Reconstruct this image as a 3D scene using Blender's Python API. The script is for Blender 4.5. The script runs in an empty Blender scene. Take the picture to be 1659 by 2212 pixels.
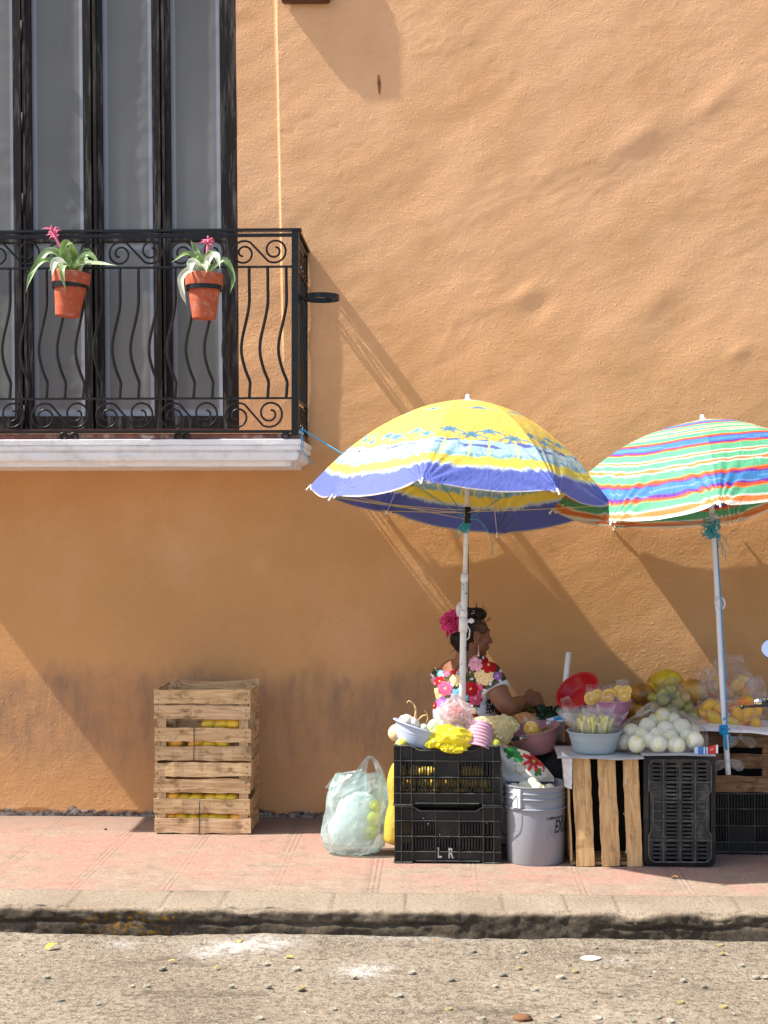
import bpy, bmesh, math, random
import numpy as np
from mathutils import Vector, Matrix, noise, Euler
R = random.Random(7)
S = bpy.context.scene
COL = S.collection
PI = math.pi
# ------------------------------------------------------------ camera geometry
F, CX, CY = 3135.0, 829.5, 1106.0
YAW = math.atan(121/F); PITCH = math.atan(34/F)
CAM = Vector((0, -7.5, 1.5))
ROT = Matrix.Rotation(YAW, 3, 'Z') @ Matrix.Rotation(PI/2 + PITCH, 3, 'X')
def ray(px, py):
    return ROT @ Vector(((px-CX)/F, -(py-CY)/F, -1))
def W(px, py, q):                       # point at distance q in front of the wall
    d = ray(px, py); t = (-q - CAM.y)/d.y
    return CAM + d*t
def GZ(px, py, z):                      # point at height z
    d = ray(px, py); t = (z - CAM.z)/d.z
    return CAM + d*t
def sc(q): return F/(7.5-q)             # picture units per metre at that distance
def lin(c): 
    c = c/255.0
    return c/12.92 if c <= 0.04045 else ((c+0.055)/1.055)**2.4
def RGB(r, g, b): return (lin(r), lin(g), lin(b))
def nz(x, y, z=0.0, s=1.0): return noise.noise(Vector((x*s, y*s, z*s)))
def lerp(a, b, t): return a + (b-a)*t
def sstep(a, b, x):
    t = min(1, max(0, (x-a)/(b-a))); return t*t*(3-2*t)
# ------------------------------------------------------------ materials
MATS = {}
def material(name, color, rough=0.6, var=0.0, vscale=8.0, bump=0.0, bscale=40.0, spec=0.4, metal=0.0,
             trans=0.0, wood=False, dirt=None, dirt_amt=0.0, dscale=5.0, alpha=1.0, sub=0.0, coat=0.0, stretch=None, tint=None, dth=(0.5, 0.68)):
    if name in MATS: return MATS[name]
    m = bpy.data.materials.new(name); m.use_nodes = True
    nt = m.node_tree; N = nt.nodes; L = nt.links; N.clear()
    out = N.new('ShaderNodeOutputMaterial'); b = N.new('ShaderNodeBsdfPrincipled')
    b.inputs['Roughness'].default_value = rough; b.inputs['Specular IOR Level'].default_value = spec
    b.inputs['Metallic'].default_value = metal
    b.inputs['Coat Weight'].default_value = coat
    tc = N.new('ShaderNodeTexCoord'); src = tc.outputs['Object']
    if wood:
        a = N.new('ShaderNodeAttribute'); a.attribute_name = 'gc'; src = a.outputs['Vector']
    mp = N.new('ShaderNodeMapping'); L.new(src, mp.inputs['Vector'])
    if stretch: mp.inputs['Scale'].default_value = stretch
    at = N.new('ShaderNodeAttribute'); at.attribute_name = 'Col'
    mul = N.new('ShaderNodeMix'); mul.data_type = 'RGBA'; mul.blend_type = 'MULTIPLY'; mul.inputs[0].default_value = 1
    mul.inputs[6].default_value = (*color, 1); L.new(at.outputs['Color'], mul.inputs[7])
    col = mul.outputs[2]
    def nse(scale, det=5, rg=0.6):
        n = N.new('ShaderNodeTexNoise'); n.inputs['Scale'].default_value = scale
        n.inputs['Detail'].default_value = det; n.inputs['Roughness'].default_value = rg
        L.new(mp.outputs['Vector'], n.inputs['Vector']); return n.outputs['Fac']
    def mapr(x, a, b_, c, d):
        r = N.new('ShaderNodeMapRange'); r.inputs[1].default_value = a; r.inputs[2].default_value = b_
        r.inputs[3].default_value = c; r.inputs[4].default_value = d; L.new(x, r.inputs[0]); return r.outputs[0]
    if var > 0:
        v = mapr(nse(vscale), 0.3, 0.7, 1-var, 1+var)
        mm = N.new('ShaderNodeMix'); mm.data_type = 'RGBA'; mm.blend_type = 'MULTIPLY'; mm.inputs[0].default_value = 1
        cc = N.new('ShaderNodeCombineColor'); [L.new(v, cc.inputs[i]) for i in range(3)]
        L.new(col, mm.inputs[6]); L.new(cc.outputs[0], mm.inputs[7]); col = mm.outputs[2]
    if dirt:
        f = mapr(nse(dscale, 7, 0.7), dth[0], dth[1], 0, dirt_amt)
        mm = N.new('ShaderNodeMix'); mm.data_type = 'RGBA'; L.new(f, mm.inputs[0])
        L.new(col, mm.inputs[6]); mm.inputs[7].default_value = (*dirt, 1); col = mm.outputs[2]
    L.new(col, b.inputs['Base Color'])
    if bump > 0:
        bp = N.new('ShaderNodeBump'); bp.inputs['Strength'].default_value = 1; bp.inputs['Distance'].default_value = bump
        L.new(nse(bscale, 6, 0.65), bp.inputs['Height']); L.new(bp.outputs[0], b.inputs['Normal'])
    sh = b.outputs[0]
    if trans > 0:
        t = N.new('ShaderNodeBsdfTranslucent'); L.new(col, t.inputs['Color'])
        mx = N.new('ShaderNodeMixShader'); mx.inputs[0].default_value = trans
        L.new(sh, mx.inputs[1]); L.new(t.outputs[0], mx.inputs[2]); sh = mx.outputs[0]
    if alpha < 1:
        t = N.new('ShaderNodeBsdfTransparent')
        if tint: t.inputs['Color'].default_value = (*tint, 1)
        mx = N.new('ShaderNodeMixShader'); mx.inputs[0].default_value = alpha
        if stretch is None:
            f = mapr(nse(30, 4, 0.6), 0.35, 0.65, max(0, alpha-0.13), min(1, alpha+0.13)); L.new(f, mx.inputs[0])
        L.new(t.outputs[0], mx.inputs[1]); L.new(sh, mx.inputs[2]); sh = mx.outputs[0]
    L.new(sh, out.inputs['Surface'])
    MATS[name] = m
    return m
def wood_mat(name, light, dark, dirt=0.5):
    m = bpy.data.materials.new(name); m.use_nodes = True
    nt = m.node_tree; N = nt.nodes; L = nt.links; b = N['Principled BSDF']
    b.inputs['Roughness'].default_value = 0.75; b.inputs['Specular IOR Level'].default_value = 0.2
    a = N.new('ShaderNodeAttribute'); a.attribute_name = 'gc'
    mp = N.new('ShaderNodeMapping'); mp.inputs['Scale'].default_value = (3, 40, 40); L.new(a.outputs['Vector'], mp.inputs[0])
    n = N.new('ShaderNodeTexNoise'); n.inputs['Scale'].default_value = 1.6; n.inputs['Detail'].default_value = 6; n.inputs['Distortion'].default_value = 1.2
    L.new(mp.outputs[0], n.inputs['Vector'])
    mp2 = N.new('ShaderNodeMapping'); mp2.inputs['Scale'].default_value = (12, 18, 18); L.new(a.outputs['Vector'], mp2.inputs[0])
    n2 = N.new('ShaderNodeTexNoise'); n2.inputs['Scale'].default_value = 1; n2.inputs['Detail'].default_value = 8; n2.inputs['Roughness'].default_value = 0.7
    L.new(mp2.outputs[0], n2.inputs['Vector'])
    r = N.new('ShaderNodeValToRGB'); L.new(n.outputs['Fac'], r.inputs[0])
    r.color_ramp.elements[0].position = 0.3; r.color_ramp.elements[0].color = (*dark, 1)
    r.color_ramp.elements[1].position = 0.62; r.color_ramp.elements[1].color = (*light, 1)
    r2 = N.new('ShaderNodeMapRange'); L.new(n2.outputs['Fac'], r2.inputs[0]); r2.inputs[1].default_value = 0.52; r2.inputs[2].default_value = 0.7
    r2.inputs[3].default_value = 0; r2.inputs[4].default_value = dirt
    mx = N.new('ShaderNodeMix'); mx.data_type = 'RGBA'; L.new(r2.outputs[0], mx.inputs[0]); L.new(r.outputs[0], mx.inputs[6])
    mx.inputs[7].default_value = (dark[0]*0.35, dark[1]*0.3, dark[2]*0.3, 1)
    at = N.new('ShaderNodeAttribute'); at.attribute_name = 'Col'
    mul = N.new('ShaderNodeMix'); mul.data_type = 'RGBA'; mul.blend_type = 'MULTIPLY'; mul.inputs[0].default_value = 1
    L.new(mx.outputs[2], mul.inputs[6]); L.new(at.outputs['Color'], mul.inputs[7]); L.new(mul.outputs[2], b.inputs['Base Color'])
    bp = N.new('ShaderNodeBump'); bp.inputs['Distance'].default_value = 0.0015; L.new(n.outputs['Fac'], bp.inputs['Height']); L.new(bp.outputs[0], b.inputs['Normal'])
    MATS[name] = m; return m
def plastic_film(name, color, alpha, rough=0.12, trans=0.4, tint=None):
    """thin clear film: mostly see-through, with sharp glints"""
    m = bpy.data.materials.new(name); m.use_nodes = True
    nt = m.node_tree; N = nt.nodes; L = nt.links; N.clear()
    out = N.new('ShaderNodeOutputMaterial')
    tr = N.new('ShaderNodeBsdfTransparent'); tr.inputs['Color'].default_value = (*(tint or (0.97, 0.97, 0.97)), 1)
    d = N.new('ShaderNodeBsdfDiffuse'); at = N.new('ShaderNodeAttribute'); at.attribute_name = 'Col'
    mul = N.new('ShaderNodeMix'); mul.data_type = 'RGBA'; mul.blend_type = 'MULTIPLY'; mul.inputs[0].default_value = 1
    mul.inputs[6].default_value = (*color, 1); L.new(at.outputs['Color'], mul.inputs[7]); L.new(mul.outputs[2], d.inputs['Color'])
    tl = N.new('ShaderNodeBsdfTranslucent'); L.new(mul.outputs[2], tl.inputs['Color'])
    m1 = N.new('ShaderNodeMixShader'); m1.inputs[0].default_value = trans; L.new(d.outputs[0], m1.inputs[1]); L.new(tl.outputs[0], m1.inputs[2])
    m2 = N.new('ShaderNodeMixShader'); L.new(tr.outputs[0], m2.inputs[1]); L.new(m1.outputs[0], m2.inputs[2])
    tc = N.new('ShaderNodeTexCoord'); n = N.new('ShaderNodeTexNoise'); n.inputs['Scale'].default_value = 16; n.inputs['Detail'].default_value = 3
    L.new(tc.outputs['Object'], n.inputs['Vector'])
    mr = N.new('ShaderNodeMapRange'); mr.inputs[1].default_value = 0.38; mr.inputs[2].default_value = 0.68
    mr.inputs[3].default_value = max(0, alpha-0.08); mr.inputs[4].default_value = min(1, alpha+0.22); L.new(n.outputs['Fac'], mr.inputs[0])
    L.new(mr.outputs[0], m2.inputs[0])
    gl = N.new('ShaderNodeBsdfGlossy'); gl.inputs['Roughness'].default_value = rough
    fr = N.new('ShaderNodeLayerWeight'); fr.inputs[0].default_value = 0.25
    mf = N.new('ShaderNodeMapRange'); mf.inputs[3].default_value = 0.03; mf.inputs[4].default_value = 0.32; L.new(fr.outputs['Fresnel'], mf.inputs[0])
    m3 = N.new('ShaderNodeMixShader'); L.new(mf.outputs[0], m3.inputs[0]); L.new(m2.outputs[0], m3.inputs[1]); L.new(gl.outputs[0], m3.inputs[2])
    L.new(m3.outputs[0], out.inputs['Surface']); MATS[name] = m; return m
# ------------------------------------------------------------ mesh builder
class MB:
    def __init__(s): s.v = []; s.f = []; s.c = []; s.g = []
    def add(s, vs, fs, col=(1, 1, 1), g=None):
        o = len(s.v)
        s.v += [tuple(v) for v in vs]; s.f += [tuple(i+o for i in f) for f in fs]
        if callable(col): s.c += [col(Vector(v)) for v in vs]
        elif isinstance(col, list): s.c += col
        else: s.c += [col]*len(vs)
        s.g += [tuple(x) for x in (g if g else vs)]
        return s
    def box(s, c, size, rot=None, col=(1, 1, 1), taper=None, bev=0.0):
        hx, hy, hz = [x/2 for x in size]
        ax = sorted(range(3), key=lambda i: -size[i])
        off = (R.random()*9, R.random()*9, R.random()*9)
        if bev > 0:
            bm = bmesh.new(); bmesh.ops.create_cube(bm, size=1)
            for v in bm.verts: v.co = Vector((v.co.x*size[0], v.co.y*size[1], v.co.z*size[2]))
            bmesh.ops.bevel(bm, geom=bm.edges[:], offset=bev, segments=2, affect='EDGES')
            vs = [v.co.copy() for v in bm.verts]; bm.verts.index_update()
            fs = [[v.index for v in f.verts] for f in bm.faces]; bm.free()
        else:
            vs = [Vector((x, y, z)) for x in (-hx, hx) for y in (-hy, hy) for z in (-hz, hz)]
            fs = [(0, 1, 3, 2), (4, 6, 7, 5), (0, 4, 5, 1), (2, 3, 7, 6), (0, 2, 6, 4), (1, 5, 7, 3)]
        g = [(v[ax[0]]+off[0], v[ax[1]]+off[1], v[ax[2]]+off[2]) for v in vs]
        if rot is not None:
            if isinstance(rot, (tuple, list)): rot = Euler(rot).to_matrix()
            vs = [rot @ v for v in vs]
        c = Vector(c)
        return s.add([v+c for v in vs], fs, col, g)
    def plank(s, a, b, w, t, nrm, col=(1, 1, 1), seg=6, bow=0.0, warp=0.002, chip=0.0):
        """a board from a to b, width w, thickness t, facing nrm, slightly irregular"""
        a = Vector(a); b = Vector(b); d = (b-a); Ln = d.length; d.normalize(); n = Vector(nrm).normalized(); u = n.cross(d).normalized()
        off = Vector((R.random()*9, R.random()*9, R.random()*9)); vs = []; g = []
        for i in range(seg+1):
            x = i/seg; base = a + d*(Ln*x) + n*(bow*4*x*(1-x)) + n*R.uniform(-warp, warp)*0.5
            w1 = w/2 + R.uniform(-1, 1)*warp*0.6; w2 = w/2 + R.uniform(-1, 1)*warp*0.6
            dd = d*(R.uniform(-1, 1)*chip if i in (0, seg) else 0)
            for (uu, nn) in ((-w1, -t/2), (w2, -t/2), (w2, t/2), (-w1, t/2)):
                vs.append(base+u*uu+n*nn+dd); g.append((off.x+x*Ln, off.y+uu, off.z+nn))
        fs = []
        for i in range(seg):
            for k in range(4):
                p = i*4+k; q = i*4+(k+1) % 4; fs.append((p, q, q+4, p+4))
        fs += [(3, 2, 1, 0), (seg*4, seg*4+1, seg*4+2, seg*4+3)]
        return s.add(vs, fs, col, g)
    def tube(s, pts, r, n=8, col=(1, 1, 1), closed=False, cap=True, flat=1.0, up=None):
        pts = [Vector(p) for p in pts]; m = len(pts)
        rr = r if isinstance(r, (list, tuple)) else [r]*m
        vs = []; prev = None
        for i, p in enumerate(pts):
            if closed: t = pts[(i+1) % m]-pts[i-1]
            else: t = pts[min(i+1, m-1)]-pts[max(i-1, 0)]
            t.normalize()
            if prev is None:
                a = Vector(up) if up is not None else (Vector((0, 0, 1)) if abs(t.z) < 0.9 else Vector((1, 0, 0)))
                prev = (a - t*a.dot(t)).normalized()
            else: prev = (prev - t*prev.dot(t)).normalized()
            b = t.cross(prev)
            for k in range(n):
                a = 2*PI*k/n; vs.append(p + prev*math.cos(a)*rr[i]*flat + b*math.sin(a)*rr[i])
        fs = []
        for i in range(m if closed else m-1):
            j = (i+1) % m
            for k in range(n): fs.append((i*n+k, i*n+(k+1) % n, j*n+(k+1) % n, j*n+k))
        if cap and not closed: fs += [tuple(range(n-1, -1, -1)), tuple((m-1)*n+k for k in range(n))]
        return s.add(vs, fs, col)
    def lathe(s, prof, n=32, M=None, col=(1, 1, 1), cap0=False, cap1=False, fn=None):
        vs = []
        for (r, z) in prof:
            for k in range(n):
                a = 2*PI*k/n; v = Vector((r*math.cos(a), r*math.sin(a), z))
                if fn: v = fn(v, a)
                vs.append(M @ v if M is not None else v)
        fs = []
        for i in range(len(prof)-1):
            for k in range(n): fs.append((i*n+k, i*n+(k+1) % n, (i+1)*n+(k+1) % n, (i+1)*n+k))
        if cap0: fs.append(tuple(range(n-1, -1, -1)))
        if cap1: fs.append(tuple((len(prof)-1)*n+k for k in range(n)))
        return s.add(vs, fs, col)
    def ball(s, c, rad, rot=None, sub=3, fn=None, col=(1, 1, 1)):
        bm = bmesh.new(); bmesh.ops.create_icosphere(bm, subdivisions=sub, radius=1)
        if not isinstance(rad, (tuple, list, Vector)): rad = (rad,)*3
        vs = []; c = Vector(c); rot = rot if rot is not None else Matrix.Identity(3)
        if isinstance(rot, (tuple, list)): rot = Euler(rot).to_matrix()
        for v in bm.verts:
            p = v.co.copy()
            if fn: p = fn(p)
            vs.append(rot @ Vector((p.x*rad[0], p.y*rad[1], p.z*rad[2])) + c)
        bm.verts.index_update(); fs = [[v.index for v in f.verts] for f in bm.faces]; bm.free()
        return s.add(vs, fs, col)
    def sheet(s, fn, nu, nv, col=(1, 1, 1)):
        vs = [Vector(fn(i/nu, j/nv)) for j in range(nv+1) for i in range(nu+1)]
        fs = [(j*(nu+1)+i, j*(nu+1)+i+1, (j+1)*(nu+1)+i+1, (j+1)*(nu+1)+i) for j in range(nv) for i in range(nu)]
        if callable(col): cl = [tuple(col(i/nu, j/nv)) for j in range(nv+1) for i in range(nu+1)]
        else: cl = col
        return s.add(vs, fs, cl)
def mkmesh(name, mb, mat, smooth=True):
    me = bpy.data.meshes.new(name); me.from_pydata(mb.v, [], mb.f); me.update()
    a = me.color_attributes.new('Col', 'FLOAT_COLOR', 'POINT')
    arr = np.ones((len(mb.v), 4), dtype=np.float32); arr[:, :3] = np.array(mb.c, dtype=np.float32).reshape(-1, 3)
    a.data.foreach_set('color', arr.ravel())
    g = me.attributes.new('gc', 'FLOAT_VECTOR', 'POINT'); g.data.foreach_set('vector', np.array(mb.g, dtype=np.float32).ravel())
    if smooth: me.polygons.foreach_set('use_smooth', [True]*len(me.polygons))
    if mat: me.materials.append(mat)
    return me
def ob(name, mb, mat, parent=None, smooth=True, origin=None, auto=None):
    if origin is not None:
        o_ = Vector(origin); mb.v = [tuple(Vector(v)-o_) for v in mb.v]
    me = mkmesh(name, mb, mat, smooth)
    o = bpy.data.objects.new(name, me); COL.objects.link(o)
    if origin is not None: o.location = origin
    if parent is not None:
        o.parent = parent
        if parent.type == 'EMPTY' or True:
            o.matrix_parent_inverse = Matrix.Identity(4)
            # children are modelled in world space: take the parents' transform away
            P = wmat(parent); o.matrix_basis = P.inverted() @ o.matrix_basis
    if auto is not None:
        me.set_sharp_from_angle(angle=math.radians(auto)) if hasattr(me, 'set_sharp_from_angle') else None
    return o
def wmat(o):
    m = o.matrix_basis.copy()
    while o.parent: o = o.parent; m = o.matrix_basis @ m
    return m
def tag(o, label=None, cat=None, group=None, kind=None):
    if label: o['label'] = label
    if cat: o['category'] = cat
    if group: o['group'] = group
    if kind: o['kind'] = kind
    return o
def thing(name, label, cat, loc=(0, 0, 0), group=None):
    o = bpy.data.objects.new(name, None); COL.objects.link(o); o.location = loc
    o.empty_display_size = 0.05
    return tag(o, label, cat, group)
def dup(root, loc=None, rot=None, label=None, group=None, scale=None):
    def cp(o, par):
        c = o.copy(); COL.objects.link(c); c.parent = par
        for ch in [x for x in bpy.data.objects if x.parent == o]: cp(ch, c)
        return c
    c = cp(root, None)
    if loc is not None: c.location = loc
    if rot is not None: c.rotation_euler = rot
    if scale is not None: c.scale = scale
    if label: c['label'] = label
    if group: c['group'] = group
    return c
def remesh(mb, voxel, smooth=2, fac=0.5):
    me = mkmesh('tmp', mb, None, False); o = bpy.data.objects.new('tmp', me); COL.objects.link(o)
    m = o.modifiers.new('r', 'REMESH'); m.mode = 'VOXEL'; m.voxel_size = voxel
    if smooth:
        s = o.modifiers.new('s', 'SMOOTH'); s.iterations = smooth; s.factor = fac
    dg = bpy.context.evaluated_depsgraph_get(); dg.update(); e = o.evaluated_get(dg)
    m2 = bpy.data.meshes.new_from_object(e)
    out = MB(); out.add([v.co.copy() for v in m2.vertices], [tuple(p.vertices) for p in m2.polygons])
    bpy.data.objects.remove(o); bpy.data.meshes.remove(m2); bpy.data.meshes.remove(me)
    return out
def crumple_fn(seed, amp=0.18, fr=2.2):
    def f(p):
        a = 1-abs(noise.noise(p*fr+Vector((seed*3.1, seed, 0))))*2; b = 1-abs(noise.noise(p*fr*2.3+Vector((seed, 5, seed))))*2
        return p*(1+amp*(a*0.7+b*0.35-0.5))
    return f
def spline(pts, n):
    """Catmull-Rom through pts, n steps per span; works on tuples of any length"""
    P = [np.array(p, float) for p in pts]; P = [2*P[0]-P[1]]+P+[2*P[-1]-P[-2]]; out = []
    for i in range(1, len(P)-2):
        for k in range(n):
            t = k/n; a, b, c, d = P[i-1], P[i], P[i+1], P[i+2]
            out.append(0.5*((2*b)+(-a+c)*t+(2*a-5*b+4*c-d)*t*t+(-a+3*b-3*c+d)*t**3))
    out.append(P[-2]); return out
# ------------------------------------------------------------ common materials
m_iron = material('wrought_iron', (0.004, 0.004, 0.0045), 0.30, var=0.3, vscale=20, bump=0.001, bscale=60, spec=0.38, dirt=(0.02, 0.015, 0.011), dirt_amt=0.5, dscale=18)
m_white = material('white_lime_paint', (0.80, 0.79, 0.80), 0.75, var=0.05, bump=0.003, bscale=25, dirt=(0.42, 0.40, 0.39), dirt_amt=0.5, dscale=7)
m_blackpl = material('black_plastic', (0.009, 0.009, 0.0095), 0.5, var=0.3, vscale=12, spec=0.35, dirt=(0.045, 0.04, 0.035), dirt_amt=0.7, dscale=7)
m_blackrib = material('scuffed_black_plastic', (0.075, 0.072, 0.065), 0.6, var=0.5, vscale=30, spec=0.3, dirt=(0.16, 0.15, 0.13), dirt_amt=0.7, dscale=18)
w_old = wood_mat('weathered_crate_wood', (0.64, 0.46, 0.27), (0.40, 0.24, 0.11), 0.95)
w_new = wood_mat('pale_crate_wood', (0.68, 0.45, 0.22), (0.42, 0.24, 0.10), 0.6)
w_dark = wood_mat('dark_crate_wood', (0.27, 0.16, 0.085), (0.10, 0.055, 0.03), 0.9)
m_dark = material('dark_backing', (0.02, 0.018, 0.016), 0.9)
m_plain = material('painted_surface', (1, 1, 1), 0.5, var=0.06, vscale=30)
m_cloth = material('cloth', (1, 1, 1), 0.85, var=0.05, vscale=50, bump=0.0006, bscale=180, spec=0.1)
f_clear = plastic_film('clear_film', (0.9, 0.88, 0.87), 0.015, 0.08, 0.5)
f_white = plastic_film('milky_film', (0.9, 0.9, 0.87), 0.045, 0.10, 0.5)
# ============================================================ SETTING
# ---- wall with real plaster relief
XJ = W(515, 500, 0).x                    # right jamb of the balcony door
LEAN = -0.0105
def lean(x, z): return x + LEAN*(z-2.6)*sstep(-0.4, -0.75, x) 
z_sill = W(400, 936, 0).z
x_step = W(610, 300, 0).x; Z_STEP = W(610, 700, 0).z
def relief(x, z):
    h = 0.0
    u = x*0.86+z*0.5; v = -x*0.5+z*0.86
    h += 0.012*nz(x*0.9, z*1.3, 3.3)
    rough = 0.45+0.55*sstep(1.2, 2.4, z+0.35*x)
    h += 0.0029*nz(u*2.1, v*4.0, 7.1)*rough
    h += 0.0017*nz(u*4.2+1.3*nz(x, z, 2.0, 3), v*11, 1.7)*rough
    r = 1-abs(nz(u*2.7+4, v*5.5+nz(x, z, 9, 2)*0.6, 5.5))*3.2
    if r > 0: h += 0.0009*r*r*rough*max(0, nz(x*1.1, z*1.3, 21.3)+0.25)*1.6
    h += 0.0005*nz(u*12, v*26, 4.4)
    h += 0.0002*nz(x*34, z*37, 8.4)*(0.5+rough)
    kk = nz(x*2.2, z*2.6, 40)
    if kk > .10: h += 0.0009*sstep(.10, .3, kk)*max(0, 1-abs(nz(u*6+kk, v*16, 41))*7)*rough
    c1_ = abs(nz(x*1.7+.4*nz(x*6, z*6, 3), z*1.3, 60)); h -= 0.0016*math.exp(-(c1_/.006)**2)*sstep(.12, .3, nz(x*.9, z*.9, 61)+.12)
    # a few hand-made dents and bulges
    for (px, py, rr, a, asp) in BUMPS:
        dx = (x-px)*0.8+(z-py)*0.6; dz = -(x-px)*0.6+(z-py)*0.8
        d = (dx/(rr*asp))**2+(dz/rr)**2
        if d < 6: h += a*math.exp(-d)
    # surround of the balcony door lies a little deeper than the main wall
    xs = lean(x_step, z)
    h -= 0.013*sstep(xs+0.004, xs-0.004, x)*sstep(Z_STEP-.25, Z_STEP+.05, z)
    # broken bottom edge
    if z < 0.12:
        e = 0.024+0.03*nz(x*3.5, 0, 12)+0.016*nz(x*14, 1, 3)+0.03*math.exp(-((x+1.08)/0.14)**2)
        if z < e: h -= 0.012*sstep(e, e-0.008, z)+0.012*nz(x*28, z*40, 2)
    return h
BUMPS = [(W(1130, 640, 0).x, W(1130, 640, 0).z, 0.045, 0.005, 2.6), (W(1165, 665, 0).x, W(1165, 665, 0).z, 0.04, -0.004, 2.0),
         (W(1595, 760, 0).x, W(1595, 760, 0).z, 0.035, 0.0045, 2.0), (W(1370, 300, 0).x, W(1370, 300, 0).z, 0.05, 0.003, 4.0),
         (W(1450, 330, 0).x, W(1450, 330, 0).z, 0.14, -0.006, 2), (W(1540, 220, 0).x, W(1540, 220, 0).z, 0.05, 0.005, 3),
         (W(1330, 730, 0).x, W(1330, 730, 0).z, 0.12, 0.006, 1.5), (W(1460, 720, 0).x, W(1460, 720, 0).z, 0.09, -0.006, 1.5),
         (W(1420, 640, 0).x, W(1420, 640, 0).z, 0.07, 0.005, 2.5), (W(760, 700, 0).x, W(760, 700, 0).z, 0.15, 0.004, 1.5),
         (W(1050, 330, 0).x, W(1050, 330, 0).z, 0.12, 0.005, 2.5), (W(900, 420, 0).x, W(900, 420, 0).z, 0.10, -0.004, 2.0)]
def axis(marks):
    out = []
    for (a, b, st) in marks:
        n = max(1, int(round((b-a)/st))); out += [a+(b-a)*i/n for i in range(n)]
    out.append(marks[-1][1]); return out
xs_ = axis([(-9, -2.6, 0.4), (-2.6, XJ, 0.013), (XJ, x_step-0.02, 0.011), (x_step-0.02, x_step+0.02, 0.004), (x_step+0.02, 2.0, 0.0125), (2.0, 9, 0.4)])
zs_ = axis([(-0.3, -0.02, 0.07), (-0.02, 0.12, 0.008), (0.12, z_sill, 0.0125), (z_sill, 4.3, 0.0125), (4.3, 7.5, 0.4)])
XL = -2.95                               # left jamb of the door
vs = []; fs = []; nx = len(xs_)
for z in zs_:
    for x in xs_:
        xx = lean(x, z) if z > z_sill-0.3 else x
        vs.append((xx, -relief(x, z), z))
for j in range(len(zs_)-1):
    for i in range(nx-1):
        xm = (xs_[i]+xs_[i+1])/2; zm = (zs_[j]+zs_[j+1])/2
        if XL < xm < XJ and z_sill < zm < 6.0: continue
        fs.append((j*nx+i, j*nx+i+1, (j+1)*nx+i+1, (j+1)*nx+i))
mb = MB().add(vs, fs)
def wall_mat():
    m = bpy.data.materials.new('ochre_plaster'); m.use_nodes = True; nt = m.node_tree; N = nt.nodes; L = nt.links; b = N['Principled BSDF']
    b.inputs['Roughness'].default_value = 0.85; b.inputs['Specular IOR Level'].default_value = 0.15
    g = N.new('ShaderNodeNewGeometry'); sep = N.new('ShaderNodeSeparateXYZ'); L.new(g.outputs['Position'], sep.inputs[0])
    def noise_(sc_, det=6, rg=0.6, scale=(1, 1, 1), loc=(0, 0, 0)):
        mp = N.new('ShaderNodeMapping'); mp.inputs['Scale'].default_value = scale; mp.inputs['Location'].default_value = loc
        L.new(g.outputs['Position'], mp.inputs[0]); n = N.new('ShaderNodeTexNoise'); n.inputs['Scale'].default_value = sc_
        n.inputs['Detail'].default_value = det; n.inputs['Roughness'].default_value = rg; L.new(mp.outputs[0], n.inputs['Vector']); return n.outputs['Fac']
    def mr(x, a, b_, c, d, smooth=False):
        r = N.new('ShaderNodeMapRange'); r.inputs[1].default_value = a; r.inputs[2].default_value = b_; r.inputs[3].default_value = c; r.inputs[4].default_value = d
        if smooth: r.interpolation_type = 'SMOOTHSTEP'
        L.new(x, r.inputs[0]); return r.outputs[0]
    def mth(op, a, b_):
        n = N.new('ShaderNodeMath'); n.operation = op
        for i, q in enumerate((a, b_)):
            if isinstance(q, (int, float)): n.inputs[i].default_value = q
            else: L.new(q, n.inputs[i])
        return n.outputs[0]
    def mix(f, a, b_):
        n = N.new('ShaderNodeMix'); n.data_type = 'RGBA'
        L.new(f, n.inputs[0])
        for i, q in ((6, a), (7, b_)):
            if isinstance(q, tuple): n.inputs[i].default_value = (*q, 1)
            else: L.new(q, n.inputs[i])
        return n.outputs[2]
    # ochre low down, faded and pinker higher up
    zz = mth('ADD', sep.outputs[2], mth('MULTIPLY', noise_(0.9, 4), 1.6))
    col = mix(mr(zz, 1.9, 4.0, 0, 1, True), WALL_LOW, WALL_HIGH)
    col = mix(mr(noise_(2.3, 6), 0.4, 0.72, 0, 0.5), col, (WALL_LOW[0]*0.88, WALL_LOW[1]*0.84, WALL_LOW[2]*0.8))
    col = mix(mr(noise_(1.4, 5, 0.6, (1, 1, 1), (4, 2, 7)), 0.5, 0.75, 0, 0.45), col, (WALL_HIGH[0]*1.02, WALL_HIGH[1]*1.06, WALL_HIGH[2]*1.15))
    # rubbed dirt band, streaked
    st = noise_(16, 8, 0.72, (1, 1, 0.30)); st2 = noise_(5, 6, 0.65, (1, 1, 0.7), (3, 3, 3))
    band = mth('MULTIPLY', mr(sep.outputs[2], 0.02, 0.50, 0, 1, True), mr(mth('ADD', sep.outputs[2], mth('MULTIPLY', st2, -0.30)), 0.50, 0.68, 1, 0, True))
    dirt = mth('MULTIPLY', band, mth('MULTIPLY', mr(st, 0.36, 0.66, 0.45, 1.0), mr(st2, 0.35, 0.6, 0.6, 1)))
    rightfade = mr(sep.outputs[0], -0.2, 0.3, 1, 0.3, True)
    dirt = mth('MULTIPLY', mth('MULTIPLY', dirt, rightfade), 0.80)
    col = mix(dirt, col, (0.22, 0.145, 0.105))
    # small scuffs
    sp = mr(noise_(9, 8, 0.75, (1, 1, 0.6), (9, 1, 4)), 0.66, 0.74, 0, 0.5); col = mix(sp, col, (0.30, 0.17, 0.09))
    # drip marks
    # bare render at the broken foot
    nb = noise_(5, 7, 0.72, (1, 1, 0.4)); edge = mth('ADD', sep.outputs[2], mth('MULTIPLY', nb, -0.15))
    foot = mr(edge, -0.052, -0.043, 1, 0)
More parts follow.
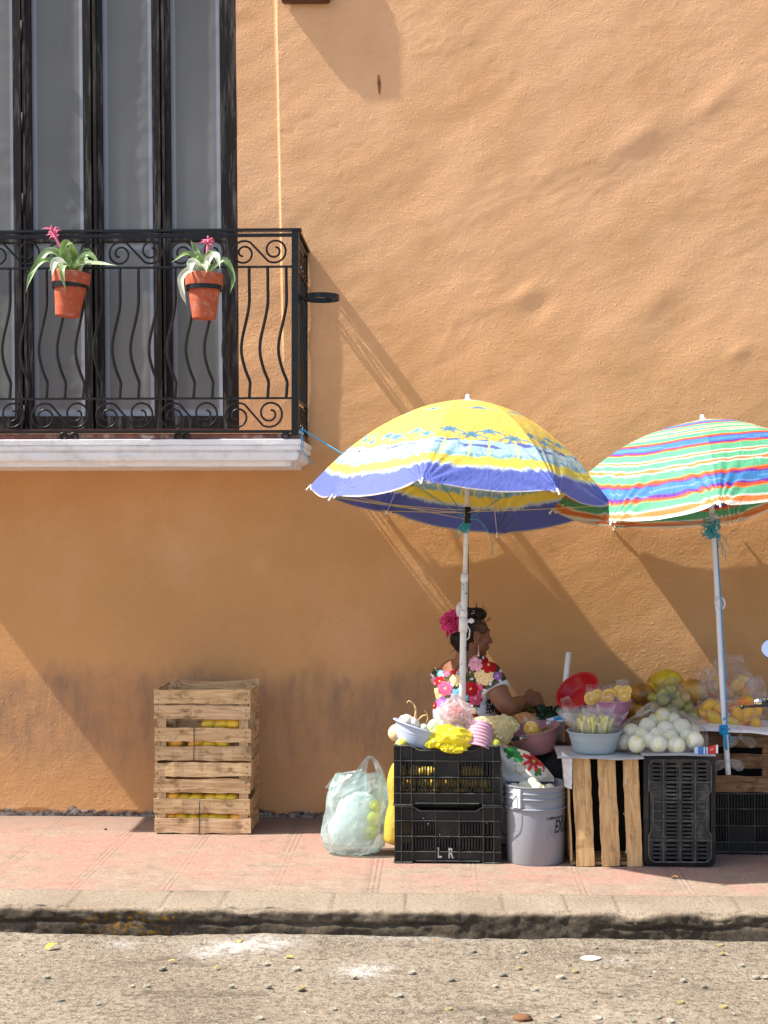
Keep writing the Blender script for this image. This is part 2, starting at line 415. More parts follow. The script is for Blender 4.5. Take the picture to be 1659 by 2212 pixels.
    fc = mix(mr(noise_(40, 6, 0.75), 0.42, 0.6, 0, 1), (0.10, 0.08, 0.065), (0.50, 0.43, 0.36))
    col = mix(foot, col, fc)
    L.new(col, b.inputs['Base Color'])
    bp = N.new('ShaderNodeBump'); bp.inputs['Distance'].default_value = 0.0026; bp.inputs['Strength'].default_value = 0.85
    h = mth('ADD', mth('ADD', noise_(75, 4, 0.7), mth('MULTIPLY', mr(noise_(48, 3, .6, (1, 1, 1), (5, 5, 5)), .60, .72, 0, 1), .8)), mth('MULTIPLY', noise_(18, 7, 0.75, (.7, 1, 1.6)), 1.0)); L.new(h, bp.inputs['Height']); L.new(bp.outputs[0], b.inputs['Normal'])
    return m
WALL_LOW = RGB(200, 151, 100); WALL_HIGH = RGB(219, 172, 131)
m_wall = wall_mat()
house = thing('townhouse', 'ochre plastered townhouse front with a railed balcony and tall dark door behind the fruit stall', 'building', (0, 0, 0))
ob('wall', mb, m_wall, house)
# reveal (jamb and sill) of the door opening
mb = MB()
zt = 6.0
jx0, jx1 = lean(XJ, z_sill), lean(XJ, zt)
mb.add([(jx0, 0.012, z_sill), (jx1, 0.012, zt), (jx1+0.0, 0.16, zt), (jx0, 0.16, z_sill)], [(0, 1, 2, 3)])
mb.add([(XL-.05, 0.02, z_sill+.004), (jx0+.05, 0.02, z_sill+.004), (jx0+.05, 0.2, z_sill+.004), (XL-.05, 0.2, z_sill+.004)], [(0, 1, 2, 3)])
ob('door_reveal', mb, material('jamb_plaster', RGB(196, 136, 84), 0.8, var=0.1), house)
# back of the house (shuts out light)
mb = MB(); mb.box((0, 0.45, 3.6), (18, 0.06, 7.9)); ob('rear_wall', mb, m_dark, house)
# thin pale drip crack / stain streak high on the wall
mb = MB()
p0 = W(818, 162, 0); p1 = W(820, 205, 0)
pts = [(817, 162), (819, 175), (818.5, 190), (820, 204)]
def stain(u, v):
    a = lerp(p0, p1, v); wd = 0.009*math.sin(PI*min(1, v*0.8+0.15))
    x = a.x+(u-0.5)*wd*2+0.002*nz(v*6, 0, 2); z = a.z
    return (x, -relief(x, z)-0.0022, z)
mb.sheet(stain, 3, 14, lambda u, v: RGB(150, 100, 62) if nz(u*3, v*9, 4) > -0.1 else RGB(80, 52, 34))
ob('stain_streak', mb, material('stain', (1, 1, 1), 0.9), house)
# plaque above
q = 0.045; a = W(608, 4, q); b2 = W(712, 4, q)
mb = MB(); mb.box(((a.x+b2.x)/2, -q/2-0.004, a.z+0.2), (b2.x-a.x, q, 0.4), bev=0.006)
mb.box(((a.x+b2.x)/2, -q-0.008, a.z+0.2), (b2.x-a.x-0.05, 0.008, 0.35), bev=0.003)
ob('wall_plaque', mb, material('brown_enamel', (0.10, 0.035, 0.018), 0.45), house)
# ---- balcony door: four tall screened leaves
m_door = material('dark_brown_joinery', (0.010, 0.0062, 0.0058), 0.6, var=0.3, vscale=12, bump=0.001, bscale=50, dirt=(0.13, 0.12, 0.115), dirt_amt=0.8, dscale=30, stretch=(1, 1, 0.10), spec=.2)
def screen_mat():
    m = bpy.data.materials.new('grey_fly_screen'); m.use_nodes = True; nt = m.node_tree; N = nt.nodes; L = nt.links; b = N['Principled BSDF']
    b.inputs['Roughness'].default_value = 0.42; b.inputs['Specular IOR Level'].default_value = 0.35
    at = N.new('ShaderNodeAttribute'); at.attribute_name = 'Col'
    tc = N.new('ShaderNodeTexCoord'); n = N.new('ShaderNodeTexNoise'); n.inputs['Scale'].default_value = 1.2; n.inputs['Detail'].default_value = 2; L.new(tc.outputs['Object'], n.inputs['Vector'])
    w = N.new('ShaderNodeMapRange'); w.inputs[1].default_value = .3; w.inputs[2].default_value = .7; w.inputs[3].default_value = .85; w.inputs[4].default_value = 1.15; L.new(n.outputs['Fac'], w.inputs[0])
    mx = N.new('ShaderNodeVectorMath'); mx.operation = 'SCALE'; L.new(at.outputs['Color'], mx.inputs[0]); L.new(w.outputs[0], mx.inputs['Scale']); L.new(mx.outputs[0], b.inputs['Base Color'])
    return m
m_screen = screen_mat()
dq = -0.07
def DW(px, py, q=dq): 
    p = W(px, py, q); return Vector((p.x + LEAN*(p.z-3.2)*0 , p.y, p.z))
# leaf boundaries in the picture at mid height; lean applied on top
z_b, z_t, z_mid = W(300, 930, dq).z, 5.6, W(300, 512, dq).z
leaves = [(-131, 50), (54, 201), (207, 350), (354, 497)]
def dx_(px, z): 
    x = W(px, 500, dq).x; return x + LEAN*(z-W(px, 500, dq).z)
for li, (l, r) in enumerate(leaves):
    door = bpy.data.objects.new('door_leaf', None); COL.objects.link(door); door.parent = house; door.location = (dx_(l, z_b), -dq, z_b)
    fr = MB(); st = 0.043
    y0 = -dq
    def stile(pa, w, dy=0.0, th=0.045):
        vs = []
        for z in np.linspace(z_b, z_t, 9):
            xa = dx_(pa, z)
            for (ddx, yy) in ((0, y0+th/2), (w, y0+th/2), (w, y0-th/2-dy), (0, y0-th/2-dy)): vs.append((xa+ddx, yy, z))
        f = []
        for i in range(8):
            for k in range(4): f.append((i*4+k, i*4+(k+1) % 4, (i+1)*4+(k+1) % 4, (i+1)*4+k))
        fr.add(vs, f)
    wl = (dx_(r, 3)-dx_(l, 3))
    stile(l, st, 0.0); stile(l, 0.014, 0.008); stile(r-st*sc(dq), st); stile(r-0.014*sc(dq), 0.014, 0.008)
    for (za, zb_, ex) in ((z_b, z_b+0.075, 0.004), (z_mid-0.03, z_mid+0.03, 0.004), (5.5, 5.6, 0.004)):
        xa = dx_(l, za); fr.box((xa+wl/2, y0, (za+zb_)/2), (wl-0.03, 0.045+ex, zb_-za), bev=0.003)
    # inner beads
    ob('door_frame', fr, m_door, door, smooth=False)
    for k, (za, zb_) in enumerate(((z_b+0.075, z_mid-0.03), (z_mid+0.03, 5.5))):
        def sf(u, v, za=za, zb_=zb_):
            z = lerp(za, zb_, v); xa = dx_(l, z)+st*0.9; xb = dx_(l, z)+wl-st*0.9; x = lerp(xa, xb, u)
            e = math.sin(PI*u)**0.5
            s = 0.002*nz(x*3, z*12, 1)+0.005*nz(x*14+li*3, z*1.2, 5)*sstep(0.2, 0.5, u)*sstep(4.2, 2.2, z)+0.006*nz(x*3+li, z*.8, 7)
            rdg = max(0, 1-abs(nz(x*5+li, z*16, 9))*5)*0.003*sstep(0.1, .4, nz(x*3, z*1.2, li*2.0)+.3)
            return (x, y0+0.004-(s+rdg)*e, z)
        def cf(u, v, za=za, zb_=zb_):
            wm = (wl-st*1.8); d = min(u, 1-u)*wm; c = RGB(124, 124, 122)
            c = tuple(x*0.72 for x in c)
            if d < 0.026 or (v*(zb_-za) < 0.03 and k == 0) or ((1-v)*(zb_-za) < 0.035 and k == 0): c = tuple(y*0.83 for y in RGB(152, 158, 168))
            z = lerp(za, zb_, v); 
            if li >= 2: c = tuple(y*(1+.30*sstep(.22, .40, u)*sstep(3.9, 3.2, z)*(.7+.6*abs(nz(u*5, z*.8, li)))) for y in c)
            if li == 1 and u > 0.8: c = tuple(y*1.1 for y in c)
            return c
        s_ = MB(); s_.sheet(sf, 34, int((zb_-za)/0.022), cf); ob('door_screen', s_, m_screen, door)
    for zh in (W(0, 435, 0).z, W(0, 895, 0).z, W(0, 260, 0).z, W(0, 60, 0).z):
        if li in (1, 3):
            h = MB(); h.tube([(dx_(l if li == 1 else r, zh-.05)+(0 if li == 1 else 0.02), y0-.034, zh-.05), (dx_(l if li == 1 else r, zh+.05)+(0 if li == 1 else 0.02), y0-.034, zh+.05)], 0.006, 8); ob('door_hinge', h, m_door, door)
# outer frame post right
fr = MB()
zz = np.linspace(z_b-0.0, z_t, 9); vs = []
for z in zz:
    xa = dx_(498, z); xb = lean(XJ, z)+0.004
    for (x, y) in ((xa, 0.16), (xb, 0.16), (xb, 0.028), (xa, 0.028)): vs.append((x, y, z))
f = [(i*4+k, i*4+(k+1) % 4, (i+1)*4+(k+1) % 4, (i+1)*4+k) for i in range(8) for k in range(4)]
fr.add(vs, f); ob('door_post', fr, m_door, house, smooth=False)
fr = MB(); fr.box(((XL+XJ)/2, 0.05, z_b-0.02), (XJ-XL, 0.09, 0.05), bev=.004); ob('door_threshold', fr, material('red_brown_sill', (0.07, 0.025, 0.018), 0.7, var=.3, dirt=(.2, .1, .07), dirt_amt=.5), house, smooth=False)
# ---- balcony slab: moulded white cornice
QB = 0.575
zS = W(640, 948, QB).z; xR = W(650, 960, QB).x; xLft = XL+0.02
z0 = W(640, 1006, QB).z
H = zS-z0
# profile: (outset from the wall, height)
prof = [(QB-0.10, 0.0), (QB-0.055, 0.0), (QB-0.050, H*0.12), (QB-0.045, H*0.16), (QB-0.022, H*0.22), (QB-0.015, H*0.36), (QB-0.014, H*0.50), (QB-0.022, H*0.52), (QB-0.020, H*0.56),
        (QB-0.006, H*0.60), (QB-0.004, H*0.74), (QB-0.010, H*0.76), (QB-0.002, H*0.80), (QB, H*0.98), (QB-0.006, H), (0.0, H)]
mb = MB(); vs = []
npth = 60
for (o_, h) in prof:
    off = o_-QB
    path = [(xLft-off*0, 0.0)]
    row = [Vector((xLft-off*1.0, 0, z0+h)), Vector((xLft-off, -o_, z0+h))]
    for i in range(1, npth): row.append(Vector((lerp(xLft-off, xR+off, i/npth), -o_, z0+h)))
    row += [Vector((xR+off, -o_, z0+h)), Vector((xR+off, 0, z0+h))]
    for i, p in enumerate(row):
        d = 0.0022*nz(p.x*9, p.y*9, h*40)
        row[i] = p+Vector((0, d, d*0.8))
    vs += row
n = len(row); f = [(j*n+i, j*n+i+1, (j+1)*n+i+1, (j+1)*n+i) for j in range(len(prof)-1) for i in range(n-1)]
f.append(tuple([0, 1, n-2, n-1]))
mb.add(vs, f)
ob('balcony_slab', mb, m_white, house, auto=35)
mb = MB(); mb.box(((xLft+xR)/2, -QB/2+0.01, zS+0.014), (xR-xLft-0.02, QB-0.03, 0.026), bev=0.004)
ob('balcony_floor', mb, material('worn_red_floor', (0.16, 0.055, 0.04), 0.7, var=.4, vscale=14, dirt=(.45, .38, .35), dirt_amt=.8, dscale=12), house, smooth=False)
# ---- wrought-iron railing
rail = bpy.data.objects.new('balcony_railing', None); COL.objects.link(rail); rail.parent = house; rail.location = (0, -QB+0.03, zS)
QR = QB-0.02
def zr(py): return W(640, py, QR).z
zT, z1, z2, zB = zr(497), zr(576), zr(860), zr(932)
xC = W(638, 700, QR).x; xL2 = xLft+0.05
zsk = zS+0.028
def bar(m, a, b_, w, h): 
    a = Vector(a); b_ = Vector(b_); c = (a+b_)/2; d = b_-a
    if abs(d.x) > 1e-4 and abs(d.z) < 1e-4 and abs(d.y) < 1e-4: m.box(c, (abs(d.x), w, h), bev=0.0018)
    elif abs(d.y) > 1e-4: m.box(c, (w, abs(d.y), h), bev=0.0018)
    else: m.box(c, (w, h, abs(d.z)), bev=0.0018)
yR = -QR
mb = MB(); bar(mb, (xL2-0.03, yR, zT), (xC+0.03, yR, zT), 0.045, 0.012); bar(mb, (xL2, yR, zT-0.024), (xC+0.01, yR, zT-0.024), 0.018, 0.016)
for xx in (xL2, xC): bar(mb, (xx, yR+0.022, zT), (xx, -0.002, zT), 0.045, 0.012); bar(mb, (xx, yR+.01, zT-0.024), (xx, -0.002, zT-0.024), 0.018, 0.016)
ob('handrail', mb, m_iron, rail, smooth=False)
mb = MB()
for z in (z1, z2, zB):
    bar(mb, (xL2, yR, z), (xC, yR, z), 0.016, 0.010 if z != zB else 0.014)
    for xx in (xL2, xC): bar(mb, (xx, yR+.006, z), (xx, -0.002, z), 0.016, 0.010)
ob('cross_bar', mb, m_iron, rail, smooth=False)
for xx in (xL2, xC):
    mb = MB(); bar(mb, (xx, yR, zsk-0.01), (xx, yR, zT-0.006), 0.034, 0.034); ob('railing_post', mb, m_iron, rail, smooth=False)
    mb = MB(); bar(mb, (xx, -0.015, zsk-.01), (xx, -0.015, zT-.006), 0.02, 0.02); ob('railing_post', mb, m_iron, rail, smooth=False)
def baluster_pts(x, y, alongx=True, sgn=1):
    hgt = z1-z2; pts = []
    prof_ = [(0, 1.0), (0.001, 0.86), (0.001, 0.72), (-0.012, 0.60), (-0.033, 0.45), (-0.036, 0.34), (-0.018, 0.22), (0.004, 0.13), (0.004, 0.08), (0.001, 0.0)]
    for p in spline(prof_, 4):
        if alongx: pts.append((x+p[0]*sgn, y, z2+hgt*p[1]))
        else: pts.append((x+p[0]*0.15, y+p[0]*0.8, z2+hgt*p[1]))
    return pts
bx = [25, 65, 104, 144, 183, 222, 262, 301, 341, 380, 420, 459, 499, 539, 578, 617]
sp = W(539, 700, QR).x-W(499, 700, QR).x
x0b = W(578, 700, QR).x
k = 1; xsb = []
x = x0b+sp
while x > xL2+0.03: xsb.append(x); x -= sp
for x in xsb:
    b_ = MB(); b_.tube(baluster_pts(x, yR), 0.0074, 10); ob('baluster', b_, m_iron, rail)
for yy in (-0.10, -0.19, -0.28, -0.37, -0.46):
    b_ = MB(); b_.tube(baluster_pts(xC, yy, False), 0.0068, 8); ob('baluster', b_, m_iron, rail)
def scroll_pts(cx, cz, a, hb, r1):
    """S scroll, point symmetric about (cx,cz): spirals at (-a,-c) and (+a,+c)"""
    c = hb-r1; half = []
    turns = 1.55; n = 34
    for i in range(n+1):
        t = i/n; th = math.radians(90-20)+ -(1-t)*turns*2*PI*-1
        rr = r1*(0.22+0.78*t**0.8)
        ang = math.radians(60)+(1-t)*turns*2*PI
        half.append((-a+rr*math.cos(ang), -c+rr*math.sin(ang)))
    other = [(-p[0], -p[1]) for p in reversed(half)]
    return [(cx+p[0], cz+p[1]) for p in half+other]
def scroll(cx, zl, zh, a, alongx=True, fixed=None, flip=1):
    cz = (zl+zh)/2; hb = (zh-zl)/2-0.005; r1 = hb*0.90
    pts = scroll_pts(0, 0, a, hb, r1); P = []
    for (u, v) in pts:
        P.append((cx+u*flip, fixed, cz+v) if alongx else (fixed, cx+u*flip, cz+v))
    m = MB(); m.tube(P, 0.0052, 6, flat=1.0); ob('scroll', m, m_iron, rail)
per = W(660, 500, QR).x-W(526, 500, QR).x
xc0 = W(560, 545, QR).x
x = xc0; 
while x > xL2: scroll(x, z1, zT-0.03, per*0.25, True, yR); x -= per
x = W(548, 900, QR).x; per2 = W(560, 900, QR).x-W(420, 900, QR).x
while x > xL2: scroll(x, zB, z2, per2*0.25, True, yR); x -= per2
for yc in (-0.13, -0.37):
    scroll(yc, z1, zT-0.03, 0.065, False, xC); scroll(yc, zB, z2, 0.065, False, xC)
for px in (137, 160, 384, 401, 617):       # small ring feet
    c = W(px, 941, QR+0.01); m = MB(); ring = [(c.x+0.017*math.cos(t), c.y, c.z-0.004+0.015*math.sin(t)) for t in np.linspace(0, 2*PI, 16)[:-1]]
    m.tube(ring, 0.0065, 6, closed=True); ob('ring_foot', m, m_iron, rail)
# pot rings
def pot_ring(c, r, attach):
    m = MB(); pr = [(r, -0.013), (r+0.003, -0.013), (r+0.003, 0.013), (r, 0.013), (r, -0.013)]
    m.lathe(pr, 32, Matrix.Translation(c)); m.box((Vector(c)+Vector(attach))/2, (abs(attach[0]-c[0])*0.3+0.006, abs(attach[1]-c[1])*0.4+.006, 0.02)) if False else None
    a = Vector(attach); d = (a-Vector(c)).normalized(); m.plank(Vector(c)+d*r, a, 0.024, 0.005, Vector((-d.y, d.x, 0)), warp=0)
    ob('pot_ring', m, m_iron, rail, auto=40)
RP = 0.082
def potpos(px, py): 
    q = QR+RP+0.006; return W(px, py, q)
pc1 = potpos(152, 618); pc2 = potpos(441, 622)
pot_ring(pc1, RP, (pc1.x, yR, pc1.z)); pot_ring(pc2, RP, (pc2.x, yR, pc2.z))
pe = W(694, 643, 0.40); pot_ring(pe, 0.087, (xC, pe.y, pe.z))
# ============================================================ GROUND
m_stone = None
def ground_mat(kind):
    m = bpy.data.materials.new(kind); m.use_nodes = True; nt = m.node_tree; N = nt.nodes; L = nt.links; b = N['Principled BSDF']
    b.inputs['Roughness'].default_value = 0.9; b.inputs['Specular IOR Level'].default_value = 0.15
    g = N.new('ShaderNodeNewGeometry')
    def noise_(s_, det=6, rg=0.6, scale=(1, 1, 1), loc=(0, 0, 0)):
        mp = N.new('ShaderNodeMapping'); mp.inputs['Scale'].default_value = scale; mp.inputs['Location'].default_value = loc
        L.new(g.outputs['Position'], mp.inputs[0]); n = N.new('ShaderNodeTexNoise'); n.inputs['Scale'].default_value = s_
        n.inputs['Detail'].default_value = det; n.inputs['Roughness'].default_value = rg; L.new(mp.outputs[0], n.inputs['Vector']); return n.outputs['Fac']
    def mr(x, a, b_, c, d):
        r = N.new('ShaderNodeMapRange'); r.inputs[1].default_value = a; r.inputs[2].default_value = b_; r.inputs[3].default_value = c; r.inputs[4].default_value = d
        L.new(x, r.inputs[0]); return r.outputs[0]
    def mix(f, a, b_, bt='MIX'):
        n = N.new('ShaderNodeMix'); n.data_type = 'RGBA'; n.blend_type = bt
        if isinstance(f, float): n.inputs[0].default_value = f
        else: L.new(f, n.inputs[0])
        for i, q in ((6, a), (7, b_)):
            if isinstance(q, tuple): n.inputs[i].default_value = (*q, 1)
            else: L.new(q, n.inputs[i])
        return n.outputs[2]
    def vor(s_, loc=(0, 0, 0)):
        mp = N.new('ShaderNodeMapping'); mp.inputs['Location'].default_value = loc; L.new(g.outputs['Position'], mp.inputs[0])
        v = N.new('ShaderNodeTexVoronoi'); v.inputs['Scale'].default_value = s_; L.new(mp.outputs[0], v.inputs['Vector']); return v
    if kind == 'street_concrete':
        col = mix(mr(noise_(1.6, 7, .65), 0.35, 0.65, 0, 1), (0.23, 0.182, 0.13), (0.40, 0.335, 0.25))
        col = mix(mr(noise_(34, 7, 0.8), 0.40, 0.54, 0, 1.0), (0.125, 0.098, 0.072), col)
        col = mix(mr(noise_(48, 6, 0.8, (1, 1, 1), (9, 9, 0)), 0.54, 0.62, 0, 0.6), col, (0.46, 0.40, 0.32))
        v = vor(95); col = mix(mr(v.outputs['Distance'], 0.15, 0.5, 0.5, 0), col, (0.48, 0.42, 0.34))
        v2 = vor(55, (3, 1, 0)); col = mix(mr(v2.outputs['Distance'], 0.05, 0.22, 0.75, 0), col, (0.62, 0.57, 0.48))
        v3 = vor(40, (1, 7, 0)); col = mix(mr(v3.outputs['Distance'], 0.06, 0.17, 0.85, 0), col, (0.06, 0.045, 0.035))
        col = mix(mr(noise_(3.2, 6, 0.72, (1, 2.0, 1), (3, 8, 0)), 0.56, 0.66, 0, 0.7), col, (0.10, 0.078, 0.056))
        col = mix(mr(noise_(8, 6, 0.75, (1, 1.6, 1), (5, 5, 0)), 0.62, 0.72, 0, 0.8), col, (0.09, 0.068, 0.05))
        # spilled lime
        at = N.new('ShaderNodeAttribute'); at.attribute_name = 'Col'
        cs = N.new('ShaderNodeSeparateColor'); L.new(at.outputs['Color'], cs.inputs[0])
        f = N.new('ShaderNodeMath'); f.operation = 'MULTIPLY'; L.new(cs.outputs[0], f.inputs[0]); L.new(mr(noise_(22, 7, 0.78), 0.40, 0.62, 0.0, 0.85), f.inputs[1])
        col = mix(f.outputs[0], col, (0.72, 0.70, 0.68))
        h1 = noise_(38, 8, 0.8); bd = 0.018; dist = mr(v2.outputs['Distance'], 0, 0.35, 1, 0)
    elif kind == 'kerb_stone':
        at = N.new('ShaderNodeAttribute'); at.attribute_name = 'Col'
        col = mix(mr(noise_(3, 6), 0.35, 0.65, 0, 1), (0.32, 0.255, 0.19), (0.42, 0.345, 0.26))
        col = mix(mr(noise_(70, 7, 0.85), 0.40, 0.5, 0.75, 0), col, (0.15, 0.125, 0.095))
        col = mix(mr(noise_(9, 6, 0.75, (1, 2, 1)), 0.60, 0.72, 0, 0.6), col, (0.18, 0.155, 0.125))
        col = mix(1.0, col, at.outputs['Color'], 'MULTIPLY')
        h1 = noise_(42, 8, 0.8); bd = 0.016; dist = None
    else:
        at = N.new('ShaderNodeAttribute'); at.attribute_name = 'Col'
        grey = mix(mr(noise_(12, 6, 0.7), 0.35, 0.65, 0, 1), (0.235, 0.18, 0.135), (0.32, 0.255, 0.195))
        red = mix(mr(noise_(16, 6, 0.7), 0.35, 0.65, 0, 1), (0.33, 0.175, 0.14), (0.34, 0.215, 0.17))
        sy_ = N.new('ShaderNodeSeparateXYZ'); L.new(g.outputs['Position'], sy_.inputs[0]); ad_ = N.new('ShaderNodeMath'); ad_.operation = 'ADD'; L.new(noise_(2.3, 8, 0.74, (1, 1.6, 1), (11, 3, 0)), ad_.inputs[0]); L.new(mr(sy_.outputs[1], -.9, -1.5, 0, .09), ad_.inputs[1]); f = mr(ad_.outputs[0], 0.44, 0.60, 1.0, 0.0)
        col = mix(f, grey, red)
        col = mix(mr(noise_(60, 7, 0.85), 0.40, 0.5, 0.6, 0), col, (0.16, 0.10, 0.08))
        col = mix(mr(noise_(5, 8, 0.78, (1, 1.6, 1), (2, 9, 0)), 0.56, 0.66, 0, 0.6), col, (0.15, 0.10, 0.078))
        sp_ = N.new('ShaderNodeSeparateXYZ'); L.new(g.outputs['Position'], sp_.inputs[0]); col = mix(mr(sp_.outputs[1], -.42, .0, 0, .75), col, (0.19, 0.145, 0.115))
        col = mix(1.0, col, at.outputs['Color'], 'MULTIPLY')
        h1 = noise_(60, 6, 0.7); bd = 0.0028; dist = None
    L.new(col, b.inputs['Base Color'])
    bp = N.new('ShaderNodeBump'); bp.inputs['Distance'].default_value = bd; L.new(h1, bp.inputs['Height'])
    if dist is not None:
        bp2 = N.new('ShaderNodeBump'); bp2.inputs['Distance'].default_value = 0.005; L.new(dist, bp2.inputs['Height']); L.new(bp.outputs[0], bp2.inputs['Normal']); L.new(bp2.outputs[0], b.inputs['Normal'])
    else: L.new(bp.outputs[0], b.inputs['Normal'])
    return m
Q1 = 1.525; Q2 = 1.795; ZST = -0.114
# pink pavement with scored triple lines
score = [W(435-0, 1815, 0)]
lines = []
for (px, py) in ((85, 1815), (262, 1815), (435, 1815), (635, 1818), (822, 1838), (1017, 1865), (1234, 1870), (1455, 1875)):
    p = GZ(px, py, 0); lines.append(p.x)
lines += [lines[-1]+0.45*i for i in range(1, 12)]; lines = [lines[0]-0.42*i for i in range(12, 0, -1)]+lines
def groove(x):
    h = 0; 
    for l in lines:
        if abs(x-l) < 0.05:
            for o_ in (-0.022, 0, 0.022): h += math.exp(-((x-l-o_)/0.0035)**2)
    return h
xa = []
x = -9.0
while x < 9:
    xa.append(x)
    near = any(abs(x-l) < 0.032 for l in lines) and -2.8 < x < 2.2
    x += 0.0035 if near else (0.03 if -2.8 < x < 2.2 else 0.2)
xa.append(9.0)
ya = list(np.linspace(0.02, -Q1, 40))
mb = MB(); vs = []; cl = []
for y in ya:
    for x in xa:
        g = groove(x)*(0.35+0.65*sstep(-.3, .3, nz(x*2, y*3, 5)))
        vs.append((x, y, 0.004*nz(x*1.5, y*2.5, 1)-0.002-0.0018*min(1, g)))
        c = 1-0.22*min(1, g); cl.append((c, c*0.98, c*0.97))
n = len(xa); mb.add(vs, [(j*n+i, (j+1)*n+i, (j+1)*n+i+1, j*n+i+1) for j in range(len(ya)-1) for i in range(n-1)], cl)
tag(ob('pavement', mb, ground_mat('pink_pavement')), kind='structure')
# kerb: rounded, broken edge and dark face
prof = []
for t in np.linspace(0, 1, 9): prof.append((lerp(Q1, Q2-0.02, t), 0.0, 0))
for a in np.linspace(0, PI/2, 6)[1:]: prof.append((Q2-0.02+0.02*math.sin(a), -0.02+0.02*math.cos(a), 1))
for t in np.linspace(0, 1, 22)[1:]: prof.append((Q2+0.006*t, lerp(-0.02, ZST-0.03, t), 2))
xk = [x for x in np.arange(-9, -2.8, 0.15)]+[x for x in np.arange(-2.8, 2.4, 0.010)]+[x for x in np.arange(2.4, 9, 0.15)]
joints = [GZ(150, 1950, 0).x, GZ(352, 1950, 0).x, GZ(478, 1950, 0).x, GZ(717, 1950, 0).x, GZ(876, 1950, 0).x, GZ(1084, 1950, 0).x, GZ(1222, 1950, 0).x, GZ(1330, 1950, 0).x, GZ(1590, 1950, 0).x]
vs = []; cl = []
for (o_, h, k) in prof:
    for x in xk:
        jn = max([math.exp(-((x-j)/0.006)**2) for j in joints]+[0])
        if k == 0:
            dz = 0.003*nz(x*2, o_*3, 7)-0.003*jn; dy = 0
            edge = sstep(Q2-0.08, Q2-0.02, o_); dz -= edge*max(0, nz(x*6, 1, 2)-0.1)*0.012
            c = 1-0.35*jn
            c *= 1-0.12*sstep(Q1+0.012, Q1, o_)
            cc = (c, c, c)
        else:
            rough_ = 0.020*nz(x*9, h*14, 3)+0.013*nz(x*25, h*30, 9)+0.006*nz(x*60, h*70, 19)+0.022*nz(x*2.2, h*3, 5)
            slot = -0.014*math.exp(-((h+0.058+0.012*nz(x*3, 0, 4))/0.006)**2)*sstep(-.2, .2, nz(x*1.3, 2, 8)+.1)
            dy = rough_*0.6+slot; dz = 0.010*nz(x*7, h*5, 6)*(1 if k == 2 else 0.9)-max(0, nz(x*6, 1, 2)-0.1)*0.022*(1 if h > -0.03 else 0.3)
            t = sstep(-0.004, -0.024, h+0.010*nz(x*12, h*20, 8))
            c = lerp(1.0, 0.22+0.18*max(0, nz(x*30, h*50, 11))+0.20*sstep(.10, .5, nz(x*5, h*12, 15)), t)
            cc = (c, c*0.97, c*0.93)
            if nz(x*2.2, h*3, 33) > 0.05 and nz(x*60, h*70, 4) > 0.22 and t > 0.5 and x < -0.6: cc = (0.60, 0.38, 0.08)
        vs.append((x, -o_-dy, h+dz)); cl.append(cc)
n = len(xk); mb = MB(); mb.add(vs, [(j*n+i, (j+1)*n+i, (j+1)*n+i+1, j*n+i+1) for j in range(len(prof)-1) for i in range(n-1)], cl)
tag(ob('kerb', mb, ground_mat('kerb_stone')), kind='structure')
# street
def lime(x, y):
    v = 0
    for (px, py, rx, ry, a) in ((500, 2047, 75, 10, 1), (460, 2062, 50, 8, 0.6), (590, 2040, 50, 10, .8), (790, 2095, 45, 12, 1), (265, 2040, 30, 8, .5), (890, 2032, 120, 6, .35), (1340, 2075, 25, 7, .6)):
        c = GZ(px, py, ZST); v += a*math.exp(-((x-c.x)/(rx/480))**2-((y-c.y)/(ry/480*3.2))**2)
    return min(1, v*1.1)
xa = list(np.arange(-40, -3, 1.2))+list(np.arange(-3, 2.6, 0.02))+list(np.arange(2.6, 40, 1.2))
ya = list(np.arange(-Q2+0.06, -3.6, -0.016))+list(np.arange(-3.6, -8, -0.15))+list(np.arange(-8, -60, -1.5))
vs = []; cl = []
for y in ya:
    for x in xa:
        z = ZST+0.010*nz(x*1.1, y*1.6, 4)+0.004*nz(x*6, y*8, 2)+0.0025*nz(x*22, y*24, 6)+0.012*sstep(-Q2-0.12, -Q2, y)
        if y < -3.6: z = ZST
        vs.append((x, y, z)); l = lime(x, y) if y > -3.6 else 0; cl.append((l, l, l))
n = len(xa); mb = MB(); mb.add(vs, [(j*n+i, (j+1)*n+i, (j+1)*n+i+1, j*n+i+1) for j in range(len(ya)-1) for i in range(n-1)], cl)
tag(ob('street', mb, ground_mat('street_concrete')), kind='structure')
# earth sheet under everything, reaching the horizon
mb = MB(); mb.add([(-300, -300, -0.4), (300, -300, -0.4), (300, 300, -0.4), (-300, 300, -0.4)], [(0, 1, 2, 3)])
tag(ob('ground', mb, material('bare_ground', (0.25, 0.21, 0.16), 0.95)), kind='structure')
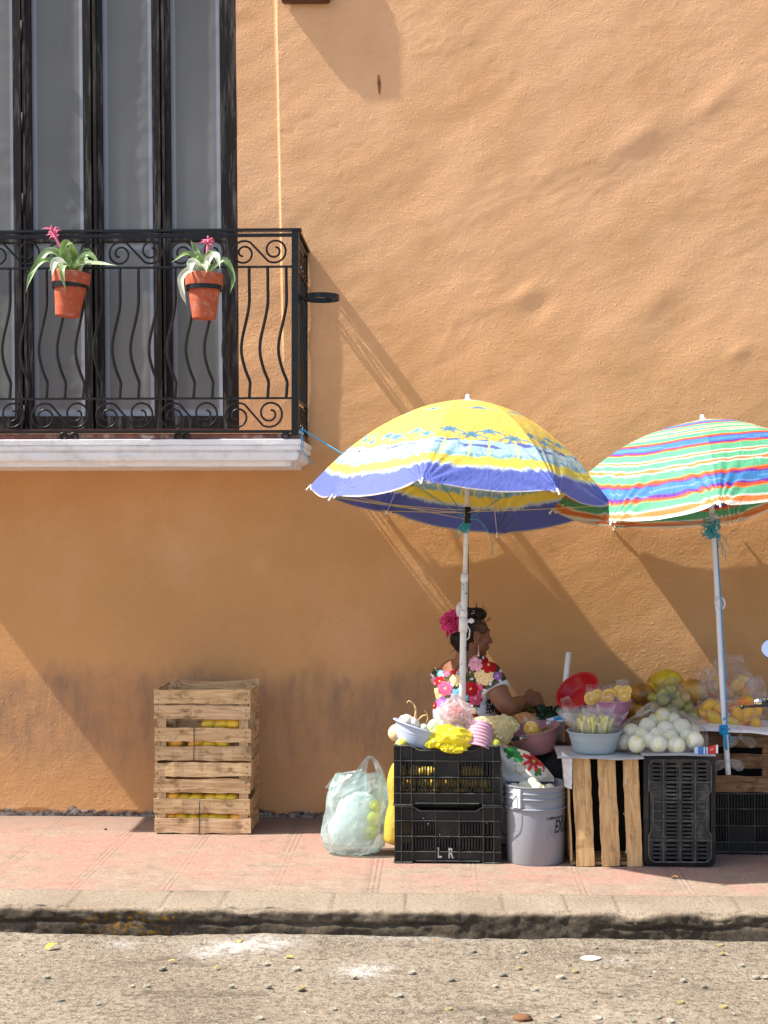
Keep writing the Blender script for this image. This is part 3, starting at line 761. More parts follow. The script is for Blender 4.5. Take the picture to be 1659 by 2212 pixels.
# ============================================================ POTTED BROMELIADS
m_terra = material('terracotta', (0.42, 0.085, 0.035), 0.75, var=0.12, vscale=10, dirt=(0.6, 0.42, 0.33), dirt_amt=0.35, dscale=28, bump=0.0008, bscale=70)
m_leaf = material('bromeliad_leaf', (1, 1, 1), 0.38, var=0.15, vscale=30, spec=0.5, trans=0.25)
m_pink = material('pink_bract', (0.90, 0.30, 0.48), 0.5, var=0.1, trans=0.45)
m_soil = material('soil', (0.05, 0.03, 0.02), 0.95, bump=0.004, bscale=60)
def leafstrip(mb, pts, wd, nrm, c0, c1, fold=0.35):
    P = spline(pts, 5); n = len(P); vs = []; cl = []
    for i, p in enumerate(P):
        p = Vector(p); t = i/(n-1); d = Vector(P[min(i+1, n-1)])-Vector(P[max(i-1, 0)]); d.normalize()
        s = d.cross(Vector(nrm)).normalized(); u = s.cross(d).normalized()
        w_ = wd*(0.75+0.25*math.sin(PI*min(1, t*1.4)))*(1-sstep(0.72, 1.0, t)*0.97)
        for k in (-1, -0.5, 0, 0.5, 1):
            vs.append(p+s*w_*k+u*abs(k)**1.5*w_*fold)
            st = 0.85+0.3*nz(k*2, t*14, i*.01+c0[0]*9)
            c = [lerp(c0[j], c1[j], sstep(.2, .9, abs(nz(t*3, k, c1[0]*7)*2)))*st for j in range(3)]
            if abs(k) == 1: c = [x*1.3 for x in c]
            cl.append(tuple(c))
    mb.add(vs, [(i*5+k, i*5+k+1, (i+1)*5+k+1, (i+1)*5+k) for i in range(n-1) for k in range(4)], cl)
def plant(pc, tilt, leaves, flower, label):
    r = thing('potted_plant', label, 'potted plant', pc, 'pink flowering plants hung on the railing')
    T = Matrix.Translation(pc) @ Euler((0, tilt, 0)).to_matrix().to_4x4()
    s = 1/sc(QR+RP)
    mb = MB(); mb.lathe([(0.0, -.148), (0.052, -.148), (0.056, -.145), (0.0775, 0.008), (0.088, 0.010), (0.0925, 0.062), (0.0905, 0.065), (0.083, 0.062), (0.080, 0.03), (0, 0.03)], 36, T)
    p = ob('pot', mb, m_terra, r, auto=40)
    mb = MB(); mb.lathe([(0, 0.045), (0.082, 0.040)], 20, T, fn=lambda v, a: v+Vector((0, 0, .006*nz(v.x*40, v.y*40, 2)))); ob('soil', mb, m_soil, r)
    top = T @ Vector((0, 0, 0.045))
    for (pts, wd, nrm, ca, cb) in leaves:
        mb = MB(); P = [tuple(top+Vector((dx*s, dy, -dz*s))) for (dx, dz, dy) in pts]
        leafstrip(mb, P, wd, nrm, ca, cb); ob('leaf', mb, m_leaf, r)
    fx, fz, tx, tz = flower
    mb = MB(); a = top+Vector((fx*s, 0, -fz*s)); b_ = top+Vector((tx*s, -0.01, -tz*s))
    mb.tube([top, top+(a-top)*0.6, a, b_], [.005, .005, .006, .009], 8)
    d = (b_-a).normalized()
    for i in range(16):
        t = i/16*2*PI; s1 = d.cross(Vector((0, 1, 0))).normalized(); s2 = d.cross(s1)
        o_ = (s1*math.cos(t)+s2*math.sin(t)); L_ = R.uniform(.028, .046); st = lerp(a, b_, R.uniform(0.5, 1.0))
        mb.tube([st, st+o_*L_*0.5+d*L_*0.45, st+o_*L_*0.95+d*L_*R.uniform(.1, .6)], [.0045, .0035, .0008], 5)
    ob('flower', mb, m_pink, r)
    return r
GR = (0.20, 0.34, 0.10); GL = (0.42, 0.55, 0.28); GY = (0.45, 0.58, 0.12); GW = (0.75, 0.80, 0.66); GD = (0.08, 0.15, 0.05)
U = (0, -1, 0.25)
# offsets in picture units from the soil centre: (dx right, dz up is negative), y in metres
plant(pc1, math.radians(6), [
    ([(0, 0, 0), (-12, -38, -.03), (-45, -50, -.06), (-75, 0, -.09), (-88, 42, -.10)], .019, (0, -1, .4), GL, GR),
    ([(0, 0, 0), (-18, -18, -.04), (-48, -30, -.08), (-82, 6, -.10)], .017, (0, -1, .5), GR, GY),
    ([(0, 0, 0), (-10, -38, -.03), (-8, -66, -.05), (14, -66, -.09)], .026, (.3, -1, 0), GR, GL),
    ([(0, 0, 0), (-18, -26, -.07), (-26, -20, -.10), (-28, 8, -.12)], .021, (0, -1, .2), GW, GL),
    ([(0, 0, 0), (-4, -20, -.06), (-6, -2, -.12), (2, 42, -.115)], .015, U, GL, GR),
    ([(0, 0, 0), (15, -28, -.02), (42, -46, -.03), (70, -20, -.04)], .016, (0, -1, .5), GL, GR),
    ([(0, 0, 0), (22, -22, -.05), (60, -24, -.06), (108, -18, -.07)], .015, (0, -1, .8), GL, GW),
    ([(0, 0, 0), (18, -30, 0), (30, -58, .02), (50, -48, .04)], .016, (0, -1, .3), GR, GD),
    ([(0, 0, 0), (20, -16, -.05), (34, -34, -.06), (46, -30, -.07)], .020, (.4, -1, .3), GL, GR),
    ([(0, 0, 0), (-15, -12, .03), (-40, -30, .06), (-60, -20, .08)], .018, (0, -1, .6), GY, GR),
    ([(0, 0, 0), (8, -36, .01), (4, -60, -.02), (-2, -70, -.04)], .022, (0, -1, .2), GR, GL)],
    (-20, -55, -42, -102), 'terracotta pot with broad green leaves and tall pink flower, left on the railing')
plant(pc2, 0.0, [
    ([(0, 0, 0), (-10, -30, -.04), (-32, -50, -.06), (-66, -28, -.08)], .016, (0, -1, .6), GR, GY),
    ([(0, 0, 0), (-8, -40, 0), (-22, -68, .01), (-30, -84, .0)], .013, (0, -1, .2), GL, GR),
    ([(0, 0, 0), (-20, -15, -.07), (-42, 5, -.10), (-38, 40, -.11), (-30, 66, -.10)], .016, U, GW, GY),
    ([(0, 0, 0), (-14, -24, -.06), (-22, -26, -.09), (-20, 0, -.11)], .024, (0, -1, .1), GW, GL),
    ([(0, 0, 0), (8, -20, -.07), (10, -22, -.10), (14, -2, -.12)], .019, (0, -1, .1), GL, GW),
    ([(0, 0, 0), (12, -34, -.05), (32, -44, -.08), (42, -12, -.10)], .018, (0, -1, .3), GW, GL),
    ([(0, 0, 0), (22, -20, -.04), (50, -34, -.06), (68, 6, -.08), (62, 42, -.09)], .017, (0, -1, .5), GR, GD),
    ([(0, 0, 0), (6, -30, -.02), (16, -52, -.03), (28, -40, -.05)], .020, (0, -1, .2), GL, GR),
    ([(0, 0, 0), (-4, -26, -.03), (-8, -46, -.05), (-14, -40, -.07)], .020, (0, -1, .2), GR, GL)],
    (6, -50, 10, -84), 'terracotta pot with pale arching leaves and short pink flower, right on the railing')
# ============================================================ WOODEN CRATE STACK (left)
def mango(mb, c, L_, rot, seed, base, blush):
    def fn(p):
        p = p.copy(); p.x *= 1.0; k = 1+0.10*p.x; p.z = p.z*k+0.12*p.x*p.x*-1; p.y *= k
        return p*(1+0.02*noise.noise(p*2+Vector((seed, 0, 0))))
    def cf(v):
        d = (v-Vector(c))/L_; t = sstep(-0.1, .35, nz(d.x*1.2+seed, d.y*1.2, d.z*1.2)); s = 1-0.5*max(0, nz(v.x*130, v.y*130, v.z*130)-0.42)*3
        return tuple(lerp(base[i], blush[i], t)*s for i in range(3))
    mb.ball(c, (L_*0.5, L_*0.33, L_*0.32), rot, 3, fn, cf)
m_fruit = material('fruit_skin', (1, 1, 1), 0.30, var=0.10, vscale=25, spec=0.45, bump=0.0006, bscale=90)
YEL = (0.78, 0.42, 0.04); ORG = (0.72, 0.22, 0.04); YGR = (0.45, 0.42, 0.05); RED_ = (0.70, 0.20, 0.08); BRN = (0.42, 0.21, 0.06)
def fruit(name, label, cat, group, c, size, kind='mango', seed=0, rot=None, parentless=True, cols=None):
    mb = MB(); c = Vector(c)
    rot = rot or (R.uniform(-.5, .5), R.uniform(-.5, .5), R.uniform(0, 6.28))
    if kind == 'mango': mango(mb, (0, 0, 0), size, rot, seed, *(cols or (YEL, ORG if seed % 3 else YGR)))
    else:
        ca, cb = cols or (ORG, YEL)
        def cf(v):
            t = sstep(-.25, .3, nz(v.x/size*3+seed, v.y/size*3, v.z/size*3)); s = 1-0.35*max(0, nz(v.x*90+seed, v.y*90, v.z*90)-.3)
            return tuple(lerp(ca[i], cb[i], t)*s for i in range(3))
        el = 1.0 if kind != 'papaya' else 1.22
        mb.ball((0, 0, 0), (size*0.5*el, size*0.5, size*0.48), rot, 3, lambda p: p*(1+0.03*noise.noise(p*1.6+Vector((seed, 3, 1)))), cf)
        if kind in ('orange', 'papaya'):
            e = Euler(rot).to_matrix() @ Vector((size*.5*el*.99, 0, 0)); mb.ball(e, size*0.035, None, 1, None, (0.12, 0.09, 0.03))
    o = ob(name, mb, m_fruit); o.location = c
    return tag(o, label, cat, group)
q0 = 0.417
ca = W(333, 1803, q0); cb = W(543, 1803, q0)
CW = cb.x-ca.x; CD = 0.30; yF = -q0; yB = yF+CD
Zp = lambda py: W(440, py, q0).z
rows = [(1489, 1521), (1523, 1555), (1571, 1603), (1611, 1644), (1647, 1679), (1682, 1714), (1725, 1758), (1767, 1801)]
def crate(name, label, slats, ztop, zbot, tintv):
    t = thing(name, label, 'crate', ((ca.x+cb.x)/2, (yF+yB)/2, zbot))
    for k, (za, zb_) in enumerate(slats):
        z = (za+zb_)/2; h = za-zb_; tt = tintv*R.uniform(0.82, 1.12); col = (tt, tt*R.uniform(.96, 1), tt*R.uniform(.88, 1))
        sh = R.uniform(-.004, .004)
        mb = MB(); mb.plank((ca.x+sh, yF+.004, z), (cb.x-.004+sh, yF+.004, z+R.uniform(-.002, .002)), h*.93, .008, (0, -1, 0), col, seg=10, warp=.0055)
        for xx in (ca.x+.020, cb.x-.026):
            for zz in (lerp(za, zb_, .3), lerp(za, zb_, .72)): mb.ball((xx+R.uniform(-.004, .004), yF-.0012, zz), (.0032, .0015, .0032), None, 1, None, (.05, .04, .04))
        ob('slat', mb, w_old, t, smooth=False)
        mb = MB(); mb.plank((ca.x, yB-.004, z), (cb.x, yB-.004, z+.002), h, .008, (0, 1, 0), col, seg=6, warp=.004)
        ob('slat', mb, w_old, t, smooth=False)
        off = [0.0, .012, -.01, .006][k % 4]
        for xx in (ca.x+.006, cb.x-.010):
            mb = MB(); mb.plank((xx, yF+.010, z+off), (xx, yB-.010, z+off+R.uniform(-.004, .006)), h*0.98, .008, (1, 0, 0), tuple(c*.95 for c in col), seg=6, warp=.004)
            ob('slat', mb, w_old, t, smooth=False)
    for xx in (ca.x+.034, cb.x-.040):
        for yy in (yF+.022, yB-.022):
            mb = MB(); mb.box((xx, yy, (ztop+zbot)/2-.004), (.044, .026, ztop-zbot-.012), bev=.001); ob('corner_post', mb, w_old, t, smooth=False)
    mb = MB()
    for k in range(5): mb.box((lerp(ca.x+.05, cb.x-.05, k/4), (yF+yB)/2, zbot+.006), (.085, CD-.03, .008))
    ob('bottom', mb, w_old, t, smooth=False)
    return t
rz = [(Zp(a), Zp(b_)) for a, b_ in rows]
c2 = crate('wooden_crate', 'slatted wooden fruit crate at the bottom of the stack against the wall', rz[4:], rz[4][0], 0.0, 1.0)
c1 = crate('wooden_crate', 'open slatted wooden crate resting on top of another by the wall', rz[:4], rz[0][0], rz[3][1], 0.95)
# raised warped back board
mb = MB(); zb_ = W(440, 1477, q0-CD).z
mb.plank((ca.x+.03, yB-.012, zb_+.008), (cb.x+.002, yB-.012, zb_+.012), .035, .008, (0, 1, 0.3), (1.1, 1.08, 1.02), seg=10, bow=-.0, warp=.002)
for i, v in enumerate(mb.v): 
    u = (v[0]-ca.x)/CW; mb.v[i] = (v[0], v[1], v[2]-.016*4*u*(1-u))
ob('slat', mb, w_old, c1, smooth=False)
for px, c_, zz in ((419, c1, (rz[2][0], rz[3][1])), (431, c2, (rz[6][0], rz[7][1]))):
    x = W(px, 1700, q0).x; mb = MB(); mb.tube([(x, yF-.003, zz[0]), (x+.001, yF-.004, sum(zz)/2), (x-.001, yF-.003, zz[1])], .0018, 6); ob('wire', mb, m_iron, c_)
def crate_fruit(pxs, zc, lab, grp, yy=0.046, cols=None):
    for i, px in enumerate(pxs):
        p = W(px, 1700, q0-yy)
        fruit('mango', lab, 'mango', grp, (p.x, -q0+yy+R.uniform(-.004, .004), zc+R.uniform(-.004, .004)), .085, 'mango', i+3, (R.uniform(-.3, .3), R.uniform(-.25, .25), R.uniform(-.5, .5)), cols=cols or ((.95, .62, .04), (.95, .45, .05)))
g1 = 'mangoes showing through the top slot of the lower wooden crate'; g2 = 'mangoes showing through the bottom slot of the lower wooden crate'
crate_fruit([372, 398, 426, 454, 478, 500], Zp(1727), 'ripe yellow mango behind the upper gap of the bottom crate in the stack', g1)
crate_fruit([368, 392, 416, 440, 462, 484, 508], Zp(1771), 'ripe yellow mango behind the lowest gap of the bottom crate in the stack', g2)
crate_fruit([378, 424, 452, 478], Zp(1608), 'yellow mango in the lower gap of the upper stacked crate', 'mangoes in the lower gap of the upper crate')
crate_fruit([452, 478, 504], Zp(1565), 'greenish yellow mango in the upper gap of the upper stacked crate', 'mangoes in the upper gap of the upper crate', cols=((.85, .52, .04), (.70, .50, .05)))
# ============================================================ BLACK PLASTIC CRATES
def black_crate(name, label, x0, x1, zb_, zt, qf, depth, dip=True, cols=(0.065, .165, .385, .605, .83, .93), rowsf=(0.0, .255, .53, .80, 1.0), slotcells=((1, 1), (1, 2), (1, 4), (1, 5), (2, 1), (2, 2), (2, 3), (2, 4), (2, 5)), tilt=0.0, lettering=None):
    Wd = x1-x0; Hh = zt-zb_; cx = (x0+x1)/2; yf = -qf
    t = thing(name, label, 'crate', (cx, yf+depth/2, zb_))
    def side(mb, rb, o_, u, n_, Wn, with_slots=True):
        """panel lying from o_ along u, facing n_"""
        P = lambda a, h, d: Vector(o_)+Vector(u)*a+Vector((0, 0, h))-Vector(n_)*d
        cs = (0.0,)+tuple(cols)+(1.0,)
        tb = Hh*0.045
        def bx(m, a0, a1, h0, h1, d0, d1, c=(1, 1, 1)):
            cc = P((a0+a1)/2, (h0+h1)/2, (d0+d1)/2); u_ = Vector(u)
            size = (abs(a1-a0), abs(d1-d0), abs(h1-h0)) if abs(u_.x) > .5 else (abs(d1-d0), abs(a1-a0), abs(h1-h0)); m.box(cc, size, col=c)
        for r in range(4):
            h1 = Hh*(1-rowsf[r]); h0 = Hh*(1-rowsf[r+1])
            if r == 3: h0 += 0
            for c_ in range(len(cs)-1):
                a0, a1 = cs[c_]*Wn, cs[c_+1]*Wn
                if with_slots and (r, c_) in slotcells:
                    n = max(2, int((a1-a0)/.0125)); pitch = (a1-a0)/n
                    for i in range(n): bx(mb, a0+pitch*i, a0+pitch*(i+.55), h0, h1, .009, .013)
                    bx(mb, a0, a1, h0, h0+Hh*.03, .009, .0135); bx(mb, a0, a1, h1-Hh*.03, h1, .009, .0135)
                else:
                    hh1 = h1; hh0 = h0
                    if r == 0 and dip and .16 < (a0+a1)/2/Wn < .84: hh1 = h1-Hh*.07
                    if r == 3 and .16 < (a0+a1)/2/Wn < .84: hh0 = h0+Hh*.03
                    bx(mb, a0, a1, hh0, hh1, .009, .013)
        # ribs
        for f in rowsf[1:4]: bx(rb, 0, Wn, Hh*(1-f)-.0015, Hh*(1-f)+.0015, 0.0004, .011)
        for c_ in cols: bx(rb, c_*Wn-.0012, c_*Wn+.0012, Hh*.02, Hh*(.99 if not (dip and .17 < c_ < .83) else .92), 0.0, .011)
        if dip:
            bx(rb, 0, Wn*.165, Hh-.003, Hh+.001, -.001, .016); bx(rb, Wn*.83, Wn, Hh-.003, Hh+.001, -.001, .016); bx(rb, Wn*.24, Wn*.76, Hh*.925-.003, Hh*.925, -.001, .016)
            for (aa, ab) in ((.165, .24), (.83, .76)):
                rb.plank(P(Wn*aa, Hh-.002, .007), P(Wn*ab, Hh*.925-.0015, .007), .016, .004, Vector((0, 0, 1)), warp=0)
        else: bx(rb, 0, Wn, Hh-.003, Hh, -.001, .016)
        bx(rb, 0, Wn*.17, 0.0, .005, -.004, .014); bx(rb, Wn*.83, Wn, 0.0, .005, -.004, .014); bx(rb, Wn*.2, Wn*.8, Hh*.03, Hh*.045, -.001, .012)
    mb = MB(); rb = MB()
    side(mb, rb, (x0, yf, zb_), (1, 0, 0), (0, -1, 0), Wd); ob('front_panel', mb, m_blackpl, t, smooth=False); ob('ribs', rb, m_blackrib, t, smooth=False)
    mb = MB(); rb = MB(); side(mb, rb, (x0, yf+depth, zb_), (1, 0, 0), (0, 1, 0), Wd); ob('rear_panel', mb, m_blackpl, t, smooth=False); ob('ribs', rb, m_blackrib, t, smooth=False)
    for xx, n_ in ((x0, (-1, 0, 0)), (x1, (1, 0, 0))):
        mb = MB(); rb = MB(); side(mb, rb, (xx, yf+.002, zb_), (0, 1, 0), n_, depth-.004, True)
        ob('side_panel', mb, m_blackpl, t, smooth=False); ob('ribs', rb, m_blackrib, t, smooth=False)
    mb = MB(); mb.box((cx, yf+depth/2, zb_+.02), (Wd-.03, depth-.03, .004)); ob('bottom', mb, m_blackpl, t, smooth=False)
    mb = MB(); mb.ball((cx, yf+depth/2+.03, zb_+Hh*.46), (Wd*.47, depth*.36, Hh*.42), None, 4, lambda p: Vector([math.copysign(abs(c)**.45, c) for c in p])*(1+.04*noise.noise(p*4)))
    ob('shade_filler', mb, m_dark, t)  # dark lump added so the crate interior reads as deep shade
    return t
QK = 0.99
xk0 = W(852, 1740, QK).x; xk1 = W(1081, 1740, QK).x
zmid_ = W(960, 1741, QK).z; ztop_ = W(960, 1611, QK).z
bcl = black_crate('plastic_crate', 'scuffed black plastic crate marked with white letters, under another left of the bucket', xk0, xk1+.004, 0.0, zmid_-.003, QK, .34,
                  slotcells=((1, 1), (1, 2), (1, 4), (1, 5), (2, 1), (2, 2), (2, 3), (2, 4), (2, 5)))
bcu = black_crate('plastic_crate', 'black plastic crate carrying the tilted bowls and yellow bag', xk0-.003, xk1, zmid_+.002, ztop_, QK+.004, .34)
# painted letters
def text_mesh(txt, size, thick=.0006, shear=0, font_w=1.0, bold=0):
    cu = bpy.data.curves.new('t', 'FONT'); cu.body = txt; cu.size = size; cu.extrude = thick; cu.offset = bold; cu.shear = shear
    o = bpy.data.objects.new('t', cu); COL.objects.link(o); dg = bpy.context.evaluated_depsgraph_get(); me = bpy.data.meshes.new_from_object(o.evaluated_get(dg))
    vs = [Vector((v.co.x*font_w, v.co.y, v.co.z)) for v in me.vertices]; fs = [tuple(p.vertices) for p in me.polygons]
    bpy.data.objects.remove(o); bpy.data.curves.remove(cu); bpy.data.meshes.remove(me); return vs, fs
m_letter = material('smeared_white_paint', (0.62, 0.60, 0.58), 0.8, var=.3, vscale=60)
for ch, px, py, r_ in (('L', 945, 1852, 0), ('R', 968, 1853, 0)):
    vs, fs = text_mesh(ch, .062, .0005, 0, .62, .0016); p = W(px, py, QK-.008)
    mb = MB(); mb.add([Vector((p.x+v.x+.002*nz(v.x*90, v.y*90, 1), -QK+.0080-v.z, p.z+v.y+.002*nz(v.x*90, v.y*90, 8))) for v in vs], fs)
    ob('painted_letter', mb, m_letter, bcl, smooth=False)
for i in range(9):
    px = R.uniform(870, 1060); py = R.uniform(1752, 1850); p = W(px, py, QK)
    mb = MB(); mb.ball((p.x, -QK+.0088, p.z), (R.uniform(.0012, .003), .0008, R.uniform(.0012, .004)), None, 1); ob('paint_speck', mb, m_letter, bcl)
for i in range(26):
    p = W(868+(i % 9)*23+R.uniform(-6, 6), [1716, 1690, 1668][i//9], QK-.05)
    fruit('lime', 'yellow green fruit glimpsed through the slots of the upper black crate', 'fruit', 'fruit inside the upper black crate', (p.x, -QK+.05+R.uniform(0, .03), p.z), .06, 'ball', i, cols=(YEL, YGR))
# upright black crate showing its ribbed bottom
def upright_black(x0, x1, zb_, zt, qf, depth):
    Wd = x1-x0; Hh = zt-zb_; t = thing('plastic_crate', 'black plastic crate stood on its side showing its ribbed bottom', 'crate', ((x0+x1)/2, -qf+depth/2, zb_))
    def rr(w0, h0, r, y, dx=0, dz=0, waist=0):
        pts = []; cx = (x0+x1)/2+dx; cz = (zb_+zt)/2+dz
        cs = [(w0/2-r, h0/2-r, 0), (-w0/2+r, h0/2-r, 90), (-w0/2+r, -h0/2+r, 180), (w0/2-r, -h0/2+r, 270)]
        for i, (ax, az, s0) in enumerate(cs):
            for k in range(5):
                a = math.radians(s0+k*22.5); pts.append((cx+ax+r*math.cos(a), y, cz+az+r*math.sin(a)))
            if waist and i in (0, 2):
                pass
            if waist and i == 1:
                for (zz, ww) in ((h0*.215, 0), (h0*.20, 0), (h0*.15, waist), (-h0*.17, waist), (-h0*.24, 0)): pts.append((cx-w0/2+ww, y, cz+zz))
            if waist and i == 3:
                for (zz, ww) in ((-h0*.24, 0), (-h0*.17, waist), (h0*.15, waist), (h0*.20, 0), (h0*.215, 0)): pts.append((cx+w0/2-ww, y, cz+zz))
        return pts
    y0 = -qf
    # body shell: flared corners
    mb = MB(); prf = [(Wd, Hh, .028, y0+.012), (Wd, Hh, .028, y0+.05), (Wd-.012, Hh-.012, .022, y0+.052), (Wd-.012, Hh-.012, .022, y0+depth)]
    rings = [rr(a, b_, r, y) for (a, b_, r, y) in prf]; n = len(rings[0]); vs = [p for r in rings for p in r]
    fs = [(j*n+i, j*n+(i+1) % n, (j+1)*n+(i+1) % n, (j+1)*n+i) for j in range(len(rings)-1) for i in range(n)]
    mb.add(vs, fs); ob('shell', mb, m_blackpl, t, auto=30)
    # rim face between outer edge and rib frame
    mb = MB(); o1 = rr(Wd, Hh, .028, y0+.012); i1 = rr(Wd*.86, Hh*.92, .03, y0+.008); mb.add(o1+i1, [(i, (i+1) % n, n+(i+1) % n, n+i) for i in range(n)]); ob('rim', mb, m_blackpl, t, auto=30)
    mb = MB(); fr = rr(Wd*.86, Hh*.92, .03, y0, waist=.018); mb.tube(fr, .0036, 6, closed=True); 
    fx = lambda f: lerp(x0+Wd*.07, x1-Wd*.07, f); fz = lambda f: lerp(zt-Hh*.04, zb_+Hh*.04, f)
    V = [.235, .5, .745]; Hs = [.215, .41, .595, .785]
    for f in V: mb.box((fx(f)+.0, y0+.004, (zb_+zt)/2), (.005, .012, Hh*.92))
    for f in Hs: mb.box(((x0+x1)/2, y0+.004, fz(f)), (Wd*.86-(0.03 if .3 < f < .7 else 0), .012, .0045))
    for f in (.31, .50, .69): 
        for (a, b_) in ((.05, .235), (.745, .95)): mb.box(((fx(a)+fx(b_))/2, y0+.005, fz(f)), (fx(b_)-fx(a), .011, .0035))
    ob('ribs', mb, m_blackrib, t, smooth=False)
    mb = MB(); cx_ = [0.02]+V+[.98]; rz_ = [0.01]+Hs+[.99]
    for r in range(5):
        for c in range(4):
            a0, a1 = fx(cx_[c]), fx(cx_[c+1]); h1, h0 = fz(rz_[r]), fz(rz_[r+1])
            if c in (0, 3) and 0 < r < 4: mb.box(((a0+a1)/2, y0+.010, (h0+h1)/2), (a1-a0, .004, h1-h0)); continue
            n_ = 5; p = (h1-h0)/n_
            for i in range(n_): mb.box(((a0+a1)/2, y0+.010, h1-p*(i+.3)), (a1-a0, .004, p*.55))
            mb.box((a0+.006, y0+.0105, (h0+h1)/2), (.014, .004, h1-h0)); mb.box((a1-.006, y0+.0105, (h0+h1)/2), (.014, .004, h1-h0))
    lb = MB(); lb.box(((x0+x1)/2, y0+.14, (zb_+zt)/2), (Wd-.03, .02, Hh-.03)); ob('shade_filler', lb, m_dark, t, smooth=False)  # dark slab added behind the slots, standing in for the shaded interior
    ob('bottom_panel', mb, material('dusty_black_plastic', (0.03, 0.03, 0.03), .6, var=.3, dirt=(.15, .14, .125), dirt_amt=.9, dscale=11), t, smooth=False)
    return t
QU = 1.03
ux0, ux1 = W(1391, 1700, QU).x, W(1547, 1700, QU).x
upright_black(ux0, ux1, 0.004, W(1465, 1632, QU).z, QU, .27)
# upright pale crate
wx0, wx1 = W(1229, 1700, QU).x, W(1385, 1700, QU).x; wz = W(1300, 1634, QU).z
t = thing('wooden_crate', 'pale slatted wooden crate stood on its side between bucket and black crate', 'crate', ((wx0+wx1)/2, -QU+.15, 0))
yf = -QU; TL = .010
for (a, b_) in ((.075, .325), (.425, .675), (.775, .985)):
    xa, xb = lerp(wx0, wx1, a), lerp(wx0, wx1, b_)
    mb = MB(); mb.plank(((xa+xb)/2-TL, yf+.004, wz-.004), ((xa+xb)/2+TL, yf+.004, .002), xb-xa, .008, (0, -1, 0), (1, .98, .95), seg=12, warp=.004); ob('slat', mb, w_new, t, smooth=False)
for xx, col in ((wx0+.004, .8), (wx1-.004, .95)):
    for k in range(4):
        y_ = yf+.022+k*.074; mb = MB(); mb.plank((xx-TL, y_+.03, wz-.003), (xx+TL, y_+.03, .002), .062, .008, (1, 0, 0), (col, col, col*.95), seg=6, warp=.003); ob('slat', mb, w_new, t, smooth=False)
for zz in (wz-.008, .014):
    mb = MB(); mb.box(((wx0+wx1)/2, yf+.022, zz), (wx1-wx0-.02, .026, .014)); ob('cleat', mb, w_dark, t, smooth=False)
    for k in range(4):
        mb = MB(); mb.plank((wx0+.008-TL*(1 if zz > .1 else -1), yf+.045+k*.072, zz), (wx1-.008-TL*(1 if zz > .1 else -1), yf+.045+k*.072, zz), .055, .008, (0, 0, 1), (1, .97, .92)); ob('slat', mb, w_new, t, smooth=False)
mb = MB(); 
for (px, py) in ((1364, 1800), (1350, 1690), (1352, 1720), (1349, 1760), (1353, 1840), (1351, 1660)):
    p = W(px, py, QU+.003); P = [Vector((p.x+R.uniform(-.008, .008), -QU-.003+R.uniform(-.004, 0), p.z+R.uniform(-.010, .010))) for _ in range(5)]; mb.tube([Vector(x) for x in spline(P, 4)], .0006, 4)
ob('loose_fibre', mb, material('string_white', (.8, .78, .72), .9), t)
mb = MB(); mb.box(((wx0+wx1)/2, yf+.24, wz/2), (wx1-wx0-.03, .012, wz-.03)); ob('shade_panel', mb, m_dark, t, smooth=False)  # solid dark sheet added to give the inside its darkness
# right: dark wooden crate (narrow end) on a black crate
QR2 = 0.757
rx0, rx1 = W(1526, 1700, QR2).x, W(1668, 1700, QR2).x+.17
zt2, zm2 = W(1600, 1580, QR2).z, W(1600, 1712, QR2).z
t = thing('wooden_crate', 'dark stained wooden crate under the mango bags, set on a black crate', 'crate', ((rx0+rx1)/2, -QR2+.25, zm2))
yf = -QR2
for k, (a, b_) in enumerate(((1580, 1611), (1617, 1652), (1674, 1710), )):
    pass
sl = [(W(1600, a, QR2).z, W(1600, b_, QR2).z) for a, b_ in ((1583, 1614), (1628, 1659), (1676, 1711))]
for k, (za, zb_) in enumerate(sl):
    c_ = [.75, .9, 1.2][k]; mb = MB(); mb.plank((rx0, yf+.004, (za+zb_)/2), (rx1, yf+.004, (za+zb_)/2-.004), za-zb_, .008, (0, -1, 0), (c_, c_*.97, c_*.92), seg=10, warp=.004); ob('slat', mb, w_dark, t, smooth=False)
    for xx in (rx0+.004, rx1-.004):
        mb = MB(); mb.plank((xx, yf+.010, (za+zb_)/2), (xx, yf+.48, (za+zb_)/2), za-zb_, .008, (1, 0, 0), (c_, c_, c_), warp=.003); ob('slat', mb, w_dark, t, smooth=False)
    mb = MB(); mb.plank((rx0, yf+.486, (za+zb_)/2), (rx1, yf+.486, (za+zb_)/2), za-zb_, .008, (0, 1, 0), (c_, c_, c_), warp=.003); ob('slat', mb, w_dark, t, smooth=False)
for xx in (rx0+.03, W(1650, 1650, QR2-.02).x+.012, rx1-.03):
    mb = MB(); mb.box((xx, yf+.022, (zt2+zm2)/2-.003), (.04, .026, zt2-zm2-.008)); ob('corner_post', mb, w_dark, t, smooth=False)
mb = MB()
for k in range(5): mb.box((lerp(rx0+.03, rx1-.03, k/4), yf+.25, zt2-.012), (.06, .46, .008))
ob('lid_boards', mb, w_dark, t, smooth=False)
mb = MB(); mb.box(((rx0+rx1)/2, yf+.3, (zt2+zm2)/2-.01), (rx1-rx0-.05, .3, zt2-zm2-.05)); ob('shade_block', mb, m_dark, t, smooth=False)  # dark block added so the gaps between slats look black
black_crate('plastic_crate', 'dark plastic crate on the pavement beneath the stained wooden crate', W(1500, 1800, QR2).x, W(1500, 1800, QR2).x+.5, 0.0, zm2-.004, QR2+.003, .33, dip=False,
            slotcells=((0, 1), (0, 2), (0, 3), (0, 4), (0, 5), (1, 1), (1, 2), (1, 3), (1, 4), (1, 5), (2, 1), (2, 2), (2, 4), (2, 5)), cols=(.05, .29, .31, .55, .79, .95))
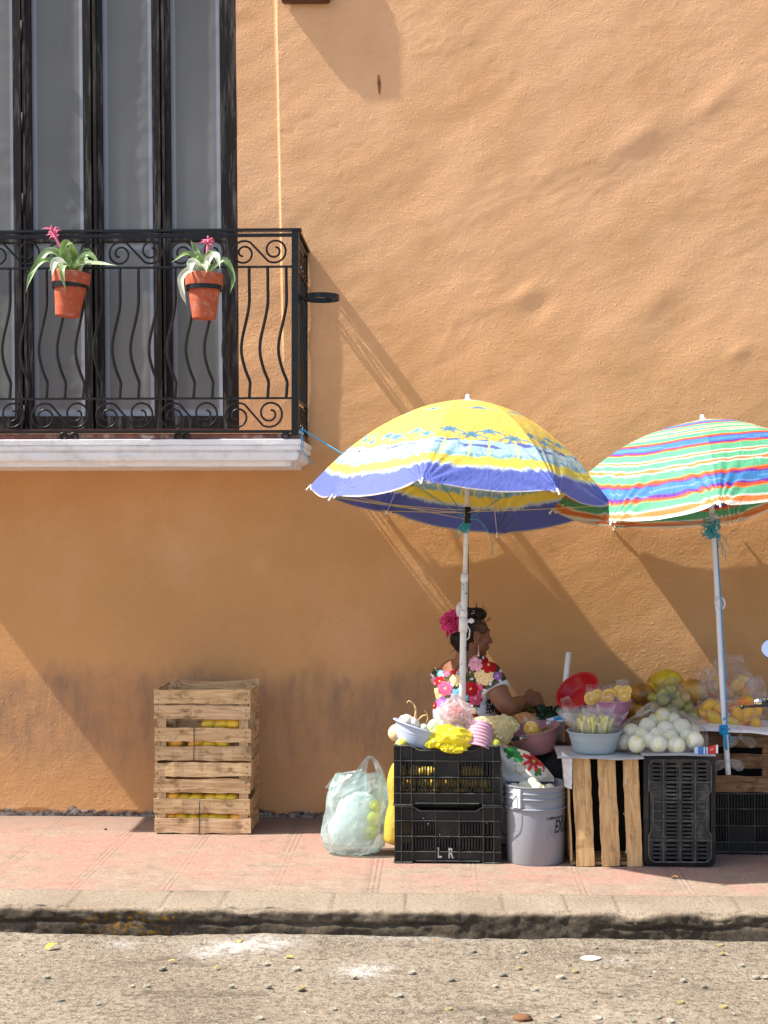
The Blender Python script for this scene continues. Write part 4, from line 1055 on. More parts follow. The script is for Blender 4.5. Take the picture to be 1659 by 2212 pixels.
# hidden support behind the displays
t = thing('wooden_crate', 'wooden crate at the back by the wall carrying the papayas', 'crate', (W(1400, 1700, .4).x, -.4, 0))
bx0, bx1 = W(1240, 1600, .6).x, W(1520, 1600, .6).x; zsu = .505
for k in range(4):
    z_ = .05+k*.135; mb = MB(); mb.plank((bx0, -.66, z_), (bx1, -.66, z_), .09, .008, (0, -1, 0), (1, 1, 1)); ob('slat', mb, w_dark, t, smooth=False)
    for xx in (bx0, bx1): mb = MB(); mb.plank((xx, -.65, z_), (xx, -.16, z_), .09, .008, (1, 0, 0), (1, 1, 1)); ob('slat', mb, w_dark, t, smooth=False)
mb = MB(); mb.box(((bx0+bx1)/2, -.41, zsu-.006), (bx1-bx0, .5, .012)); ob('lid', mb, w_dark, t, smooth=False)
# ============================================================ BUCKET
QBk = .905; bc = W(1156, 1850, QBk); bcx = bc.x
sb = sc(QBk); rt = 71*1/sb; rb_ = 61.5/sb; zbk = W(1156, 1689, QBk).z
t = thing('bucket', 'grey plastic paint bucket with dark lettering, filled with peeled fruit', 'bucket', (bcx, -QBk, 0))
def zb2(py): return W(1156, py-7, QBk).z
Hk = zbk
rprof = lambda z: lerp(rb_, rt-.008, z/Hk)
pf = [(0, .004), (rb_-.006, .004), (rb_-.002, 0), (rb_, .004), (rprof(Hk*.70), Hk*.70), (rprof(Hk*.70)+.008, Hk*.702), (rprof(Hk*.70)+.008, Hk*.715), (rprof(.72*Hk), Hk*.72), (rprof(.83*Hk), .83*Hk), (rprof(.83*Hk)+.007, .832*Hk), (rprof(.83*Hk)+.007, .84*Hk), (rprof(.85*Hk), .85*Hk), (rprof(.90*Hk), .90*Hk),
      (rprof(.9*Hk)+.006, .902*Hk), (rprof(.9*Hk)+.006, .91*Hk), (rprof(.92*Hk), .92*Hk), (rprof(Hk)+.001, .97*Hk), (rt, .985*Hk), (rt, .998*Hk), (rt-.003, Hk), (rt-.009, .99*Hk), (rt-.012, .8*Hk), (rb_, .5*Hk), (0, .5*Hk)]
mb = MB(); mb.lathe(pf, 64, Matrix.Translation((bcx, -QBk, 0)))
ob('shell', mb, material('grey_bucket_plastic', (0.25, 0.265, 0.295), .38, var=.06, vscale=5, dirt=(.30, .25, .22), dirt_amt=.5, dscale=6, spec=.4), t, auto=35)
def on_bucket(px, z, off=.0009):
    """angle on the bucket where the picture column px falls"""
    r = rprof(z)+off; a = math.asin(max(-.999, min(.999, ((px-1156)/sb)/r))); return a, r
def wrap(vs, a0, z0, off):
    out = []
    for v in vs:
        z = z0+v.y; r = rprof(z)+off+v.z; a = a0+v.x/r; out.append((bcx+r*math.sin(a), -QBk-r*math.cos(a), z))
    return out
m_ink = material('black_print', (.012, .012, .012), .6, dirt=(.3, .3, .3), dirt_amt=.35, dscale=30)
m_gink = material('grey_print', (.26, .26, .27), .6)
for txt, px, py, sz, sh, fw, bo, mm in (('LUBRICANTES', 1176, 1776+0, .0165, 0, 1.0, .0005, m_ink), ('EXLUB', 1193.5, 1806, .080, .18, .50, .0018, m_ink)):
    z0_ = W(px, py-6, QBk+rb_*.9).z; a0, _ = on_bucket(px, z0_)
    vs, fs = text_mesh(txt, sz, .0001, sh, fw, bo); mb = MB(); mb.add(wrap(vs, a0, z0_, .0011), fs); ob('lettering', mb, mm, t, smooth=False)
z0_ = W(1180, 1802, QBk+rb_*.9).z; a0, _ = on_bucket(1175, z0_)
mP = spline([(0, -.020), (.004, -.028), (.009, -.018), (.012, .030), (.018, .036), (.022, .022), (.026, -.004), (.031, .002), (.036, .020), (.041, .012), (.043, -.018), (.048, -.022)], 5)
mb = MB(); mb.tube([Vector(wrap([Vector((p[0], p[1], 0))], a0, z0_, .001)[0]) for p in mP], .0011, 5); ob('lettering', mb, m_gink, t)
mb = MB()      # small print on the left: rules and broken lines of tiny type
for (px, py, wd) in ((1122, 1803, .022), (1118, 1808, .050), (1120, 1812, .034), (1122, 1815, .028), (1122, 1823, .034), (1124, 1828, .03), (1114, 1838, .02), (1116, 1842, .032)):
    z0_ = W(px, py-6, QBk+rb_*.9).z; a0, _ = on_bucket(px-14, z0_)
    x = 0
    while x < wd:
        l = R.uniform(.002, .006) if py != 1808 else wd; hgt = .0014 if py != 1808 else .0008
        v4 = [Vector((x, 0, 0)), Vector((x+l, 0, 0)), Vector((x+l, hgt, 0)), Vector((x, hgt, 0))]
        mb.add(wrap(v4, a0, z0_, .001), [(0, 1, 2, 3)]); x += l+.0016
ob('lettering', mb, m_gink, t, smooth=False)
# handle boss and wire
z0_ = W(1100, 1724, QBk+.05).z; 
mb = MB(); ab = on_bucket(1116, z0_)[0]; r = rprof(z0_)+.004
mb.box((bcx+r*math.sin(ab), -QBk-r*math.cos(ab), W(1116, 1724, QBk+.1).z), (.042, .014, .085), (0, 0, ab), bev=.002); ob('handle_lug', mb, material('light_grey_plastic', (.55, .56, .58), .45), t, smooth=False)
pB = Vector((bcx+(r+.009)*math.sin(ab), -QBk-(r+.009)*math.cos(ab), W(1116, 1717, QBk+.1).z))
P = [pB, pB+Vector((-.02, -.006, -.03)), pB+Vector((-.052, -.0, -.075)), pB+Vector((-.066, .03, -.13)), pB+Vector((-.06, .06, -.18)), pB+Vector((-.03, .1, -.2))]
mb = MB(); mb.tube([Vector(p) for p in spline(P, 5)], .0022, 6); ob('handle', mb, m_iron, t)
m_peel = material('peeled_fruit_pith', (1, 1, 1), .5, var=.05, spec=.3, bump=.001, bscale=50, trans=.12)
def peeled(c, r, seed, lab, grp, name='peeled_orange', yellow=.35):
    def fn(p):
        k = 1.0
        for i in range(9):
            a = i*2.4+seed; v = Vector((math.cos(a)*.85, math.sin(a)*.85, math.sin(i*1.7+seed)*.7)).normalized(); d = p.dot(v)
            if d > .94: k = min(k, .94/d)
        return p*(.5+.5*k if k < 1 else 1)*(1+.015*noise.noise(p*3+Vector((seed, 0, 0))))
    def cf(v):
        v = v/r; t = sstep(-.15, .45, nz(v.x*1.6+seed, v.y*1.6, v.z*1.6+seed*2)); t2 = sstep(.25, .5, nz(v.x*5+seed, v.y*5, v.z*5))
        a = (.84, .82, .66); b_ = (.80, .68, .24); c = [lerp(a[i], b_[i], t*yellow*1.5 if t*yellow < .6 else .9) for i in range(3)]
        return tuple(lerp(c[i], (.62, .60, .22)[i], t2*yellow) for i in range(3))
    mb = MB(); mb.ball((0, 0, 0), r, None, 4, fn, cf); o = ob(name, mb, m_peel); o.location = c
    tag(o, lab, 'peeled orange', grp); return o
for i, (px, py, r) in enumerate(((1150, 1697, 17), (1133, 1702, 16), (1160, 1706, 16), (1187, 1708, 15), (1110, 1706, 15), (1172, 1710, 15))):
    p = W(px, py, QBk+.01*(i % 3)); peeled((p.x, p.y, p.z), r/sb, i, 'peeled cream fruit heaped inside the grey bucket', 'peeled fruit in the bucket')
# ============================================================ BAGS BY THE CRATES
# pale teal carrier bag
def bagshape(name, rings, mat, parent, seed, amp, n=56, cap0=True, cap1=False, drape=1.0, col=(1, 1, 1), sub=5, auto=None, ang0=0, flat=False):
    """rings: (x, y, z, rx, ry) from bottom to top"""
    P = spline(rings, sub); vs = []; m = len(P)
    for j, p in enumerate(P):
        for k in range(n):
            a = 2*PI*k/n; cx, sy = math.cos(a), math.sin(a); t = j/(m-1)
            f = 1-abs(noise.noise(Vector((cx*1.8+seed, sy*1.8, t*2.6))))*2
            g = 1-abs(noise.noise(Vector((cx*4.3, sy*4.3+seed, t*5.5))))*2
            h = 1-abs(noise.noise(Vector((cx*9+seed, sy*9, t*3.0))))*2
            d = amp*(f*.5+g*.35+h*.2-.45)
            vs.append((p[0]+cx*p[3]*(1+d), p[1]+sy*p[4]*(1+d), p[2]+amp*.35*p[3]*g))
    fs = [(j*n+k, j*n+(k+1) % n, (j+1)*n+(k+1) % n, (j+1)*n+k) for j in range(m-1) for k in range(n)]
    if cap0: fs.append(tuple(range(n-1, -1, -1)))
    if cap1: fs.append(tuple((m-1)*n+k for k in range(n)))
    if flat: vs = [(v[0]+R.uniform(-1, 1)*.0022, v[1]+R.uniform(-1, 1)*.003, v[2]+R.uniform(-1, 1)*.003) for v in vs]
    mb = MB(); mb.add(vs, fs, col); return ob(name, mb, mat, parent, auto=auto, smooth=not flat)
q = .80; s = sc(q)
f_teal = plastic_film('teal_film', (0.76, 0.88, 0.89), .28, .14, .5, (.82, .96, .95))
tb = thing('carrier_bag', 'pale teal translucent carrier bag with handles, bulging beside the black crates', 'bag', GZ(768, 1820, 0))
B = lambda px, py, rx, ry, dy=0: (W(px, py, q).x, -q+dy, W(px, py, q).z, rx/s, ry/s)
rings = [B(765, 1840, 40, 28), B(764, 1836, 58, 40), B(765, 1805, 70, 46), B(768, 1765, 69, 46), B(771, 1728, 66, 42), B(774, 1698, 60, 34), B(775, 1672, 50, 20)]
bagshape('body', rings, f_teal, tb, 4.0, .10, 34, sub=3, flat=True)
def strap(mb, P, w0, nrm=(0, -1, 0), seed=0, th=.001):
    P = spline(P, 7); n = len(P); vs = []
    for i, p in enumerate(P):
        d = Vector(P[min(i+1, n-1)][:3])-Vector(P[max(i-1, 0)][:3]); d.normalize(); s_ = d.cross(Vector(nrm)).normalized()
        for k in range(7):
            u = k/6-.5; wv = .006*math.sin(k*2.2+seed+i*.12); vs.append(Vector(p[:3])+s_*u*2*p[3]+Vector(nrm)*wv)
    mb.add(vs, [(i*7+k, i*7+k+1, (i+1)*7+k+1, (i+1)*7+k) for i in range(n-1) for k in range(6)])
PT = lambda px, py, w_, dy=0: (W(px, py, q).x, -q+dy, W(px, py, q).z, w_/s)
mb = MB(); strap(mb, [PT(765, 1715, 26, -.05), PT(778, 1680, 17, -.03), PT(786, 1655, 8, -.01), PT(795, 1638, 4, 0), PT(806, 1640, 4), PT(818, 1660, 7, -.01), PT(826, 1690, 12, -.02), PT(824, 1725, 22, -.04)], .02, seed=1); ob('handle', mb, f_teal, tb)
mb = MB(); strap(mb, [PT(716, 1705, 14, -.03), PT(728, 1684, 9, 0), PT(745, 1676, 6, .02), PT(765, 1673, 6, .02), PT(785, 1668, 7, .0)], .02, seed=2); ob('handle', mb, f_teal, tb)
# contents
o = bagshape('inner_bag', [B(765, 1826, 40, 24), B(762, 1795, 52, 30), B(770, 1760, 46, 28), B(775, 1728, 36, 20), B(780, 1712, 12, 8)], plastic_film('white_film', (.95, .96, .96), .9, .2, .3), None, 9, .14, 40, cap1=True)
tag(o, 'crumpled white bag inside the teal carrier bag', 'bag')
for i, (px, py, r) in enumerate(((812, 1770, 22), (806, 1795, 22), (770, 1800, 20), (815, 1745, 16), (790, 1808, 18))):
    p = W(px, py, q+.045); o = fruit('lemon', 'bright yellow fruit inside the teal carrier bag', 'fruit', 'yellow fruit in the teal bag', p-Vector((.02, -.03, .0)), 2*r/s, 'ball', i, cols=((.80, .72, .10), (.76, .74, .25)))
# yellow mesh sack
q = .86; s = sc(q); mesh_m = material('yellow_mesh', (0.50, 0.33, 0.04), .8, bump=.003, bscale=150, var=.2, vscale=60)
o = bagshape('mesh_sack', [B(862, 1822, 22, 22), B(862, 1812, 34, 30), B(862, 1775, 31, 30), B(866, 1735, 26, 26), B(864, 1690, 27, 26), B(862, 1655, 16, 15), B(862, 1642, 4, 4)], mesh_m, None, 2.5, .10, 48, cap1=True)
tag(o, 'yellow mesh sack squeezed behind the black crates', 'sack')
for v in range(0): pass
# ============================================================ GOODS ON THE STALL
def art(n, draw):
    pass
def bowl(name, label, c, r_top, r_bot, h, mat, rot=(0, 0, 0), rim=.008, rings=0, group=None, cat='bowl', lip=.004):
    M = Matrix.Translation(c) @ Euler(rot).to_matrix().to_4x4()
    pf = [(0, 0), (r_bot*.96, 0), (r_bot, .004)]
    nst = 26
    for i in range(1, nst+1):
        t = i/nst; r = lerp(r_bot, r_top-rim, t**.85); z = lerp(.004, h-.006, t)
        if rings: r += .0022*math.cos(t*rings*2*PI)
        elif .60 < t < .64: r += .0015
        pf.append((r, z))
    pf += [(r_top, h-.005), (r_top, h-.001), (r_top-.002, h), (r_top-rim-.003, h-.002)]
    for i in range(12, -1, -1): t = i/12; pf.append((lerp(r_bot, r_top-rim, t**.85)-.004, lerp(.008, h-.006, t)))
    pf.append((0, .008))
    mb = MB(); mb.lathe(pf, 56, M); o = ob(name, mb, mat, auto=40, origin=c)
    return tag(o, label, cat, group)
m_blue = material('pale_blue_plastic', (0.40, 0.46, 0.60), .38, var=.05); m_bgrey = material('blue_grey_plastic', (0.30, 0.37, 0.42), .42, var=.06)
m_mauve = material('mauve_plastic', (0.60, 0.33, 0.41), .38, var=.05); m_mag = material('pink_tub_plastic', (.52, .21, .32), .4, var=.05); m_redp = material('red_plastic', (0.42, 0.012, 0.018), .25, var=.05, spec=.5)
m_dmauve = material('dusky_pink_plastic', (.40, .19, .20), .42, var=.06)
ZT1 = ztop_ - .012
# tilted pale blue bowl on the left
q = .86; s = sc(q)
cpos = W(903, 1611, q)
bowl('plastic_bowl', 'pale blue plastic bowl tipped over the left corner of the black crate', cpos, .145, .098, .088, m_blue, (math.radians(-4), math.radians(17), 0), rim=.012)
# mauve ribbed tub lying on its side
cpos = W(1040, 1609, .90)
bowl('plastic_tub', 'mauve ribbed plastic tub turned upside down on the black crate', W(1037, 1578, .88)+Vector((0, 0, .03)), .082, .060, .125, m_mauve, (math.radians(155), math.radians(12), 0), rim=.004, rings=7, cat='tub')
# yellow crumpled bag
def crumple(name, label, cat, c, rad, mat, seed, amp=.3, fr=2.2, rot=None, col=(1, 1, 1), group=None, sub=4, parent=None, pinch=None):
    film = 'film' in mat.name
    if film: sub = 4; amp *= 1.0; fr *= .95
    mb = MB(); f = crumple_fn(seed, amp, fr)
    def ff(p):
        k = f(p)
        if pinch: 
            t = sstep(pinch, 1, p.z); k = Vector((k.x*(1-.75*t), k.y*(1-.75*t), k.z*(1+.25*t)))
        return k
    mb.ball((0, 0, 0), rad, rot, sub, ff, col); 
    if parent is not None:
        mb.v = [tuple(Vector(v)+Vector(c)) for v in mb.v]; return ob(name, mb, mat, parent, auto=25, smooth=not film)
    o = ob(name, mb, mat, auto=22, smooth=not film); o.location = c; return tag(o, label, cat, group)
f_yel = plastic_film('yellow_film', (0.90, 0.80, 0.04), .80, .25, .35); f_pyel = plastic_film('pale_yellow_film', (0.93, .86, .52), .72, .25, .5); f_pinkf = plastic_film('pink_film', (.85, .68, .70), .38, .12, .5)
yb = thing('plastic_bag', 'bright yellow plastic bag flopped over the front of the black crate', 'bag', W(970, 1600, 1.0))
crumple('body', '', '', W(975, 1592, .97), (.085, .05, .048), f_yel, 3, .5, 1.1, (0, math.radians(8), 0), parent=yb)
crumple('tail', '', '', W(948, 1603, .98), (.055, .03, .024), f_yel, 8, .5, 1.2, (0, math.radians(-12), 0), parent=yb)
crumple('knot', '', '', W(985, 1617, 1.01), (.038, .022, .018), f_yel, 12, .8, 1.6, parent=yb)
crumple('knot', '', '', W(968, 1616, 1.01), (.028, .018, .016), f_yel, 19, .8, 1.6, parent=yb)
# pale yellow net-like bag
pb = thing('plastic_bag', 'pale yellow thin bag of sliced vegetables draped behind the mauve tub', 'bag', W(1070, 1590, .8))
crumple('body', '', '', W(1082, 1580, .80), (.055, .05, .065), f_pyel, 21, .25, 2, parent=pb)
crumple('film', '', '', W(1045, 1563, .80), (.095, .05, .030), f_pyel, 25, .5, 2, (0, math.radians(-5), 0), parent=pb)
crumple('film', '', '', W(1095, 1562, .80), (.055, .04, .030), f_pyel, 27, .5, 2.2, (0, math.radians(25), 0), parent=pb)
# pink clear bag round the pole foot
pk = thing('plastic_bag', 'clear pinkish crumpled bag bunched around the foot of the umbrella pole', 'bag', W(985, 1550, .88))
crumple('body', '', '', W(984, 1537, .90), (.072, .05, .062), f_pinkf, 31, .45, 2, parent=pk, pinch=.3)
crumple('body', '', '', W(975, 1562, .92), (.066, .045, .040), f_clear, 33, .5, 2.4, parent=pk)
crumple('body', '', '', W(1000, 1558, .90), (.055, .04, .034), f_clear, 35, .5, 2.4, parent=pk)
mb = MB(); 
o = crumple('meat_scraps', 'pink red scraps wrapped inside the clear crumpled bag', 'food', W(988, 1545, .88), (.044, .03, .04), material('pink_flesh', (.62, .22, .22), .5, var=.3, vscale=30), 37, .25)
# roots, garlic, cabbage in the blue bowl
m_root = material('root_skin', (.56, .38, .18), .8, var=.2)
def rootobj(pts, r0, label):
    mb = MB(); P = [Vector(p) for p in spline([W(a, b_, .87) for a, b_ in pts], 5)]
    P = [p+Vector((0, .006*nz(p.x*60, 1, p.z*60), 0)) for p in P]; mb.tube(P, [lerp(r0, r0*.35, i/len(P)) for i in range(len(P))], 7)
    tag(ob('dried_root', mb, m_root), label, 'root')
rootobj([(896, 1556), (898, 1540), (897, 1528), (890, 1518), (883, 1514), (879, 1519)], .0055, 'tall bent dry root standing up from the blue bowl')
rootobj([(899, 1562), (908, 1550), (918, 1545), (924, 1550), (920, 1562), (912, 1568)], .0045, 'looped dry root curling over the blue bowl rim')
rootobj([(924, 1550), (921, 1540), (917, 1535)], .0030, 'short thin root sprig beside the looped root')
for i, (px, py, r, col, lab) in enumerate(((877, 1560, 17, (.80, .66, .62), 'white garlic bulb at the left edge of the blue bowl'), (892, 1563, 14, (.82, .74, .70), 'white garlic bulb second from the left in the blue bowl'), (915, 1572, 10, (.8, .76, .70), 'small garlic bulb beside the green cabbage piece'),
        (938, 1570, 16, (.62, .76, .42), 'pale green cabbage piece in the blue bowl'), (952, 1570, 13, (.78, .80, .66), 'pale cabbage heart by the clear bag'))):
    p = W(px, py, .86); mb = MB(); mb.ball((0, 0, 0), r/sc(.86), None, 4, crumple_fn(i+50, .10, 1.6), col); o = ob('vegetable', mb, m_peel); o.location = p; o.name = 'garlic_bulb' if 'garlic' in lab else 'cabbage_piece'; tag(o, lab, 'vegetable')
for i, (px, py) in enumerate(((868, 1605), (1068, 1606))):
    p = W(px, py+3, .93); fruit('lime', ['green fruit peeping out of the crate under the blue bowl', 'dull green fruit under the mauve tub'][i], 'fruit', None, p, .06, 'ball', i, cols=(YGR, (.5, .5, .12)))
# bags of goods next to crate (cream fruit behind left edge)
p = W(858, 1583, .80); fruit('melon', 'cream coloured melon just behind the blue bowl', 'melon', None, p, .085, 'ball', 5, cols=((.78, .52, .28), (.80, .60, .36)))
# ---- poinsettia printed sack
q = .83
def pset_col(u, v):
    X = u*1659+0; 
    return (1, 1, 1)
def star(x, y, cx, cy, r, n, rot, sharp=.55):
    dx, dy = x-cx, y-cy; d = math.hypot(dx, dy); 
    if d > r: return False
    a = math.atan2(dy, dx)+rot; return d < r*(sharp+(1-sharp)*abs(math.cos(n*a/2)))
def pcol(px, py):
    x = (px-823)/.2975; y = (py-1262)/.2975       # measured frame of the print
    c = (.74, .71, .64)
    if nz(x*.12, y*.12, 3) > .33: c = (.60, .52, .40)
    if star(x, y, 950, 1215, 62, 5, .4, .5) or star(x, y, 1010, 1275, 30, 5, 0, .5) or star(x, y, 985, 1240, 50, 5, 2, .5): c = (.03, .25, .06)
    if star(x, y, 1180, 1310, 30, 4, .2) or star(x, y, 1140, 1365, 34, 4, .9) or star(x, y, 930, 1165, 26, 4, 0): c = (.03, .20, .04)
    if star(x, y, 1012, 1340, 46, 6, .5, .62) and not star(x, y, 1012, 1340, 36, 6, .5, .62): c = (.42, .28, .06)
    if star(x, y, 1035, 1195, 48, 6, .2, .6): c = (.78, .66, .46)
    if star(x, y, 1110, 1280, 84, 8, .3, .42): c = (.42, .02, .02) if star(x, y, 1110, 1280, 60, 8, .75, .4) else (.62, .03, .02)
    if math.hypot(x-1110, y-1285) < 11: c = (.6, .5, .08)
    for (a, b_) in ((1040, 1235), (1030, 1250), (1048, 1305), (1036, 1305), (1180, 1265), (1190, 1290), (1182, 1335), (1180, 1355), (910, 1165), (925, 1180)):
        if math.hypot(x-a, y-b_) < 9: c = (.60, .02, .02)
    return c
poly_l = [(1080, 1603), (1081, 1640), (1088, 1685)]
def psack(u, v):
    py = lerp(1604+18*u, 1688, v); xl = 1079+8*v; xr = 1135+lerp(0, 62, min(1, v*1.15)**.7)
    px = lerp(xl, xr, u); qq = q+.03*math.sin(PI*u)*(.4+.6*v)+.012*nz(u*4, v*4, 2)-.02*v*0
    return W(px, py, qq), (px, py)
mb = MB(); mb.sheet(lambda u, v: psack(u, v)[0], 60, 60, lambda u, v: pcol(*psack(u, v)[1]))
mb.sheet(lambda u, v: psack(u, v)[0]+Vector((.0, .05*math.sin(PI*u)*math.sin(PI*min(.99, v))+.004, 0)), 14, 14, (.7, .68, .62))
tag(ob('printed_sack', mb, material('waxy_print', (1, 1, 1), .4, var=.05)), 'white sack printed with a red poinsettia and green leaves behind the bucket', 'sack')
# dark filler lump added behind so that no daylight passes between the goods
o = crumple('filler_lump', 'dark filler lump added in the shade behind the grey bucket', 'sack', W(1200, 1660, .62)+Vector((0, 0, -.10)), (.16, .10, .22), material('black_filler', (.015, .013, .012), .7), 71, .15)
# ---- dusky pink tub with peel
bowl('plastic_tub', 'wide dusky pink tub of peelings in front of the seated woman', W(1160, 1622, .66)+Vector((.0, 0, -.0)), .125, .085, .115, m_dmauve, (math.radians(6), math.radians(-9), 0), cat='tub', rim=.006)
for i in range(14):
    p = W(R.uniform(1135, 1200), R.uniform(1577, 1590), R.uniform(.6, .72)); mb = MB(); th = R.uniform(0, 6)
    mb.sheet(lambda u, v: (.022*math.cos(u*2.4+th), .022*math.sin(u*2.4+th), (v-.5)*.014+.01*math.sin(u*4)), 10, 3, RGB(*R.choice([(190, 160, 30), (150, 150, 40), (225, 200, 120), (210, 170, 60)])))
    o = ob('fruit_peel', mb, m_plain); o.location = p; o.rotation_euler = (R.uniform(-.8, .8), R.uniform(-.8, .8), 0); tag(o, 'curl of yellow peel lying in the dusky pink tub', 'peel', 'peelings in the tub')
mb = MB(); a = W(1098, 1598, .80); b_ = W(1122, 1595, .80); mb.tube([a, lerp(a, b_, .5), b_], [.007, .009, .007], 10); kn = ob('kitchen_knife', mb, m_dark)
tag(kn, 'black handled knife resting on the rim of the pink tub', 'knife')
mb = MB(); mb.plank(b_, W(1150, 1590, .76), .018, .0015, (0, -1, .3), warp=0); ob('blade', mb, material('steel', (.6, .6, .6), .3, metal=1), kn)
def slicebag(c, w_, h_, slices, label, orange=True, s0=450):
    """flat clear bag holding fruit slices"""
    r = thing('bag_of_slices', label, 'bag', c)
    c = Vector(c)
    def shell(u, v):
        a = 2*PI*u; t = v; fat = math.sin(PI*min(1, t*.8+.08))**.6; rx = w_/2*(.92+.08*math.sin(PI*t)); ry = .030*fat+.002
        n_ = crn(math.cos(a)*1.3, math.sin(a)*1.3, t*3, c.x*9)
        x = math.copysign(abs(math.cos(a))**.7, math.cos(a))
        return c+Vector((rx*x*(1+.04*n_), ry*math.sin(a)*(1+.25*n_), h_*t+.004*n_))
    mb = MB(); mb.sheet(shell, 22, 10); ob('film', mb, f_clear, r, smooth=False)
    for (dx, dz, rr, tilt) in slices:
        mb = MB(); M = Matrix.Translation(c+Vector((dx, -.012+R.uniform(-.006, .006), dz))) @ Euler((math.radians(90)+tilt[0], tilt[1], 0)).to_matrix().to_4x4()
        vs = []; cl = []; n = 28
        rad = [0, .12, .3, .6, .86, .90, 1.0]
        for side, z in ((1, .007), (-1, -.007)):
            for j, f in enumerate(rad):
                for k in range(n):
                    a = 2*PI*k/n; vs.append(M @ Vector((rr*f*math.cos(a), rr*f*math.sin(a), z*(1 if f < 1 else .6))))
                    seg = abs(math.cos(a*5)); cc = (.86, .48, .03) if seg > .25 else (.88, .62, .22)
                    if f <= .12: cc = (.9, .75, .45)
                    if f == .90: cc = (.88, .72, .38)
                    if f == 1.0: cc = (.85, .50, .06)
                    cl.append(cc)
        m_ = len(rad); fs = []
        for sd in range(2):
            o_ = sd*m_*n
            for j in range(m_-1):
                for k in range(n): fs.append((o_+j*n+k, o_+j*n+(k+1) % n, o_+(j+1)*n+(k+1) % n, o_+(j+1)*n+k))
        fs += [((m_-1)*n+k, (m_-1)*n+(k+1) % n, (2*m_-1)*n+(k+1) % n, (2*m_-1)*n+k) for k in range(n)]
        mb.add(vs, fs, cl); ob('orange_slice', mb, m_peel, r)
    return r
def crn(x, y, z, s): return 1-abs(noise.noise(Vector((x+s, y, z))))*2.5
# ---- newspaper under the goods
m_news = material('newsprint', (1, 1, 1), .85)
def news(u, v, px0, px1, q0, q1, z, seed, hang=.05, skew=0.0):
    x = lerp(W(px0, 1630, q0).x, W(px1, 1630, q0).x, u)+skew*v; qq = lerp(q1, q0, min(1, v/.82)); zz = z+.003+.004*nz(x*9, qq*9, seed)
    if v > .82:
        t = (v-.82)/.18; qq = q0+.012*math.sin(t*PI/2)+.004*nz(x*8, 0, seed); zz -= hang*t*(.55+.9*abs(nz(x*6, 2, seed)))
    return Vector((x, -qq, zz))
def ncol(u, v):
    c = .42; 
    if math.sin(v*230) > .1 and nz(u*60, v*14, 2) > -.25 and nz(u*5, v*6, 9) > -.15: c = .30
    if nz(u*3, v*4, 5) > .32: c = .34
    return (c, c*.98, c*.95)
for (px0, px1, q0_, q1_, z, sd, hg, sk, lab) in ((1208, 1395, 1.050, .72, wz, 3, .014, -.01, 'printed newspaper sheet folded over the pale wooden crate'), (1385, 1546, 1.05, .72, W(1465, 1629, QU).z, 6, .010, 0, 'newspaper sheet on top of the upright black crate')):
    mb = MB(); mb.sheet(lambda u, v: news(u, v, px0, px1, q0_, q1_, z, sd, hg, sk), 60, 60, ncol); tag(ob('newspaper', mb, m_news), lab, 'newspaper')
def nflap(u, v):
    p0 = W(lerp(1212, 1236, u), lerp(1622, 1640, u), 1.06); p1 = W(lerp(1220, 1236, u), lerp(1700, 1705, u), 1.0+.04*u); return lerp(p0, p1, v)+Vector((.003*nz(u*5, v*5, 3), .01*nz(v*6, u, 3), 0))
mb = MB(); mb.sheet(nflap, 14, 30, (.55, .56, .58)); tag(ob('newspaper', mb, m_news), 'grey newspaper edge hanging down left of the pale wooden crate', 'newspaper')
def wsheet(u, v):
    x = lerp(W(1500, 1580, .8).x, W(1668, 1590, .8).x+.16, u); qq = lerp(.35, .80, min(1, v/.85)); z = zt2+.008+.010*math.sin(u*5+.6)+.003*nz(x*10, qq*9, 4)
    if v > .85: z -= (v-.85)/.15*(.012+.008*nz(x*8, 1, 1))
    if u < .18: z += .0
    return Vector((x, -qq, z))
mb = MB(); mb.sheet(wsheet, 50, 30, (.78, .77, .78)); tag(ob('cloth_sheet', mb, m_news), 'white plastic sheet spread under the mango bags', 'sheet')
